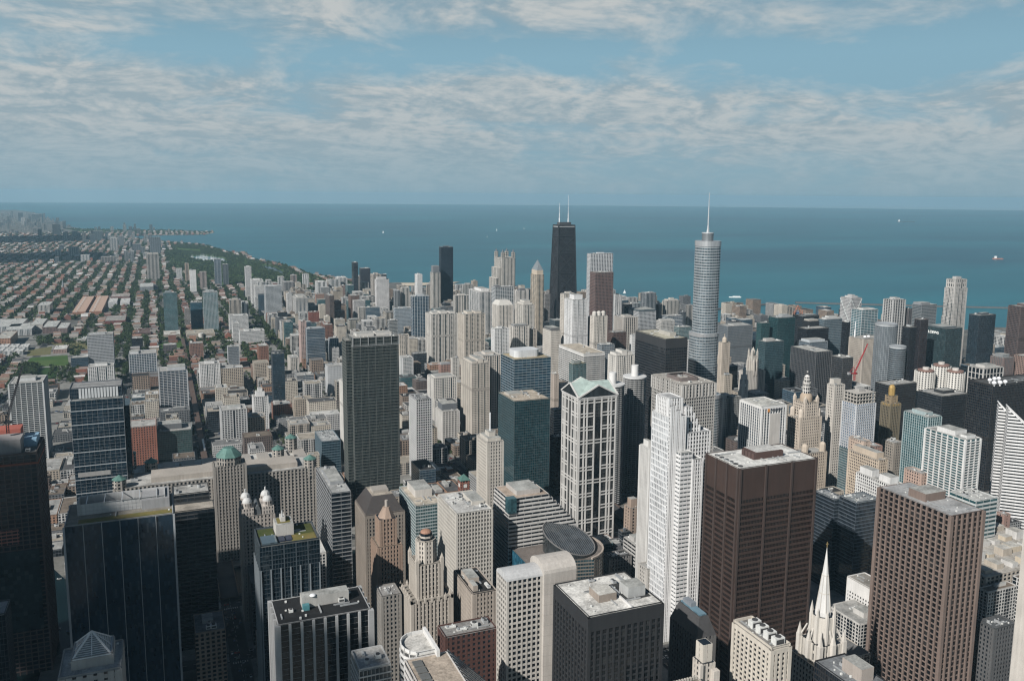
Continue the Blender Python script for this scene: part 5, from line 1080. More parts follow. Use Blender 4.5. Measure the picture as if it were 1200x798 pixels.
rr = b.r; loc = Vector((rr[1]-34, rr[3]-16, 209)); dpt = pix(loc)[2]; tip = CAM+(FW+RT*((27-CX)/F)-UP*((428-CY)/F))*dpt; px_ = pix(loc)
loc = CAM+(FW+RT*((9-CX)/F)-UP*((503-CY)/F))*(dpt-6); loc.z = 208; crane(loc, 9, tip, (.035, .035, .038), 'black lattice tower crane on the unfinished tower at the left edge', 12, 2.0)
# pyramid-roofed granite building
b = B(68, 142, 148, 783, 140, mod('stone', wall=(.33, .315, .29), bay=5, pw=3.4, sh=2.4), 'grey granite building with a white ribbed glass pyramid on top', side='E', d=34, roof=(.42, .43, .43), units=0)
q = b.lr(b.r); ri = frac(q, .20, .86, .22, .85); b.block(tuple(x+(b.ox if i < 2 else b.oy) for i, x in enumerate(ri)), 140.3, 146, mod('stone', wall=(.36, .34, .31), bay=9, pw=8), 'upper_tier', roof=(.45, .46, .46))
py_ = frac(ri, .02, .96, .02, .96); cx_, cy_ = (py_[0]+py_[1])/2, (py_[2]+py_[3])/2; o = b.part('glass_pyramid', MB().cone(rp(py_), 146.4, (cx_, cy_, 157)), glass((.16, .175, .18), 1.2, .9)); mb = MB()
for i in range(4):
    A_, B_ = Vector((*rp(py_)[i], 146.4)), Vector((*rp(py_)[(i+1) % 4], 146.4)); ap = Vector((cx_, cy_, 157.2)); mb.bar(A_, ap, .8); mb.bar(A_, B_, .8)
    for k_ in range(1, 12): t_ = k_/12; mb.bar(A_.lerp(ap, t_), B_.lerp(ap, t_), .22)
    mb.bar((A_+B_)/2, ap, .5)
b.part('white_ribs', mb, wall((.60, .61, .61)), o)
b.block((b.r[0]+3, b.r[1]-9, b.r[2]-9, b.r[2]-.3), 0, 131, mod('stone', wall=(.33, .315, .29), bay=5, pw=3.4), 'front_wing', roof=(.5, .51, .51))
B(-60, 6, 12, 720, 150, mod('dkglass', wall=(.05, .055, .06), bay=2), 'dark glass tower corner at the bottom left edge beside the river', side='E', roof=(.34, .35, .36), units=1)
# four-domed building
b = B(274.5, 283, 322, 607, 105, mod('stone', wall=(.36, .31, .26), bay=3.6, pw=2.), 'tan stone tower with a vaulted roof and four white corner domes', roof=(.13, .13, .13), units=0); q = b.lr(b.r); dm = wall((.50, .50, .48), .6)
for x in (q[0]+6, q[1]-6):
    for y in (q[2]+6, q[3]-6): o = b.part('corner_lantern', MB().box(x-5.6, x+5.6, y-5.6, y+5.6, 105, 113).prism(circle(x, y, 4.9, 12), 113, 118), facade(mod('stone', wall=(.40, .35, .30), bay=2.6, fl=4.2))); b.part('white_dome', MB().dome(x, y, 118, 4.5, 4.8, 16, 5).prism(circle(x, y, .8, 8), 123, 126), dm, o)
mb = MB(); n = 12; vr = (q[0]+12.5, q[1]-12.5, q[2]+2, q[3]-2); xm = (vr[0]+vr[1])/2; hw = (vr[1]-vr[0])/2; pr_ = [(xm-hw*cos(pi*i/n), 105.5+9*sin(pi*i/n)) for i in range(n+1)]
for i in range(n): mb.face([(pr_[i][0], vr[2], pr_[i][1]), (pr_[i+1][0], vr[2], pr_[i+1][1]), (pr_[i+1][0], vr[3], pr_[i+1][1]), (pr_[i][0], vr[3], pr_[i][1])])
mb.face([(x, vr[2], z) for x, z in reversed(pr_)]); mb.face([(x, vr[3], z) for x, z in pr_]); b.part('vaulted_roof', mb, plain('vault_roof', (.11, .12, .125), .5, .2))
# vast warehouse block with the green capped tower
MS = mod('stone', wall=(.33, .295, .25), bay=4.2, pw=1.9, sh=1.5, fl=3.9, pd=.7); rr = (-58, 160, 990, 1100)
b = T('merchandise_block', 'stone building', 'vast tan stone warehouse block with ribbed walls and small green corner caps', rr, 92); b.block((-58, 160, 990, 1040), 0, 91, MS, roof=(.46, .45, .43)); b.block((-50, 152, 1040.2, 1100), 0, 82, MS, 'rear_wing', roof=(.62, .61, .58))
for k_ in range(9): x = -30+k_*22; b.part('roof_ridge', MB().box(x-b.ox, x+14-b.ox, 1048-b.oy, 1092-b.oy, 82.4, 86), [wall((.36, .32, .27)), roofm((.55, .54, .52))])
b.part('roof_attic', MB().box(-20-b.ox, 140-b.ox, 1000-b.oy, 1030-b.oy, 91.3, 97), [wall((.38, .33, .27))])
for x, y in ((-52, 996), (154, 996), (-44, 1094), (146, 1094), (-20, 1050), (124, 1050)): 
    b.part('corner_tower', MB().prism(b.L(circle(x, y, 7.5, 8, pi/8)), 80, 101), facade(MS)); b.part('green_cap', MB().cone(b.L(circle(x, y, 8, 8, pi/8)), 101, (x-b.ox, y-b.oy, 106)), GREENCU)
b.units((-50, 150, 1002, 1034), 91.5, 8, 5, 1.3); b.units((-40, 150, 1045, 1098), 82.5, 8, 6, 1.3)
c = (62, 984); b = T('capped_tower', 'stone tower', 'tan stone tower with an octagonal green copper cap', (45, 79, 967, 1001), 128); b.block((45, 79, 968, 989.7), 0, 111, mod('stone', wall=(.27, .24, .205), bay=3.4, pw=1.8, pd=.6), roof=(.4, .38, .35)); b.part('octagon', MB().prism(b.L(circle(62, 980, 14, 8, pi/8)), 111, 120), facade(mod('stone', wall=(.28, .25, .21), bay=3.5, fl=5))); b.part('green_cap', MB().prism(b.L(circle(62, 980, 14.8, 8, pi/8)), 120, 129, pts2=b.L(circle(62, 980, 6, 8, pi/8))), GREENCU)
# dark riverside slab
b = B(406.5, 413.5, 467, 397, 236, S((.105, .115, .108), (.014, .021, .022), 1.55, 3.9, .16, .7, .16, .14, big=(6, 3.2)), 'dark green-grey glass slab, the tallest tower left of centre', roof=(.36, .35, .33), pent=[(.12, .5, .3, .8), (.55, .9, .35, .8)], ph=4, pcl=(.5, .47, .42), units=3, top=0, par=.5)
g = MB(); q = inset(b.lr(b.r), -.5); lattice(g, rp(q), 226, 238, S(GREY, GD, 9.2, 12, .9, .5, .3, .2)); b.part('crown_fins', g, wall((.27, .28, .275))); b.part('open_crown', MB().rect(inset(b.lr(b.r), -.25), 226.2, 228), wall((.10, .11, .11)))
q = b.lr(b.r); b.block((b.r[0]-7, b.r[0]-.3, b.r[2]+8, b.r[3]-3), 0, 232, S((.12, .13, .12), (.014, .021, .022), 1.55, 3.9, .16, .7, .16, .14), 'side_wing', roof=(.36, .35, .33))
# blue glass office roof house
h2 = [h for h in HAND if 'white oval roof house' in h[4]][0]
R_ = fp(587, 602.5, 645.5, 422, 190); o = link('roof_house', MB().prism([(x-h2[1], y-h2[2]) for x, y in rounded(frac(R_, .12, .80, .25, .8), 7)], 190.2, 200).mesh('roof_house', [wall((.56, .57, .57), .5)]), h2[0])
# mansard roof office
mr = [T for T in [MANS]][0]; R_ = fp(416, 428, 474, 605, 104); q = (R_[0]-mr[1], R_[1]-mr[1], R_[2]-mr[2], R_[3]-mr[2])
link('mansard_roof', MB().hip(inset(q, .2), 104.2, 16, 9, 0, 1).mesh('mansard_roof', [plain('mansard_slate', (.050, .043, .040), .6), roofm((.42, .37, .31))]), mr[0])
mb = MB().rect(frac(q, .3, .7, .35, .65), 120.2, 123); link('penthouse', mb.mesh('penthouse', [wall((.34, .30, .25))]), mr[0])
# stepped cream tower
c = at(499.5, 621, 142); st_ = mod('stone', wall=(.46, .40, .325), bay=3.2, pw=1.7, pd=.7, sh=1.1); rr = (c.x-17, c.x+17, c.y-15, c.y+19)
b = T('stepped_tower', 'stone tower', 'cream gothic stepped tower with an orange-capped octagon top', rr, 142); m_ = wall((.48, .42, .34))
b.block(rr, 0, 88, st_, roof=(.35, .32, .28)); b.block((c.x-10.5, c.x+10.5, c.y-9, c.y+12), 88, 116, mod('stone', wall=(.48, .42, .34), bay=3., pw=1.5, pd=.7, sh=1.), 'middle_tier', roof=(.35, .32, .28)); b.block(circle(c.x, c.y+1, 8.2, 8, pi/8), 116, 134, mod('stone', wall=(.50, .44, .36), bay=3.2, pw=1.4), 'octagon', roof=(.35, .32, .28)); b.block(circle(c.x, c.y+1, 5.2, 8, pi/8), 134, 140, mod('stone', wall=(.50, .44, .36), bay=3), 'lantern'); b.part('orange_cap', MB().dome(0, -1., 140, 4.6, 2.6, 12), plain('terracotta_cap', (.30, .165, .11), .7))
q = b.lr(rr)
for i in range(7):
    for (x, y) in ((q[0]+(q[1]-q[0])*i/6, q[2]), (q[0]+(q[1]-q[0])*i/6, q[3]), (q[0], q[2]+(q[3]-q[2])*i/6), (q[1], q[2]+(q[3]-q[2])*i/6)):
        b.part('pinnacle', MB().box(x-.8, x+.8, y-.8, y+.8, 87, 91).cone(circle(x, y, .9, 4, pi/4), 91, (x, y, 93.5)), m_)
for x, y in ((-10.5, -10.5), (10.5, -10.5), (-10.5, 10.5), (10.5, 10.5)): b.part('pinnacle', MB().box(x-1.3, x+1.3, y-1.3, y+1.3, 110, 121).cone(circle(x, y, 1.5, 4, pi/4), 121, (x, y, 125)), m_)
# terracotta tower
c = at(452.5, 589, 143); tst = mod('stone', wall=(.33, .21, .135), bay=2.9, pw=1.6, sh=1.5, pd=.4); rr = (c.x-10.5, c.x+11.5, c.y-9, c.y+15)
b = T('terracotta_tower', 'stone tower', 'orange terracotta tower with an octagonal pitched top', rr, 143); b.block(rr, 0, 106, tst, roof=(.3, .25, .2)); b.block((c.x-7.5, c.x+7.5, c.y-6, c.y+9), 106, 130, tst, 'upper_tier'); b.part('pitched_roof', MB().prism(circle(0, -3+1.5, 7.6, 8, pi/8), 130, 139, pts2=circle(0, -1.5, 3, 8, pi/8)), wall((.33, .22, .15))); b.part('finial', MB().prism(circle(0, -1.5, 1.4, 8), 139, 145), wall((.42, .36, .3)))
# striped terraced office
R_ = fp(577.5, 596, 676, 590, 122); st_ = mod('wband', wall=(.54, .52, .48), fl=3.9, sh=1.9, bay=8, pw=.2, sd=.5); L_ = R_[1]-R_[0]
b = T('terraced_office', 'office building', 'white striped office stepping down in terraces beside the sliced glass drum', R_, 126)
b.block(R_, 0, 94, st_, roof=(.44, .38, .32))
for k_ in range(8): b.block((R_[0]+.2*k_, R_[0]+L_*(.96-.052*k_), R_[2]+.3*k_, R_[3]-.3*k_), 94+3.9*k_, 97.9+3.9*k_, st_, 'terrace', roof=(.46, .37, .30), par=.4)
b.pent((R_[0]+L_*.16, R_[0]+L_*.5, R_[2]+8, R_[3]-6), 125.2, 5, (.42, .38, .34)); b.part('glass_atrium', MB().box(R_[0]-.6-b.ox, R_[0]+8-b.ox, R_[2]-.8-b.oy, R_[2]+7-b.oy, 112, 126.5), glass((.03, .07, .08), 2, 2)); b.units((R_[0]+L_*.2, R_[0]+L_*.6, R_[2], R_[3]), 125.3, 4)
# sliced glass drum
c = at(668, 637, 82); rr = (c.x-52, c.x+22, c.y-24, c.y+26); b = T('drum_office', 'office building', 'glass office with a slanted sliced drum on its roof', rr, 84)
pts = [(rr[0], rr[2]+8), (c.x-22, rr[2]+4)]+[(c.x+34*cos(a_), c.y+4+34*sin(a_)) for a_ in [R(-70+14*i) for i in range(9)]]+[(rr[0], rr[3]+6)]
b.block(pts, 0, 76, mod('tlglass', wall=(.19, .165, .14), glass=(.02, .045, .055), bay=2.6, sh=1.2), roof=(.19, .165, .15), stain=.3)
b.part('blue_wall', MB().box(rr[0]-.6-b.ox, rr[0]-.1-b.ox, rr[2]+9-b.oy, rr[3]-b.oy, 20, 77), glass((.025, .10, .15), 2, 3.6)); b.part('blue_wall', MB().box(rr[0]-b.ox, rr[0]+16-b.ox, rr[2]+7.2-b.oy, rr[2]+7.7-b.oy, 20, 76.5), glass((.05, .17, .24), 2, 3.6))
n = 40; dcx, dcy, dr = c.x-b.ox-1, c.y-b.oy+1, 25.; P_ = circle(dcx, dcy, dr, n); zf = lambda x, y: 88+((-(x-dcx)*.62+(y-dcy)*.78)/dr)*10
mb = MB(); k = len(mb.v); mb.v += [(*p_, 76.3) for p_ in P_]+[(*p_, zf(*p_)) for p_ in P_]
for i in range(n): j = (i+1) % n; mb.f.append((i, j, n+j, n+i)); mb.m.append(0)
b.part('drum', mb, [glass((.03, .035, .037), 1.6, 3.)]); mb = MB(); mb.face([(*p_, zf(*p_)) for p_ in P_]); o = b.part('sliced_skylight', mb, [glass((.045, .055, .062), 2.2, 2.2)])
mb = MB()
for i in range(n): j = (i+1) % n; mb.bar((*P_[i], zf(*P_[i])+.2), (*P_[j], zf(*P_[j])+.2), .9)
for i in range(-10, 11):
    x = dcx+dr*i/10.5; h_ = math.sqrt(max(0, dr*dr-(x-dcx)**2)); mb.bar((x, dcy-h_, zf(x, dcy-h_)+.12), (x, dcy+h_, zf(x, dcy+h_)+.12), .25)
b.part('skylight_ribs', mb, wall((.17, .165, .16)), o)
mb = MB(); A_ = [R(-75+15*i) for i in range(9)]
for a0_, a1_ in zip(A_, A_[1:]): mb.bar((c.x-b.ox+33.6*cos(a0_), c.y+4-b.oy+33.6*sin(a0_), 77.5), (c.x-b.ox+33.6*cos(a1_), c.y+4-b.oy+33.6*sin(a1_), 77.5), 1.6)
b.part('curved_rim', mb, wall((.40, .32, .25)))
# barrel-topped grid office
R_ = fp(583, 594.5, 635, 678, 160); R_ = (R_[0], R_[1], R_[2], R_[2]+min(24, R_[3]-R_[2])); st_ = mod('cgrid', wall=(.48, .44, .38), bay=3.6, fl=3.9, pw=1.1, sh=1.5); b = T('barrel_roof_office', 'office tower', 'beige grid office with a barrel-vaulted roof and a blank service tower', (R_[0], R_[1]+26, R_[2], R_[3]), 166)
b.block(R_, 0, 158, st_)
def barrel(b, r, z, h, m, name, ends=None, n=10):
    y0, y1 = r[2], r[3]; ym, hw = (y0+y1)/2, (y1-y0)/2; P = [(ym-hw*cos(pi*i/n), z+h*sin(pi*i/n)) for i in range(n+1)]; mb = MB(); q = b.lr((r[0], r[1], 0, 0)); oy = b.oy
    for i in range(n): mb.face([(q[1], P[i][0]-oy, P[i][1]), (q[1], P[i+1][0]-oy, P[i+1][1]), (q[0], P[i+1][0]-oy, P[i+1][1]), (q[0], P[i][0]-oy, P[i][1])])
    mb.face([(q[0], y-oy, zz) for y, zz in P]); mb.face([(q[1], y-oy, zz) for y, zz in reversed(P)]); return b.part(name, mb, m)
barrel(b, inset(R_, -.6, -.4, -.6, -.6), 158, 4.5, wall((.44, .44, .43)), 'barrel_roof')
R2_ = (R_[1]+.4, at(680, 660, 166).x, R_[2]-3, R_[3]+3); b.block(R2_, 0, 160, mod('cgrid', wall=(.47, .425, .365), bay=40, fl=200, pw=30, sh=190, pd=.1, sd=.05), 'service_tower', edges=[]) if False else b.part('service_tower', MB().rect(b.lr(R2_), 0, 160), wall((.48, .43, .37))); barrel(b, R2_, 160, 7, wall((.48, .43, .37)), 'rounded_top'); g = MB(); lattice(g, b.L(rp(R2_)), 2, 160, S(GREY, GD, 50, 7.4, .1, .12, 0, .04)); b.part('panel_joints', g, wall((.30, .27, .23)))
# white angular roofs at the bottom
A1, A2 = fp(413, 421, 458, 787, 143, d=22), fp(452, 468, 512, 773, 150, d=24)
b = T('angular_office', 'office building', 'white office of curved and sloping roofs with skylights at the bottom edge', (A1[0], A2[1]+8, A2[2]-40, A2[3]), 154); wm = wall((.66, .645, .61))
b.block(A1, 0, 143, mod('wband', wall=(.52, .51, .48), fl=3.9, sh=.8, bay=2.2, glass=(.02, .03, .035), pw=.2), roof=(.60, .58, .55), par=1.6, stain=.6); b.units(A1, 143.2, 4, 2)
P_ = [(A2[0]+10, A2[2]), (A2[1], A2[2]), (A2[1], A2[3]), (A2[0]+14, A2[3])]+[(A2[0]+10-10*sin(a_)+4, (A2[2]+A2[3])/2+(A2[3]-A2[2])/2*cos(a_)) for a_ in [pi*i/8 for i in range(1, 8)]]
b.block(P_, 0, 150, mod('wband', wall=(.60, .58, .55), fl=4), 'curved_block', roof=(.62, .60, .565), par=2.4, wallc=(.64, .625, .59)); b.part('curved_wall', MB().prism(b.L([(x, y) for x, y in P_]), 138, 149.9), wm)
fr = (A2[0]+3, A2[1]+6, A2[2]-38, A2[2]-.4); b.block(fr, 0, 149, mod('wband', wall=(.56, .53, .49), fl=4), 'front_block', roof=(.50, .42, .345), par=.9)
for i in range(5): y = fr[3]-4-7*i; o = b.part('skylight', MB().rect(b.lr((fr[0]+3, fr[0]+8.5, y-6, y)), 149.35, 150.2), glass((.16, .16, .15), 1.5, 1.5))
q = b.lr(fr); mb = MB(); mb.v += [(q[1]+.2, q[2], 150.4), (q[1]+.2, q[3], 150.4), (q[1]+24, q[3], 126), (q[1]+24, q[2], 126), (q[1]+.2, q[2], 128), (q[1]+.2, q[3], 128)]; mb.f += [(0, 3, 2, 1), (0, 4, 3), (1, 2, 5)]; mb.m += [0, 0, 0]; o = b.part('sloping_glass', mb, glass((.05, .065, .075), 1.6, 2.)); mb = MB()
for i in range(9): y = q[2]+(q[3]-q[2])*i/8; mb.bar((q[1]+.2, y, 150.5), (q[1]+24, y, 126.1), .35)
b.part('glazing_bars', mb, wall((.34, .36, .37)), o)
b.part('white_parapet', MB().box(b.lr(A2)[1]-1.2, b.lr(A2)[1]+.6, b.lr(A2)[2]-4, b.lr(A2)[3]+1, 140, 153.5), wm)
# church spire
p = at(969.5, 637, 173); b = T('church_spire', 'church', 'pale gothic church steeple with a slender spire and clustered pinnacles', (p.x-14, p.x+14, p.y-14, p.y+14), 173); m_ = wall((.58, .53, .455)); sm = wall((.62, .60, .56), .6)
b.block((p.x-14, p.x+14, p.y-14, p.y+14), 0, 88, mod('stone', wall=(.48, .43, .36), bay=3, pw=1.6), roof=(.3, .28, .25))
b.part('spire', MB().prism(circle(0, 0, 5.6, 8, pi/8), 121, 124).prism(circle(0, 0, 5.2, 8, pi/8), 124, 150, pts2=circle(0, 0, 2.3, 8, pi/8)).cone(circle(0, 0, 2.3, 8, pi/8), 150, (0, 0, 171)), sm)
mb = MB()
for z, rr_ in ((137, 3.9), (150, 2.5)): mb.prism(circle(0, 0, rr_, 8, pi/8), z, z+.7)
for i in range(8): a_ = pi/8+pi/4*i; mb.bar((5.4*cos(a_), 5.4*sin(a_), 124), (2.3*cos(a_), 2.3*sin(a_), 150), .35)
b.part('spire_bands', mb, m_); b.part('cross', MB().box(-.2, .2, -.2, .2, 170.5, 174.5).box(-1., 1., -.21, .21, 172.6, 173.1), plain('gilt_cross', (.35, .26, .12), .5, .4))
b.block(circle(p.x, p.y, 7.2, 8, pi/8), 100, 121, mod('stone', wall=(.56, .51, .43), bay=5.6, fl=11, pw=2.8, sh=3., pd=.8), 'belfry'); b.block((p.x-9.5, p.x+9.5, p.y-9.5, p.y+9.5), 88, 102, mod('stone', wall=(.55, .50, .42), bay=4, fl=7, pw=2., sh=2, pd=.9), 'lower_stage')
for i in range(8):
    a_ = pi/4*i+pi/8; x, y = 8.2*cos(a_), 8.2*sin(a_); o = b.part('pinnacle', MB().box(x-.9, x+.9, y-.9, y+.9, 100, 122).cone(circle(x, y, 1.2, 4, pi/4), 122, (x, y, 129)), m_)
for (x, y) in ((-10.5, -10.5), (10.5, -10.5), (-10.5, 10.5), (10.5, 10.5), (0, -11.5), (-11.5, 0), (11.5, 0), (0, 11.5)):
    b.part('buttress_pinnacle', MB().box(x-1.5, x+1.5, y-1.5, y+1.5, 70, 104).cone(circle(x, y, 1.8, 4, pi/4), 104, (x, y, 113)).bar((x, y, 101), (x*.66, y*.66, 112), .9), m_)
# dark mansard tower with a blue glass roof
b = B(786, 817, 838.5, 748, 112, mod('stone', wall=(.12, .115, .11), bay=3, pw=1.7), 'dark stone tower with a slate mansard and pale blue glass roof', roof=None, units=0); q = b.lr(b.r); b.part('mansard_roof', MB().hip(inset(q, -.3), 112, 13, 4.2), plain('mansard_slate', (.060, .058, .058), .6)); b.part('blue_skylight', MB().rect(inset(q, 4.8), 125.1, 126.2), glass((.10, .17, .21), 2.4, 3)); b.part('roof_frame', MB().rect(frac(q, .35, .65, .5, .8), 126.2, 129), wall((.2, .22, .24)))
# cream chimney-like stone turret in front of it
p = at(826, 752, 128); b = T('stone_turret', 'stone tower', 'narrow cream stone turret rising in front of the dark mansard tower', (p.x-6, p.x+6, p.y-7, p.y+7), 128); b.block((p.x-4.6, p.x+4.6, p.y-5, p.y+5), 0, 116, mod('stone', wall=(.52, .46, .38), bay=3)); b.block((p.x-3.2, p.x+3.2, p.y-3, p.y+4), 116, 128, mod('stone', wall=(.55, .49, .40), bay=2.4), 'upper_stage'); b.part('flanking_pier', MB().box(-7.6, -5.4, -7, -4.8, 0, 117), wall((.56, .50, .42))); b.part('flanking_pier', MB().box(1.5, 6, -9, -5.2, 0, 112), wall((.52, .46, .385)))
# low castellated roof at the bottom edge
p0, p1 = at(746, 800, 112), at(830, 792, 112); b = T('castellated_block', 'stone building', 'low stone roof with a toothed parapet at the bottom edge below the charcoal tower', (p0.x, p1.x-8, p0.y-30, p1.y), 112); b.block((p0.x, p1.x-8, p0.y-30, p1.y), 0, 112, mod('stone', wall=(.42, .38, .31)), roof=(.30, .27, .225)); q = b.lr(b.r); mb = MB(); x = q[0]
while x < q[1]-1: mb.box(x, x+1.1, q[3]-1.2, q[3]+.2, 112.8, 114.6); x += 2.
b.part('toothed_parapet', mb, wall((.46, .42, .35)))
# brown ribbed tower's neighbour: long beaux-arts store
p0 = at(1143, 668, 70); rr = (p0.x+2, p0.x+130, p0.y-10, p0.y+92); b = T('department_store', 'stone building', 'sprawling beige stone store with yellowish roof pavilions right of the brown granite tower', rr, 70); b.block(rr, 0, 66, mod('stone', wall=(.46, .40, .32), bay=5.5, pw=2., sh=1.6), roof=(.46, .43, .39)); gg = random.Random(4)
for i in range(7):
    for j in range(4):
        x, y = rr[0]+6+i*17+gg.uniform(0, 3), rr[2]+6+j*22+gg.uniform(0, 4); w_, d_, h_ = gg.uniform(7, 13), gg.uniform(8, 15), gg.uniform(3, 9); b.pent((x, x+w_, y, y+d_), 66.2, h_, gg.choice([(.50, .41, .28), (.44, .37, .28), (.55, .53, .49)]), 'roof_pavilion', rooff=(.52, .50, .46))
# rooftop fittings of the big foreground towers
for b in (DALEY, CHARCOAL): b.ducts(b.r, b.H, 5, 2)
b = DALEY; q = b.lr(b.r); b.part('roof_cladding', MB().rect(frac(q, .36, .68, .34, .72), 198.4, 204.5, 0, 1), [wall((.085, .05, .042)), roofm((.58, .57, .55))]); mb = MB(); rr = frac(q, .36, .68, .34, .72)
for k_ in range(4): mb.box(rr[0]-2.5, rr[0]-.2, rr[2]+k_*(rr[3]-rr[2])/4, rr[2]+(k_+.8)*(rr[3]-rr[2])/4, 198.4, 203.5); mb.box(rr[1]+.2, rr[1]+2.5, rr[2]+k_*(rr[3]-rr[2])/4, rr[2]+(k_+.8)*(rr[3]-rr[2])/4, 198.4, 203.5)
b.part('roof_housing', mb, wall((.09, .055, .048)))
for k_ in range(6): o = b.part('exhaust_ring', MB().prism(circle(q[0]+5, q[2]+(q[3]-q[2])*(.12+.14*k_), 2.0, 14), 198.35, 199.0), plain('unit_dark', (.05, .05, .05), .7))
g = MB(); P_ = rp(q)
for e_, n_ in ((0, 3), (1, 3), (2, 3), (3, 3)):
    L_ = math.dist(P_[e_], P_[(e_+1) % 4])
    for k_ in range(n_+1): x = min(max(L_*k_/n_, 1.0), L_-1.0); edge_box(g, P_[e_], P_[(e_+1) % 4], x-.9, x+.9, 0, 198.5, 1.3)
b.part('steel_columns', g, wall((.066, .048, .042), .55))
b = CHARCOAL; q = b.lr(b.r); b.part('roof_well', MB().rect(frac(q, .60, .96, .22, .72), 160.33, 160.6), roofm((.05, .05, .05))); b.pent(tuple(v+(b.ox if i < 2 else b.oy) for i, v in enumerate(frac(q, .66, .90, .26, .50))), 160.6, 7, (.42, .42, .40)); b.pent(tuple(v+(b.ox if i < 2 else b.oy) for i, v in enumerate(frac(q, .28, .52, .30, .58))), 160.3, 5, (.28, .22, .17), rooff=(.56, .54, .5)); b.part('white_upstand', MB().rect(frac(q, .575, .595, .02, .74), 160.33, 161.6), wall((.62, .6, .57))); b.units((b.r[0], b.r[1], b.r[2]+18, b.r[3]), 160.5, 5, 9, .7)
b = GREENROOF; q = b.lr(b.r); b.part('planted_roof', MB().rect(frac(q, .55, .96, .06, .40), 150.33, 150.8), MOSS); b.part('planted_roof', MB().rect(frac(q, .62, .96, .42, .94), 150.33, 150.8), grassm('planted_sedum', (.045, .06, .02), (.08, .085, .03))); b.part('planted_roof', MB().rect(frac(q, .04, .30, .52, .94), 150.33, 150.8), grassm('planted_sedum', (.045, .06, .02), (.08, .085, .03)))
o = b.pent(tuple(v+(b.ox if i < 2 else b.oy) for i, v in enumerate(frac(q, .32, .62, .45, .92))), 150.3, 9, (.46, .43, .38)); b.part('roof_terrace', MB().rect(frac(q, .36, .58, .55, .88), 159.1, 159.4), MOSS, o); b.part('stair_house', MB().rect(frac(q, .42, .50, .62, .86), 159.4, 163), wall((.5, .47, .42)), o); b.part('vent_mast', MB().prism(circle(frac(q, .45, .5, 0, 1)[0], 6, .5, 8), 163, 168), METAL, o)
for k_ in range(2): b.part('solar_panel', MB().rect(frac(q, .34+.12*k_, .44+.12*k_, .14, .40), 150.6, 151.3), plain('solar_cells', (.012, .02, .045), .25))
b.part('glass_terrace', MB().rect(frac(q, .05, .30, .05, .46), 150.33, 152.2), glass((.06, .085, .10), 3, 3)); g = MB(); P_ = rp(inset(q, -.5))
for e_ in (0, 3):
    L_ = math.dist(P_[e_], P_[(e_+1) % 4])
    for k_ in range(7): x = 1+(L_-2)*k_/6; edge_box(g, P_[e_], P_[(e_+1) % 4], x-.45, x+.45, 0, 132, .6)
b.part('pale_fins', g, wall((.20, .225, .24)))
b = BLACKROOF; q = b.lr(b.r); b.part('satellite_dish', MB().dome(q[0]+(q[1]-q[0])*.42, q[2]+(q[3]-q[2])*.50, 162.5, 2.0, 1.0, 14), plain('white_paint', (.7, .7, .7), .5)); b.part('teal_tank', MB().rect(frac(q, .30, .37, .36, .46), 155.4, 158.8), plain('teal_paint', (.07, .20, .22), .5))
b = COOLING; q = b.lr(b.r)
for k_ in range(4):
    x, y = q[0]+(q[1]-q[0])*.58, q[2]+(q[3]-q[2])*(.06+.20*k_); o = b.part('cooling_unit', MB().box(x-3.6, x+3.6, y, y+4.6, 130.5, 135.4), plain('unit_pale', (.6, .6, .57), .6)); b.part('fan_grille', MB().box(x-3.0, x+3.0, y-.05, y+.2, 131.2, 134.4).prism(circle(x, y+2.3, 1.9, 14), 135.4, 136), plain('unit_dark', (.05, .05, .05), .7), o)
b = RADOME; q = b.lr(b.r)
for k_, (px, py, r_) in enumerate(((1160, 445, 3.0), (1165.5, 443.5, 3.0), (1170.5, 443.2, 3.0), (1165, 448.5, 3.3), (1172, 448, 3.3), (1178, 447, 3.0))):
    p = at(px, py, 158); x, y = p.x-b.ox, p.y-b.oy; b.part('radome', MB().prism(circle(x, y, 1.2, 8), 153, 155.5).dome(x, y, 157.5, r_, r_, 14, 5).prism(circle(x, y, r_*.6, 14), 155.2, 157.5, pts2=circle(x, y, r_, 14)), plain('white_paint', (.7, .7, .7), .5))
# orange lattice frame on the dark slab
p = at(934.5, 370, 150); k_ = empty('lattice_frame', (p.x, p.y, 153.2), 'orange and blue lattice frame standing on the wide dark slab', 'steel frame'); mb = MB()
for s_ in (-1, 1):
    for y_ in (-3, 3): mb.bar((s_*11, y_, 0), (0, 0, 21), .9)
    mb.bar((s_*11, -3, 0), (s_*11, -3, 10), .9)
for z in (6, 12): w_ = 11*(1-z/21); mb.bar((-w_, -3*(1-z/21), z), (w_, -3*(1-z/21), z), .7)
link('frame', mb.mesh('frame', [plain('rust_paint', (.34, .15, .10), .6)]), k_); link('blue_panel', MB().box(-4, 4, -.4, .4, 1, 7).mesh('blue_panel', [plain('blue_paint', (.10, .25, .42), .5)]), k_)
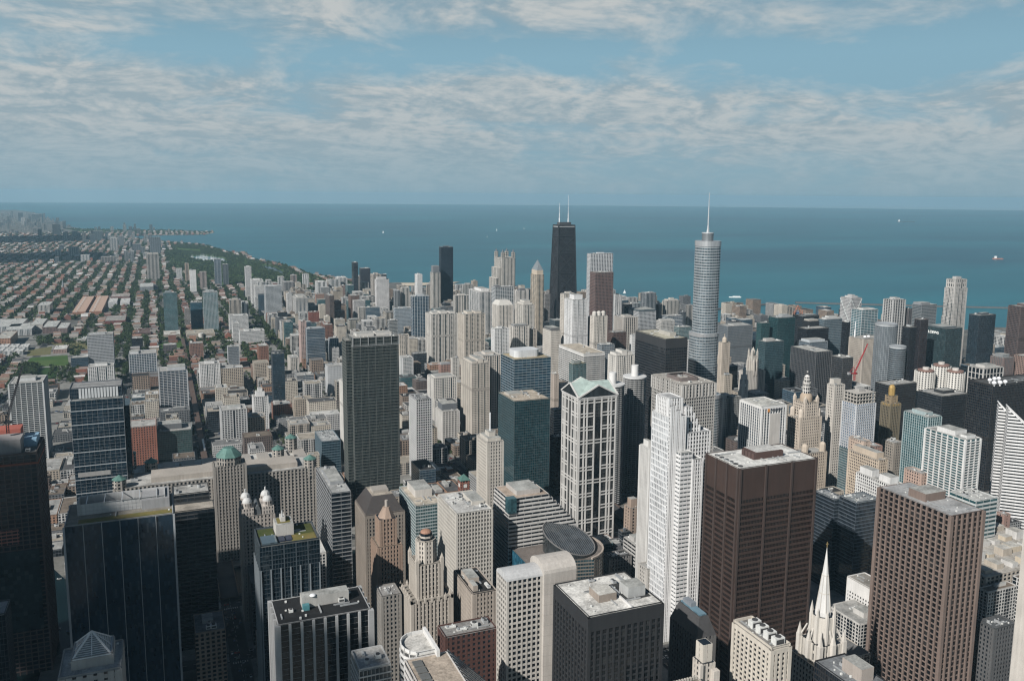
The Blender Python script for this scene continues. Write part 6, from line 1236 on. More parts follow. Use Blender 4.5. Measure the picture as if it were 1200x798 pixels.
# ------------------------------------------------------------------ low and mid-rise city between the towers
import numpy as np
BOXES = []
for root, ox, oy, H, lab in HAND: pass
def boxes():
    return np.array([(f[0], f[1], f[2], f[3], h[3]) for f, h in zip(FOOT, HAND)])
def blocked(P, BX, skip=None):
    """which of the points P (n,3) are hidden from the photographer by the boxes"""
    P = np.asarray(P, float); o = np.array((0, 0, EYE)); D = P-o; res = np.zeros(len(P), bool)
    for k, (x0, x1, y0, y1, h) in enumerate(BX):
        with np.errstate(divide='ignore', invalid='ignore'):
            tx0, tx1 = x0/D[:, 0], x1/D[:, 0]; ty0, ty1 = y0/D[:, 1], y1/D[:, 1]
            tz = (h-EYE)/D[:, 2]
        a_ = np.maximum(np.minimum(tx0, tx1), np.minimum(ty0, ty1)); b_ = np.minimum(np.maximum(tx0, tx1), np.maximum(ty0, ty1))
        a_ = np.maximum(a_, tz); res |= (a_ < b_) & (a_ < .985) & (a_ > 0)
    return res
def pixn(P):
    V = np.asarray(P, float)-np.array((0, 0, EYE)); z = V@np.array(FW); return CX+F*(V@np.array(RT))/z, CY-F*(V@np.array(UP))/z, z
def inpoly(x, y, poly):
    x = np.asarray(x, float); y = np.asarray(y, float); c = np.zeros(x.shape, bool); n = len(poly)
    for i in range(n):
        (x0, y0), (x1, y1) = poly[i], poly[i-1]
        if y0 != y1: c ^= ((y0 > y) != (y1 > y)) & (x < (x1-x0)*(y-y0)/(y1-y0)+x0)
    return c
LAND = [(p.x, p.y) for p in _land]
PARKW = [at(*p).to_2d()[:] for p in PARK]
LAWNS = [[at(*p).to_2d()[:] for p in q] for q in ([(24, 419), (82, 415), (84, 429), (68, 431), (64, 450), (38, 451), (24, 431)], [(30, 409), (104, 397), (106, 415), (58, 418), (28, 418)], [(182, 403), (262, 398), (262, 404), (216, 409), (183, 411)], [(1158, 391), (1235, 388), (1235, 404), (1158, 405)], [(215, 303), (236, 298), (264, 302), (268, 308), (240, 308)])]
def keepout(x, y):
    if in_river(x, y, 10): return True
    if not inpoly(x, y, LAND): return True
    return any(inpoly(x, y, q) for q in [PARKW]+LAWNS)
def clash(r, pad=2):
    return any(r[0] < f[1]+pad and r[1] > f[0]-pad and r[2] < f[3]+pad and r[3] > f[2]-pad for f in FOOT)
g = random.Random(21)
KINDS_ = [('brick_loft', 'brick', ['brown brick', 'red brick', 'dark brick', 'orange brick'], [(.20, .13, .10), (.22, .105, .075), (.11, .085, .075), (.30, .18, .12)]),
          ('concrete_block', 'ggrid', ['grey concrete', 'pale concrete', 'dark grey'], [(.30, .30, .29), (.46, .45, .43), (.15, .155, .16)]),
          ('stone_block', 'stone', ['tan stone', 'cream stone', 'brown stone'], [(.38, .31, .23), (.48, .42, .33), (.26, .20, .155)]),
          ('apartment_block', 'wapt', ['white', 'beige', 'off-white'], [(.56, .55, .52), (.46, .40, .32), (.50, .48, .44)]),
          ('glass_block', 'blglass', ['blue glass', 'dark glass', 'teal glass'], [(.20, .24, .26), (.10, .11, .12), (.20, .25, .25)])]
FILLST = {}
for kn, base, names, cols in KINDS_:
    for nm, c_ in zip(names, cols): FILLST[kn, nm] = mod(base, wall=c_, bay=round(g.uniform(3.0, 4.2), 2), fl=round(g.uniform(3.1, 3.9), 2), glass=(GT if 'teal' in nm else GB if 'blue' in nm else GD))
ROOFC = [('white', (.56, .555, .54)), ('pale', (.38, .375, .36)), ('grey', (.20, .20, .20)), ('dark grey', (.10, .10, .102)), ('black', (.045, .045, .047)), ('brown', (.19, .155, .125)), ('beige', (.38, .34, .285))]
CAND = []
def zone(x, y):
    if y < 870: return ((24, 70) if x > -75 else (14, 38)), 2, 'c'
    if y < 2000:
        if x < -60: return (8, 20), 4, 'l'
        if x < 420: return (12, 54), 3, 'm'
        if x < 700: return (16, 44), 3, 'm'
        if x < 1000: return (24, 62), 2, 'm'
        return (30, 78), 2, 'c'
    if x < 240: return None
    if x < 560: return (16, 78), 3, 't'
    return (24, 84), 2, 't'
XL = XS+[1600, 1760, 1920, 2080]; XL = sorted(set(XL+[-190]))
YL = YS+[2900, 3010, 3120, 3230, 3340, 3450, 3577]
for xi in range(len(XL)-1):
    for yi in range(len(YL)-1):
        bx0, bx1, by0, by1 = XL[xi]+13, XL[xi+1]-13, YL[yi]+13, YL[yi+1]-13
        if bx1-bx0 < 16 or by1-by0 < 16: continue
        zz = zone((bx0+bx1)/2, (by0+by1)/2)
        if not zz: continue
        (h0, h1), nsp, kind = zz
        kk = g.uniform(.75, 1.25) if kind != 't' else g.uniform(.6, .95)
        nx = max(1, round((bx1-bx0)/(g.uniform(24, 46)*kk))); ny = max(1, round((by1-by0)/g.uniform(24, 44)))
        for i in range(nx):
            for j in range(ny):
                if g.random() < .08: continue
                w_, d_ = (bx1-bx0)/nx, (by1-by0)/ny; x0, y0 = bx0+i*w_, by0+j*d_; e = g.uniform(.4, 2.2)
                r = (x0+e*.4, x0+w_-e*.5, y0+e*.4, y0+d_-e*.6)
                for _ in range(5):
                    if not clash(r): break
                    ax = g.choice((0, 1, 2, 3)); L_ = list(r); dd = (r[1]-r[0])*.3 if ax < 2 else (r[3]-r[2])*.3; L_[ax] += dd if ax in (0, 2) else -dd; r = tuple(L_)
                if clash(r) or r[1]-r[0] < 9 or r[3]-r[2] < 9: continue
                cx2, cy2 = (r[0]+r[1])/2, (r[2]+r[3])/2
                if keepout(cx2, cy2): continue
                H = h0+(h1-h0)*g.random()**1.8
                CAND.append((r, H))
BX = boxes(); vis = []
for r, H in CAND:
    pts = [(r[0], r[2], H), ((r[0]+r[1])/2, (r[2]+r[3])/2, H), (r[1], r[2], H), (r[0], r[3], H), (r[0], r[2], H*.5)]
    u_, v_, z_ = pixn(pts)
    if not ((u_ > -15) & (u_ < 1215) & (v_ < 812) & (z_ > 50)).any(): continue
    fr_ = blocked(pts, BX); n_free = int((~fr_).sum())
    if z_[1] < 700: continue
    if n_free: vis.append((z_[1], r, H, n_free))
vis.sort(key=lambda q: q[0])
print('fill candidates', len(CAND), 'visible', len(vis))
_ru = None
def short(l):
    for s_ in (' with ', ' left of', ' right of', ' behind', ' beside', ' before', ' below', ' above', ' in front', ' against', ' between', ' standing', ' under', ' at the', ' by the', ' from ', ' near ', ' beside', ' in the', ' of the ', ' on the', ' amid', ' among', ' touching', ' cut off', ' joined', ' half hidden', ' stepping', ' rising', ' peeping', ', ', ' crowned', ' over ', ' edge', ' just ', ' wrapped', ' squeezed', ' sliced'): l = l.split(s_)[0]
    return l
from collections import Counter
_sc = Counter(short(h[4]) for h in HAND)
ANCH = [(h, pix((h[1], h[2], h[3]*.8)), short(h[4])) for h in HAND if _sc[short(h[4])] == 1 and 2 <= len(short(h[4]).split()) <= 6]
LABELS = {}
for z_, r, H, nf in vis[:760]:
    x, y = (r[0]+r[1])/2, (r[2]+r[3])/2
    p_ = g.random()
    if H > 36: p_ = .42+.58*p_
    kn, base, names, cols = KINDS_[0 if p_ < .27 else 1 if p_ < .50 else 2 if p_ < .72 else 3 if p_ < .91 else 4]
    if (r[0]+r[1])/2 > 930 and (r[2]+r[3])/2 < 2000 and g.random() < .6: kn, base, names, cols = KINDS_[g.choice((1, 4))]; names = ['dark grey'] if kn == 'concrete_block' else ['dark glass', 'blue glass']
    nm = g.choice(names if kn != 'brick_loft' else names+['brown brick', 'dark brick']); st = FILLST[kn, nm]; rn, rc = g.choice(ROOFC)
    rt = None; mb = MB().prism(rp((r[0]-x, r[1]-x, r[2]-y, r[3]-y)), 0, H)
    rt = link(kn, mb.mesh(kn, [facade(st)])); rt.location = (x, y, 0)
    FOOT.append(r); q = (r[0]-x, r[1]-x, r[2]-y, r[3]-y)
    rm = MB().rect(inset(q, .55), H+.02, H+.25); link('roof', rm.mesh('roof', [roofm(rc)]), rt)
    pm = MB(); P_ = rp(q)
    for i in range(4): edge_box(pm, P_[(i+1) % 4], P_[i], 0, math.dist(P_[i], P_[(i+1) % 4]), H-.4, H+.95, .5)
    link('parapet', pm.mesh('parapet', [wall(st['wall'])]), rt)
    W_, D_ = q[1]-q[0], q[3]-q[2]; feat = 'plain'
    if g.random() < .6:
        a_, b_ = g.uniform(.1, .5), g.uniform(.1, .5); k_ = frac(q, a_, a_+g.uniform(.2, .45), b_, b_+g.uniform(.2, .45)); link('stair_house', MB().rect(k_, H+.2, H+g.uniform(2.6, 5), 0, 1).mesh('stair_house', [wall(st['wall'] if g.random() < .5 else (.36, .35, .33)), roofm((.4, .4, .38))]), rt); feat = 'housed'
    nu = 0
    if z_ < 1700 and W_ > 14 and D_ > 14:
        for i in range(g.choice((1, 2, 3))):
            o = link('roof_unit', g.choice(unit_meshes()), rt, (g.uniform(q[0]+5, q[1]-5), g.uniform(q[2]+5, q[3]-5), H+.24)); k_ = g.uniform(.6, 1.1); o.scale = (k_, k_, k_); nu += 1
    px, py, _ = pix((x, y, H))
    size = ('small ' if W_*D_ < 450 else '') + ('low' if H < 18 else 'mid-height' if H < 34 else 'tall')
    best = sorted(ANCH, key=lambda a_: (a_[1][0]-px)**2+((a_[1][1]-py)*1.3)**2)[:3]
    lab = None
    for h_, hp, sh_ in best:
        dx, dz = px-hp[0], z_-hp[2]
        rel = 'behind' if dz > 60 and abs(dx) < 22 else 'in front of' if dz < -60 and abs(dx) < 22 else 'left of' if dx < 0 else 'right of'
        l_ = f"{size} {nm} block with a {rn} roof {rel} the {sh_}"
        if len(l_.split()) <= 16 and l_ not in LABELS: lab = l_; break
    if lab is None:
        l_ = f"{size} {nm} block with a {rn} roof {rel} the {best[0][2]}"; lab = ' '.join(l_.split()[:16])
        if lab in LABELS: LABELS[lab]['group'] = lab[:40]; rt['group'] = lab[:40]
    LABELS[lab] = rt; rt['label'] = lab; rt['category'] = 'building'
BX = np.vstack([BX, np.array([(r[0], r[1], r[2], r[3], H) for _, r, H, _ in vis[:760]])]) if vis else BX
# ------------------------------------------------------------------ low-rise neighbourhood: houses and street trees
def paint(me, cols):
    at_ = me.attributes.new('paint', 'FLOAT_COLOR', 'FACE'); at_.data.foreach_set('color', np.array([(*c, 1) for c in cols], dtype=np.float32).ravel())
RED, ROOFS = [(.24, .105, .075), (.18, .09, .07), (.29, .165, .115), (.33, .28, .22), (.28, .26, .24), (.40, .38, .35)], [(.08, .08, .082), (.15, .148, .145), (.25, .245, .24), (.42, .415, .40), (.18, .14, .12), (.23, .21, .19), (.11, .105, .10), (.30, .275, .25), (.19, .125, .10), (.22, .13, .095)]
def house_geo(mb, cols, x, y, wx, wy, H, gab, wc, rc):
    x0, x1, y0, y1 = x-wx/2, x+wx/2, y-wy/2, y+wy/2
    n0 = len(mb.f); mb.prism(rp((x0, x1, y0, y1)), 0, H, 0, not gab); cols += [wc]*4+([rc] if not gab else [])
    if gab: mb.gable((x0-.3, x1+.3, y0-.3, y1+.3), H, min(wx, wy)*.45, 'x' if wx > wy else 'y'); cols += [rc, rc, wc, wc]
HS = []; TR = []
g = random.Random(5)
xs = np.arange(-2900, 900, 100.0)
for xk in xs:
    yk = 2030.0
    while yk < 9500:
        L_ = 190
        far = yk > 5200
        mx, my = xk+50, yk+95
        u, v, _z = pix((mx, my, 0)); bs = g.uniform(-9, 9); tq = g.uniform(.65, 1.3); gq = g.uniform(.1, .75)
        if -60 < u < 700:
            for side in (26+bs, 74+bs*.6):
                yy = yk+10
                while yy < yk+L_-8:
                    wy = g.uniform(6.5, 9) if not far else g.uniform(12, 20)
                    if g.random() < .10: wy *= 2.4
                    x, y = xk+side+g.uniform(-3, 3), yy+wy/2
                    wx = g.uniform(14, 24); H = g.uniform(7, 12) if g.random() < .9 else g.uniform(12, 20)
                    if (y > 3600 or x < 235) and g.random() < .90: HS.append((x, y, wx, wy-.8, H, g.random() < gq))
                    yy += wy+g.choice((.3, .5, 1.2, 3.0))
            if g.random() < .12: yk += 0
            for xo in (7.0, 93.0, 50, 41, 59, 14, 86):
                yy = yk
                while yy < yk+200:
                    if g.random() < tq*(.52 if xo in (7., 93.) else .42 if xo in (41, 50, 59) else .34): TR.append((xk+xo+bs+g.uniform(-7, 7), yy+g.uniform(-3, 3), g.uniform(4.0, 8.0), g.uniform(10, 17)))
                    yy += g.uniform(7, 11) if not far else g.uniform(11, 17)
        yk += 200
def keepmask(A, pad=1.0, lawns=True):
    x, y = A[:, 0], A[:, 1]; ok = inpoly(x, y, LAND)
    for f in FOOT: ok &= ~((x > f[0]-pad) & (x < f[1]+pad) & (y > f[2]-pad) & (y < f[3]+pad))
    if lawns:
        for q in [PARKW]+LAWNS: ok &= ~inpoly(x, y, q)
    u, v, z = pixn(np.c_[x, y, A[:, 3] if A.shape[1] > 3 else x*0]); ok &= (u > -20) & (u < 1220) & (v < 805) & (z > 10)
    return ok
FOOT_EXTRA = [(at(85, 371).x, at(124, 371).x, at(100, 371).y, at(105, 349).y), (at(-10, 396).x, at(80, 396).x, at(30, 397).y, at(30, 378).y), (at(-5, 417).x, at(33, 417).x, at(10, 419).y, at(10, 396).y)]
FOOT += FOOT_EXTRA
HA = np.array([(h[0], h[1], h[2], h[4], h[3], h[5]) for h in HS]); m_ok = keepmask(np.c_[HA[:, 0], HA[:, 1], HA[:, 2], HA[:, 3]], 9); HA = HA[m_ok]
hid = blocked(np.c_[HA[:, 0], HA[:, 1], HA[:, 3]], BX); HA = HA[~hid]
_, _, zz = pixn(np.c_[HA[:, 0], HA[:, 1], HA[:, 3]]); HA = HA[np.argsort(zz/np.sqrt(HA[:, 2]*HA[:, 4]*HA[:, 3])*9)]
print('houses in view', len(HA))
hm_ = tinted('house_walls'); HLAB = {0: ('small red-brown brick house among street trees in the far low-rise neighbourhood', 'brick houses among the street trees'), 3: ('small tan house among street trees in the far low-rise neighbourhood', 'tan houses among the street trees'), 4: ('small pale grey house among street trees in the far low-rise neighbourhood', 'grey houses among the street trees')}
mb, cols = MB(), []
for i, (x, y, wx, H, wy, gab) in enumerate(HA):
    k_ = g.choice((0, 0, 1, 1, 2, 3, 4, 5)); wc, rc = RED[k_], g.choice(ROOFS)
    if i < 300:
        m2, c2 = MB(), []; house_geo(m2, c2, 0, 0, wx, wy, H, gab, wc, rc); me = m2.mesh('house', [hm_]); paint(me, c2); o = link('house', me, None, (x, y, 0)); l_, gp = HLAB[0 if k_ < 3 else 3 if k_ == 3 else 4]; o['label'] = l_; o['category'] = 'house'; o['group'] = gp
        if not gab: link('chimney', MB().box(-wx*.3-.5, -wx*.3+.5, -.4, .4, H, H+1.6).mesh('chimney', [wall((.2, .1, .08))]), o)
    else: house_geo(mb, cols, x, y, wx, wy, H, gab, wc, rc)
me = mb.mesh('distant_houses', [hm_]); paint(me, cols); o = link('distant_houses', me); o['kind'] = 'stuff'
# trees
LEAF = leafm('leaf_green', (.030, .056, .024)); BARK = plain('tree_bark', (.10, .075, .055), .9)
nr = np.random.default_rng(3)
def crown_quads(cx_, cy_, rad, ht, n, size):
    """leaf clumps through the volume of a crown: arrays of quads"""
    k = nr.integers(3, 6); sub = nr.normal(size=(k, 3))*np.array((.42, .42, .26)); ci = nr.integers(0, k, n)
    P = sub[ci]+nr.normal(size=(n, 3))*.30; nn = np.linalg.norm(P, axis=1, keepdims=True); P = np.where(nn > 1, P/nn, P)
    C = np.array((cx_, cy_, ht*.62))+P*np.array((rad, rad, ht*.40)); a_ = nr.normal(size=(n, 3)); a_ /= np.linalg.norm(a_, axis=1, keepdims=True); b_ = np.cross(a_, nr.normal(size=(n, 3))); b_ /= np.linalg.norm(b_, axis=1, keepdims=True)
    s_ = size*nr.uniform(.6, 1.2, (n, 1)); return np.stack((C-a_*s_-b_*s_*.7, C+a_*s_-b_*s_*.7, C+a_*s_+b_*s_*.7, C-a_*s_+b_*s_*.7), 1)
def quads_mesh(name, Q, mat):
    n = len(Q); me = bpy.data.meshes.new(name); me.vertices.add(4*n); me.vertices.foreach_set('co', Q.reshape(-1).astype(np.float32)); me.loops.add(4*n); me.loops.foreach_set('vertex_index', np.arange(4*n, dtype=np.int32)); me.polygons.add(n); me.polygons.foreach_set('loop_start', np.arange(0, 4*n, 4, dtype=np.int32)); me.materials.append(mat); me.update(calc_edges=True); return me
# trees in parks, along lawns and in the streets near the river
def scatter(poly_px, n, r0, r1, h0, h1):
    W_ = [at(*p) for p in poly_px]; xa, xb, ya, yb = min(p.x for p in W_), max(p.x for p in W_), min(p.y for p in W_), max(p.y for p in W_); k = 0
    while k < n:
        x, y = g.uniform(xa, xb), g.uniform(ya, yb); k += 1
        if inpoly(x, y, [(p.x, p.y) for p in W_]): TR2.append((x, y, g.uniform(r0, r1), g.uniform(h0, h1)))
TR2 = []
scatter(PARK, 5200, 5, 10, 9, 16)
scatter([(110, 269), (215, 270.3), (247, 272.3), (170, 275), (120, 277), (72, 268)], 1500, 7, 13, 9, 15)
scatter([(190, 284), (238, 287), (262, 295), (240, 298), (196, 300), (180, 292)], 1500, 6, 10, 9, 15)
scatter([(40, 398), (86, 392), (122, 394), (124, 402), (104, 400), (60, 402), (44, 404)], 260, 4, 6.5, 9, 14)
scatter([(14, 430), (45, 429), (43, 441), (12, 447)], 200, 4, 7, 9, 14); scatter([(62, 408), (102, 400), (103, 415), (84, 418), (80, 410)], 70, 4, 6.5, 8, 13); scatter([(60, 431), (67, 431), (66, 455), (58, 455)], 50, 4, 6, 8, 12)
scatter([(215, 398), (270, 394), (312, 402), (300, 408), (216, 404)], 190, 4, 6.5, 8, 13); scatter([(300, 372), (335, 378), (350, 398), (330, 408), (298, 392)], 260, 4, 6.5, 8, 13)
scatter([(330, 415), (352, 405), (356, 432), (340, 436)], 90, 4, 6, 8, 13); scatter([(130, 385), (165, 380), (166, 396), (128, 400)], 200, 4, 6.5, 8, 13)
for x in XS[3:10]:
    y = 1000
    while y < 2050:
        for s_ in (-10.6, 10.6):
            if g.random() < .42: TR2.append((x+s_, y+g.uniform(-3, 3), g.uniform(2.2, 4.2), g.uniform(6, 10)))
        y += 11
for y in YS[7:19]:
    x = -60
    while x < 700:
        if g.random() < .3: TR2.append((x, y+g.choice((-10.6, 10.6)), g.uniform(2.2, 4.), g.uniform(6, 10)))
        x += 12
TA = np.array(TR); TA = TA[keepmask(np.c_[TA, TA[:, 3]][:, :4], 1.5)]; TB = np.array(TR2); okb = inpoly(TB[:, 0], TB[:, 1], LAND)
for f in FOOT[:-3]: okb &= ~((TB[:, 0] > f[0]-1) & (TB[:, 0] < f[1]+1) & (TB[:, 1] > f[2]-1) & (TB[:, 1] < f[3]+1))
lag = [at(*p).to_2d()[:] for p in ((308, 311), (322, 313), (334, 320), (331, 322), (318, 317), (306, 314))]; okb &= ~inpoly(TB[:, 0], TB[:, 1], lag)
for gr in ([(218, 302.4), (236, 299), (263, 302.6), (267, 307.4), (240, 306.4)], [(206, 291), (236, 293), (236, 296), (208, 294)]): okb &= ~inpoly(TB[:, 0], TB[:, 1], [at(*p).to_2d()[:] for p in gr])
TA = np.vstack([TA, TB[okb]]); u, v, zz = pixn(np.c_[TA[:, :2], TA[:, 3]]); TA = TA[(u > -10) & (u < 1210) & (v < 800)]
hid = blocked(np.c_[TA[:, :2], TA[:, 3]*.9], BX); TA = TA[~hid]; _, _, zz = pixn(np.c_[TA[:, :2], TA[:, 3]]); TA = TA[np.argsort(zz/TA[:, 2])]
print('trees in view', len(TA))
protos = []
for k_ in range(6):
    Q = crown_quads(0, 0, 4.5, 11, 260, .62); me = quads_mesh('crown', Q, LEAF); tm = MB()
    tm.prism(circle(0, 0, .32, 6), 0, 5, pts2=circle(0, 0, .2, 6))
    for i in range(4): a_ = i*1.7+k_; tm.bar((0, 0, 3.6), (1.9*cos(a_), 1.9*sin(a_), 6.6), .18)
    protos.append((me, tm.mesh('trunk', [BARK])))
for i, (x, y, rad, ht) in enumerate(TA[:300]):
    lab, gp = ('leafy green street tree standing between low rooftops or beside a lawn', 'green trees in the streets and by the lawns')
    o = empty('street_tree', (x, y, 0), lab, 'tree', gp); o.rotation_euler.z = g.uniform(0, 6); o.scale = (rad/4.5, rad/4.5, ht/11); pr = g.choice(protos); link('trunk', pr[1], o); link('crown', pr[0], o)
Q = []
for (x, y, rad, ht) in TA[300:]:
    d_ = math.hypot(x, y); n = 44 if d_ < 3200 else 30 if d_ < 5000 else 20; Q.append(crown_quads(x, y, rad, ht, n, rad*(.26 if d_ < 3200 else .33)))
me = quads_mesh('treetops', np.concatenate(Q), LEAF); o = link('treetops', me); o['kind'] = 'stuff'
# far shoreline blocks, seen as small boxes in front of the lake
g = random.Random(11)
FARST = [mod('gapt', wall=c_) for c_ in ((.16, .18, .20), (.30, .31, .31), (.44, .42, .38), (.22, .20, .18), (.50, .49, .46))]
nfar = 0; lset = {}
for k_ in range(420):
    px = g.uniform(0, 200) if k_ % 3 else g.uniform(0, 90); py = g.uniform(252, 312) if k_ % 3 else g.uniform(250, 276)
    c = at(px, py, 0)
    if not inpoly(c.x, c.y, LAND) or c.y > 17000: continue
    d_ = pix(c)[2]; near_coast = inpoly(c.x+d_*.10, c.y, LAND)
    if near_coast and g.random() < .62: continue
    w_, dd, H = g.uniform(14, 34), g.uniform(14, 30), g.uniform(16, 42) if near_coast else g.uniform(24, 88); r = (c.x-w_/2, c.x+w_/2, c.y, c.y+dd)
    if clash(r, 6) or inpoly(c.x, c.y, PARKW): continue
    ci = g.randrange(5); nm = ('dark grey', 'grey', 'beige', 'brown', 'white')[ci]; FOOT.append(r); x, y = c.x, c.y+dd/2
    o = link('distant_tower', MB().prism(rp((r[0]-x, r[1]-x, r[2]-y, r[3]-y)), 0, H).mesh('distant_tower', [facade(FARST[ci])]), None, (x, y, 0)); link('roof', MB().rect((-w_*.48, w_*.48, -dd*.48, dd*.48), H, H+.6).mesh('roof', [roofm((.4, .39, .37))]), o)
    o['label'] = f"{'tall' if H > 50 else 'mid-rise'} {nm} apartment block in the hazy district along the far north shore"; o['category'] = 'apartment block'; o['group'] = f'{nm} blocks along the far north shore'; nfar += 1
    if nfar > 170: break
# ------------------------------------------------------------------ left neighbourhood landmarks
def pxrect(pl, pr, pyn, pyf): a, b, c = at(pl, pyn), at(pr, pyn), at((pl+pr)/2, pyf); return (a.x, b.x, a.y, max(c.y, a.y+10))
p = at(74.5, 346); b = T('church', 'church', 'red brick church with a tall thin grey spire among far street trees', (p.x-10, p.x+10, p.y-6, p.y+40), 22); wb_ = wall((.24, .11, .08))
b.part('nave', MB().rect((-9, 9, -18, 22), 0, 15).gable((-9.4, 9.4, -18.4, 22.4), 15, 9, 'y', 1, 0), [wb_, plain('red_tile', (.34, .12, .08), .8)]); b.part('bell_tower', MB().box(-4, 4, -25, -18.1, 0, 34), wb_); b.part('spire', MB().cone(circle(0, -21.5, 4.6, 8), 34, (0, -21.5, 72)), plain('slate_roof', (.17, .19, .20), .6))
r = pxrect(85, 119, 370, 351); b = T('courtyard_block', 'apartment block', 'orange brick courtyard complex of parallel ridged rows among trees', r, 14); q = b.lr(r); W_ = q[1]-q[0]
for k_ in range(2):
    x0 = q[0]+k_*W_*.56; x1 = x0+W_*.44; b.part('row', MB().box(x0, x1, q[2], q[3], 0, 12), facade(mod('brick', wall=(.34, .17, .11))))
    for i in range(9): y = q[2]+(q[3]-q[2])*i/9; b.part('ridged_roof', MB().gable((x0, x1, y+.5, y+(q[3]-q[2])/9-.5), 12, 3, 'x'), plain('brown_shingle', (.36, .25, .19), .9)); b.part('roof_house', MB().box(x0+W_*.1, x0+W_*.16, y+2, y+6, 12, 16), wall((.5, .47, .43)))
b.part('end_row', MB().box(q[0]+W_*.44, q[0]+W_*.56, q[3]-16, q[3], 0, 12), facade(mod('brick', wall=(.34, .17, .11))))
def lowpx(pl, pr, py, pyf, H, st, label, roofc=(.5, .5, .48), name='low_block', cat='building'):
    r = pxrect(pl, pr, py, pyf); b = T(name, cat, label, r, H); b.block(r, 0, H, st, roof=roofc, par=.8); b.units(r, H, 3, 1, 1.2); return b
FOOT = FOOT[:-0] if False else FOOT
lowpx(6, 36, 394, 386, 17, mod('wapt', wall=(.60, .59, .57)), 'long white terraced apartment row left of the lawns')
lowpx(-20, 22, 391, 381, 17, mod('wapt', wall=(.56, .56, .54)), 'longer white apartment row behind the terraced one at the left edge')
lowpx(36, 50, 388, 381, 19, mod('cgrid', wall=(.56, .52, .46)), 'cream ribbed block at the end of the white apartment rows')
lowpx(50, 66, 391, 383, 18, mod('brick', wall=(.16, .11, .10)), 'left dark brown apartment block above the lawns')
lowpx(67, 79, 392, 385, 17, mod('brick', wall=(.20, .15, .14)), 'right grey-brown apartment block above the lawns')
lowpx(-5, 12, 407, 398, 22, mod('brick', wall=(.40, .19, .10)), 'orange brick building at the left edge by the white row houses', (.46, .44, .40))
for k_ in range(3):
    for j_ in range(2): lowpx(-2+k_*12-j_*6, 8.5+k_*12-j_*6, 411.5+j_*5, 408+j_*5, 10, mod('wapt', wall=(.62, .62, .60), bay=3), f"white-roofed {('left', 'middle', 'right')[k_]} row house block in the {('back', 'front')[j_]} row by the left edge", (.62, .61, .59), 'row_house', 'row house')
lowpx(62, 78, 414.5, 409, 10, mod('brick', wall=(.32, .20, .16)), 'low white-roofed school block between the dry lawn and the trees', (.62, .61, .58))
lowpx(90, 101, 401.5, 398, 9, mod('cgrid', wall=(.52, .49, .44)), 'small pale clubhouse on the edge of the dry lawn')
r = pxrect(45, 59, 371.5, 368); b = lowpx(45, 58.5, 371.5, 367, 38, mod('capt', wall=(.50, .47, .42)), 'square cream block standing alone among houses and trees')
lowpx(123, 147, 383, 376, 17, mod('brick', wall=(.20, .07, .06)), 'long dark red brick block of joined flats by green trees', (.34, .32, .30))
lowpx(130, 152, 353, 349, 16, mod('brick', wall=(.20, .09, .08)), 'red brick block behind two white boxes', (.40, .36, .33))
lowpx(127, 137, 361, 356, 20, mod('wgrid'), 'left of two white box buildings among brick houses', (.58, .57, .55)); lowpx(141, 152, 361, 356, 20, mod('wgrid', sh=2.4), 'right of two white box buildings among brick houses', (.58, .57, .55))
lowpx(164, 180, 344, 339, 26, mod('ggrid', wall=(.25, .26, .27)), 'wide slate-grey block among far houses')
lowpx(192, 212, 399, 393.5, 15, mod('cgrid', wall=(.44, .36, .27)), 'left tan school building behind the small park lawn', (.56, .54, .50)); b = lowpx(219, 253, 399.5, 393, 17, mod('cgrid', wall=(.44, .36, .27)), 'right tan school building with a round drum behind the small park lawn', (.42, .38, .32)); b.part('round_drum', MB().prism(circle(0, b.lr(b.r)[2]-3, 7, 18), 0, 20), wall((.52, .48, .42)))
lowpx(159, 177, 396, 390, 13, mod('brick', wall=(.14, .085, .08)), 'dark red low block by the viaduct', (.17, .12, .11))
# clock tower of the old riverside warehouse, and its block
r = fp(545, 549, 578, 612, 40); b = T('clock_tower', 'clock tower', 'red brick clock tower with a green cap in the middle', (r[0], r[0]+11, r[2], r[2]+11), 62)
p = at(543.5, 556, 64); b.root.location = (p.x, p.y, 0); b.ox, b.oy = p.x, p.y
b.part('shaft', MB().box(-6, 6, -6, 6, 0, 58), facade(mod('brick', wall=(.24, .10, .07), bay=4))); b.part('green_cap', MB().cone(rp((-6.8, 6.8, -6.8, 6.8)), 58.2, (0, 0, 65)), GREENCU)
for s_ in ((-.3, -6.2, 0), (-6.2, -.3, 1)): b.part('clock_face', MB().box(*((-2.2, 2.2, -6.25, -5.9) if not s_[2] else (-6.25, -5.9, -2.2, 2.2)), 49, 53.4), plain('clock_dial', (.6, .6, .56), .5))
# raised railway on Franklin street
v_m = plain('rusty_steel', (.11, .075, .06), .7, .3); k_ = empty('rail_viaduct', (50, 1700, 0), 'elevated steel railway running along the straight dark street', 'railway viaduct'); mb = MB()
mb.box(-4.5, 4.5, -600, 900, 7, 8.2); link('deck', mb.mesh('deck', [v_m]), k_); pm = MB()
for y in range(-590, 900, 15): pm.box(-4, -3.2, y, y+.8, 0, 7); pm.box(3.2, 4, y, y+.8, 0, 7)
link('trestle', pm.mesh('trestle', [v_m]), k_)
tm = MB()
for i in range(4): pass
tr = empty('commuter_train', (52, 1420, 8.2), 'silver train on the elevated railway', 'train')
for i in range(4): link('carriage', MB().box(-1.4, 1.4, i*15-30, i*15-16, .6, 3.9).box(-1.2, 1.2, i*15-29.6, i*15-16.4, 3.9, 4.2).mesh('carriage', [plain('train_steel', (.42, .45, .47), .35, .6)]), tr)
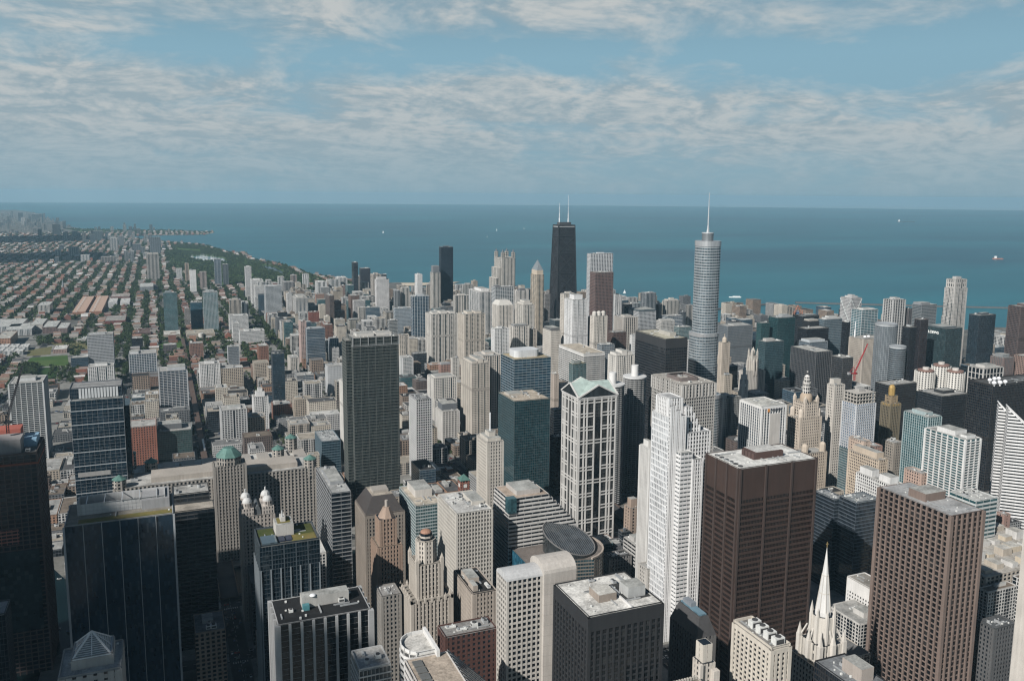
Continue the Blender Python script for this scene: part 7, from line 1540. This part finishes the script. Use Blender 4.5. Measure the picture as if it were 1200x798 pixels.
# ------------------------------------------------------------------ boats
WHT = plain('boat_white', (.72, .72, .70), .4); HUL = plain('hull_dark', (.06, .07, .08), .5)
def sailboat(px, py, label, s_=1.0, group=None):
    p = at(px, py, -2); o = empty('sailboat', p, label, 'boat', group); o.rotation_euler.z = g.uniform(0, 6); o.scale = (s_, s_, s_)
    h_ = MB().prism([(-1.6, -5), (1.6, -5), (1.9, 0), (0, 6), (-1.9, 0)], -.2, 1.2); link('hull', h_.mesh('hull', [WHT]), o); link('mast', MB().prism(circle(0, .5, .12, 6), 1.2, 15).mesh('mast', [METAL]), o)
    mb = MB(); mb.face([(0, .3, 2.2), (0, -4.6, 2.2), (.5, -2, 6), (0, .3, 14.5)]); mb.face([(0, .8, 13), (.3, 3, 6), (0, 5.8, 1.6), (0, .8, 2)]); link('sail', mb.mesh('sail', [WHT]), o)
for px, py, lab, s_ in ((449, 273, 'lone white sailboat left of the tall black slab', 1.7), (582, 270.5, 'white sailboat above the lantern-topped tower', 2.), (571, 278.5, 'smaller white sailboat just below another near the lantern-topped tower', 1.6), (732, 343.5, 'white sailboat off the shore beside the brown tower', 1.1), (614, 268.5, 'tiny white boat left of the tapered black tower', 1.5)): sailboat(px, py, lab, s_)
p = at(861.5, 348.6, -2); o = empty('tour_boat', p, 'long white tour boat right of the silver spired tower', 'boat'); o.rotation_euler.z = R(68); link('hull', MB().prism([(-4, -24), (4, -24), (4, 16), (0, 26), (-4, 16)], 0, 3).mesh('hull', [WHT]), o); link('cabin', MB().box(-3, 3, -20, 10, 3, 5.5).mesh('cabin', [WHT]), o)
p = at(1062, 260.4, -2); o = empty('cargo_ship', p, 'long dark cargo ship near the horizon', 'ship'); o.rotation_euler.z = R(67.5); k_ = 2.0
link('hull', MB().prism([(-14, -150), (14, -150), (14, 130), (0, 165), (-14, 130)], 0, 9).mesh('hull', [HUL]), o); link('wheelhouse', MB().box(-11, 11, 118, 142, 9, 34).box(-8, 8, 122, 130, 34, 44).mesh('wheelhouse', [WHT]), o); link('hatches', MB().box(-10, 10, -135, 110, 9, 12).mesh('hatches', [HUL]), o)
p = at(1169, 304, -2); o = empty('work_ship', p, 'stubby grey and red work ship on the right of the lake', 'ship'); o.rotation_euler.z = R(62); link('hull', MB().prism([(-9, -34), (9, -34), (9, 22), (0, 36), (-9, 22)], 0, 8).mesh('hull', [plain('hull_red', (.28, .13, .10), .6)]), o); link('wheelhouse', MB().box(-6, 6, 8, 22, 8, 22).mesh('wheelhouse', [WHT]), o); link('crane_mast', MB().prism(circle(0, 0, 1.2, 6), 8, 30).mesh('crane_mast', [HUL]), o)
hb_ = [MB().prism([(-1.7, -5), (1.7, -5), (1.9, 1), (0, 6), (-1.9, 1)], 0, 1.6).mesh('hull', [WHT]), MB().prism(circle(0, .5, .25, 5), 1.6, 13).mesh('mast', [METAL])]
hp_ = [at(*p_).to_2d()[:] for p_ in ((221, 302), (236, 300), (261, 303.4), (265, 306.6), (240, 305.6))]; xa, xb = min(p_[0] for p_ in hp_), max(p_[0] for p_ in hp_); ya, yb = min(p_[1] for p_ in hp_), max(p_[1] for p_ in hp_); n_ = 0
while n_ < 110:
    x, y = g.uniform(xa, xb), g.uniform(ya, yb)
    if inpoly(x, y, hp_): o = empty('moored_boat', (x, y, .15), 'small white boat moored in the harbour between park trees', 'boat', 'white boats moored in the harbour'); link('hull', hb_[0], o); link('mast', hb_[1], o); n_ += 1; o.scale = (1.8, 1.8, 1.3)
# ------------------------------------------------------------------ cars in the streets
TY = plain('tyre_rubber', (.02, .02, .02), .9); CG = plain('car_glass', (.015, .02, .025), .1)
CARC = [('white', (.66, .66, .64)), ('black', (.02, .02, .022)), ('silver', (.42, .43, .44)), ('red', (.34, .03, .025)), ('blue', (.04, .09, .22)), ('grey', (.16, .165, .17))]
cab = MB().prism(rp((-.78, .78, -1.5, 1.1)), .95, 1.5, pts2=rp((-.66, .66, -1.1, .5))).mesh('cabin', [CG]); whl = MB(); n = 10
P_ = [(.33*cos(2*pi*i/n), .33*sin(2*pi*i/n)) for i in range(n)]
for i in range(n): j = (i+1) % n; whl.face([(-.12, P_[i][0], P_[i][1]+.33), (-.12, P_[j][0], P_[j][1]+.33), (.12, P_[j][0], P_[j][1]+.33), (.12, P_[i][0], P_[i][1]+.33)])
whl.face([(-.12, a_, c_+.33) for a_, c_ in P_]); whl.face([(.12, a_, c_+.33) for a_, c_ in reversed(P_)]); whm = whl.mesh('wheel', [TY])
bodies = {nm: MB().prism(rp((-.9, .9, -2.2, 2.2)), .3, .72, pts2=rp((-.92, .92, -2.25, 2.25))).prism(rp((-.92, .92, -2.25, 2.25)), .721, .97, pts2=rp((-.84, .84, -2.05, 2.0))).mesh('body', [plain('car_paint_'+nm, c_, .25, .2, .5, .02)]) for nm, c_ in CARC}
BXA = np.array([(f[0], f[1], f[2], f[3], 60) for f in FOOT]); cands = []
for x in XS:
    y = 400
    while y < 2300:
        for s_ in (-6, -2.2, 2.2, 6):
            if g.random() < .34: cands.append((x+s_, y+g.uniform(-2, 2), 0 if s_ > 0 else pi))
        y += 11
for y in YS:
    x = -700
    while x < 1400:
        for s_ in (-6, -2.2, 2.2, 6):
            if g.random() < .34: cands.append((x+g.uniform(-2, 2), y+s_, -pi/2 if s_ < 0 else pi/2))
        x += 11
cands = [c for c in cands if not (868 < c[1] < 958) and not clash((c[0]-2.5, c[0]+2.5, c[1]-2.5, c[1]+2.5), .3) and not in_river(c[0], c[1], 0)]
CP = np.array([(c[0], c[1], 1.) for c in cands]); u, v, z = pixn(CP); fr_ = (~blocked(CP, BX)) & (u > 0) & (u < 1200) & (v < 798); idx = np.where(fr_)[0]; idx = idx[np.argsort(z[idx])][:230]
for i in idx:
    x, y, a_ = cands[i]; nm, _ = g.choice(CARC); o = empty('car', (x, y, .05), f'small {nm} car on a street between buildings', 'car', f'{nm} cars in the streets'); o.rotation_euler.z = a_; link('body', bodies[nm], o); link('cabin', cab, o)
    for sx in (-.82, .82):
        for sy in (-1.4, 1.4): w_ = link('wheel', whm, o, (sx, sy, 0))
# ------------------------------------------------------------------ unseen clouds added beyond the frame to cast shade on the city
def shade_cloud(cx_, cy_, z, rx, ry, rz, seed, label):
    q_ = random.Random(seed); mb = MB(); b = bpy.data.meshes.new('shade_cloud')
    import bmesh
    bm = bmesh.new(); bmesh.ops.create_icosphere(bm, subdivisions=3, radius=1, matrix=Matrix.Diagonal((rx*.92, ry*.92, rz*.8, 1)))
    for i in range(16):
        a_ = q_.uniform(0, 2*pi); d_ = q_.uniform(0, .75); s_ = q_.uniform(.28, .5); m_ = Matrix.Translation((d_*cos(a_)*rx, d_*sin(a_)*ry, q_.uniform(-.2, .3)*rz)) @ Matrix.Diagonal((rx*s_, ry*s_, rz*q_.uniform(.6, 1.1), 1))
        bmesh.ops.create_icosphere(bm, subdivisions=3, radius=1, matrix=m_)
    bm.to_mesh(b); bm.free(); b.materials.append(plain('shade_cloud_white', (.8, .8, .8), 1., 0, 0, .03)); o = link('shade_cloud', b, None, (cx_, cy_, z)); o['kind'] = 'structure'; o['label'] = label

def shade_over(tx, ty, tz, zc_, rx, ry, rz, seed, label):  # sets the added mesh so its shadow falls on the target
    k = (zc_-tz)/_to.z; shade_cloud(tx+_to.x*k, ty+_to.y*k, zc_, rx, ry, rz, seed, label)
shade_over(-165, 590, 150, 1000, 138, 290, 60, 1, 'unseen cloudlike mesh added to shade the left foreground')
shade_over(8, 405, 155, 1000, 44, 75, 45, 3, 'small unseen cloudlike mesh added to shade the black-roofed tower')
shade_over(-760, 6000, 0, 1300, 560, 420, 90, 2, 'unseen cloudlike mesh added to shade the far neighbourhood')
shade_over(-1000, 8300, 0, 1300, 620, 620, 90, 5, 'farther unseen cloudlike mesh added to shade the far neighbourhood')
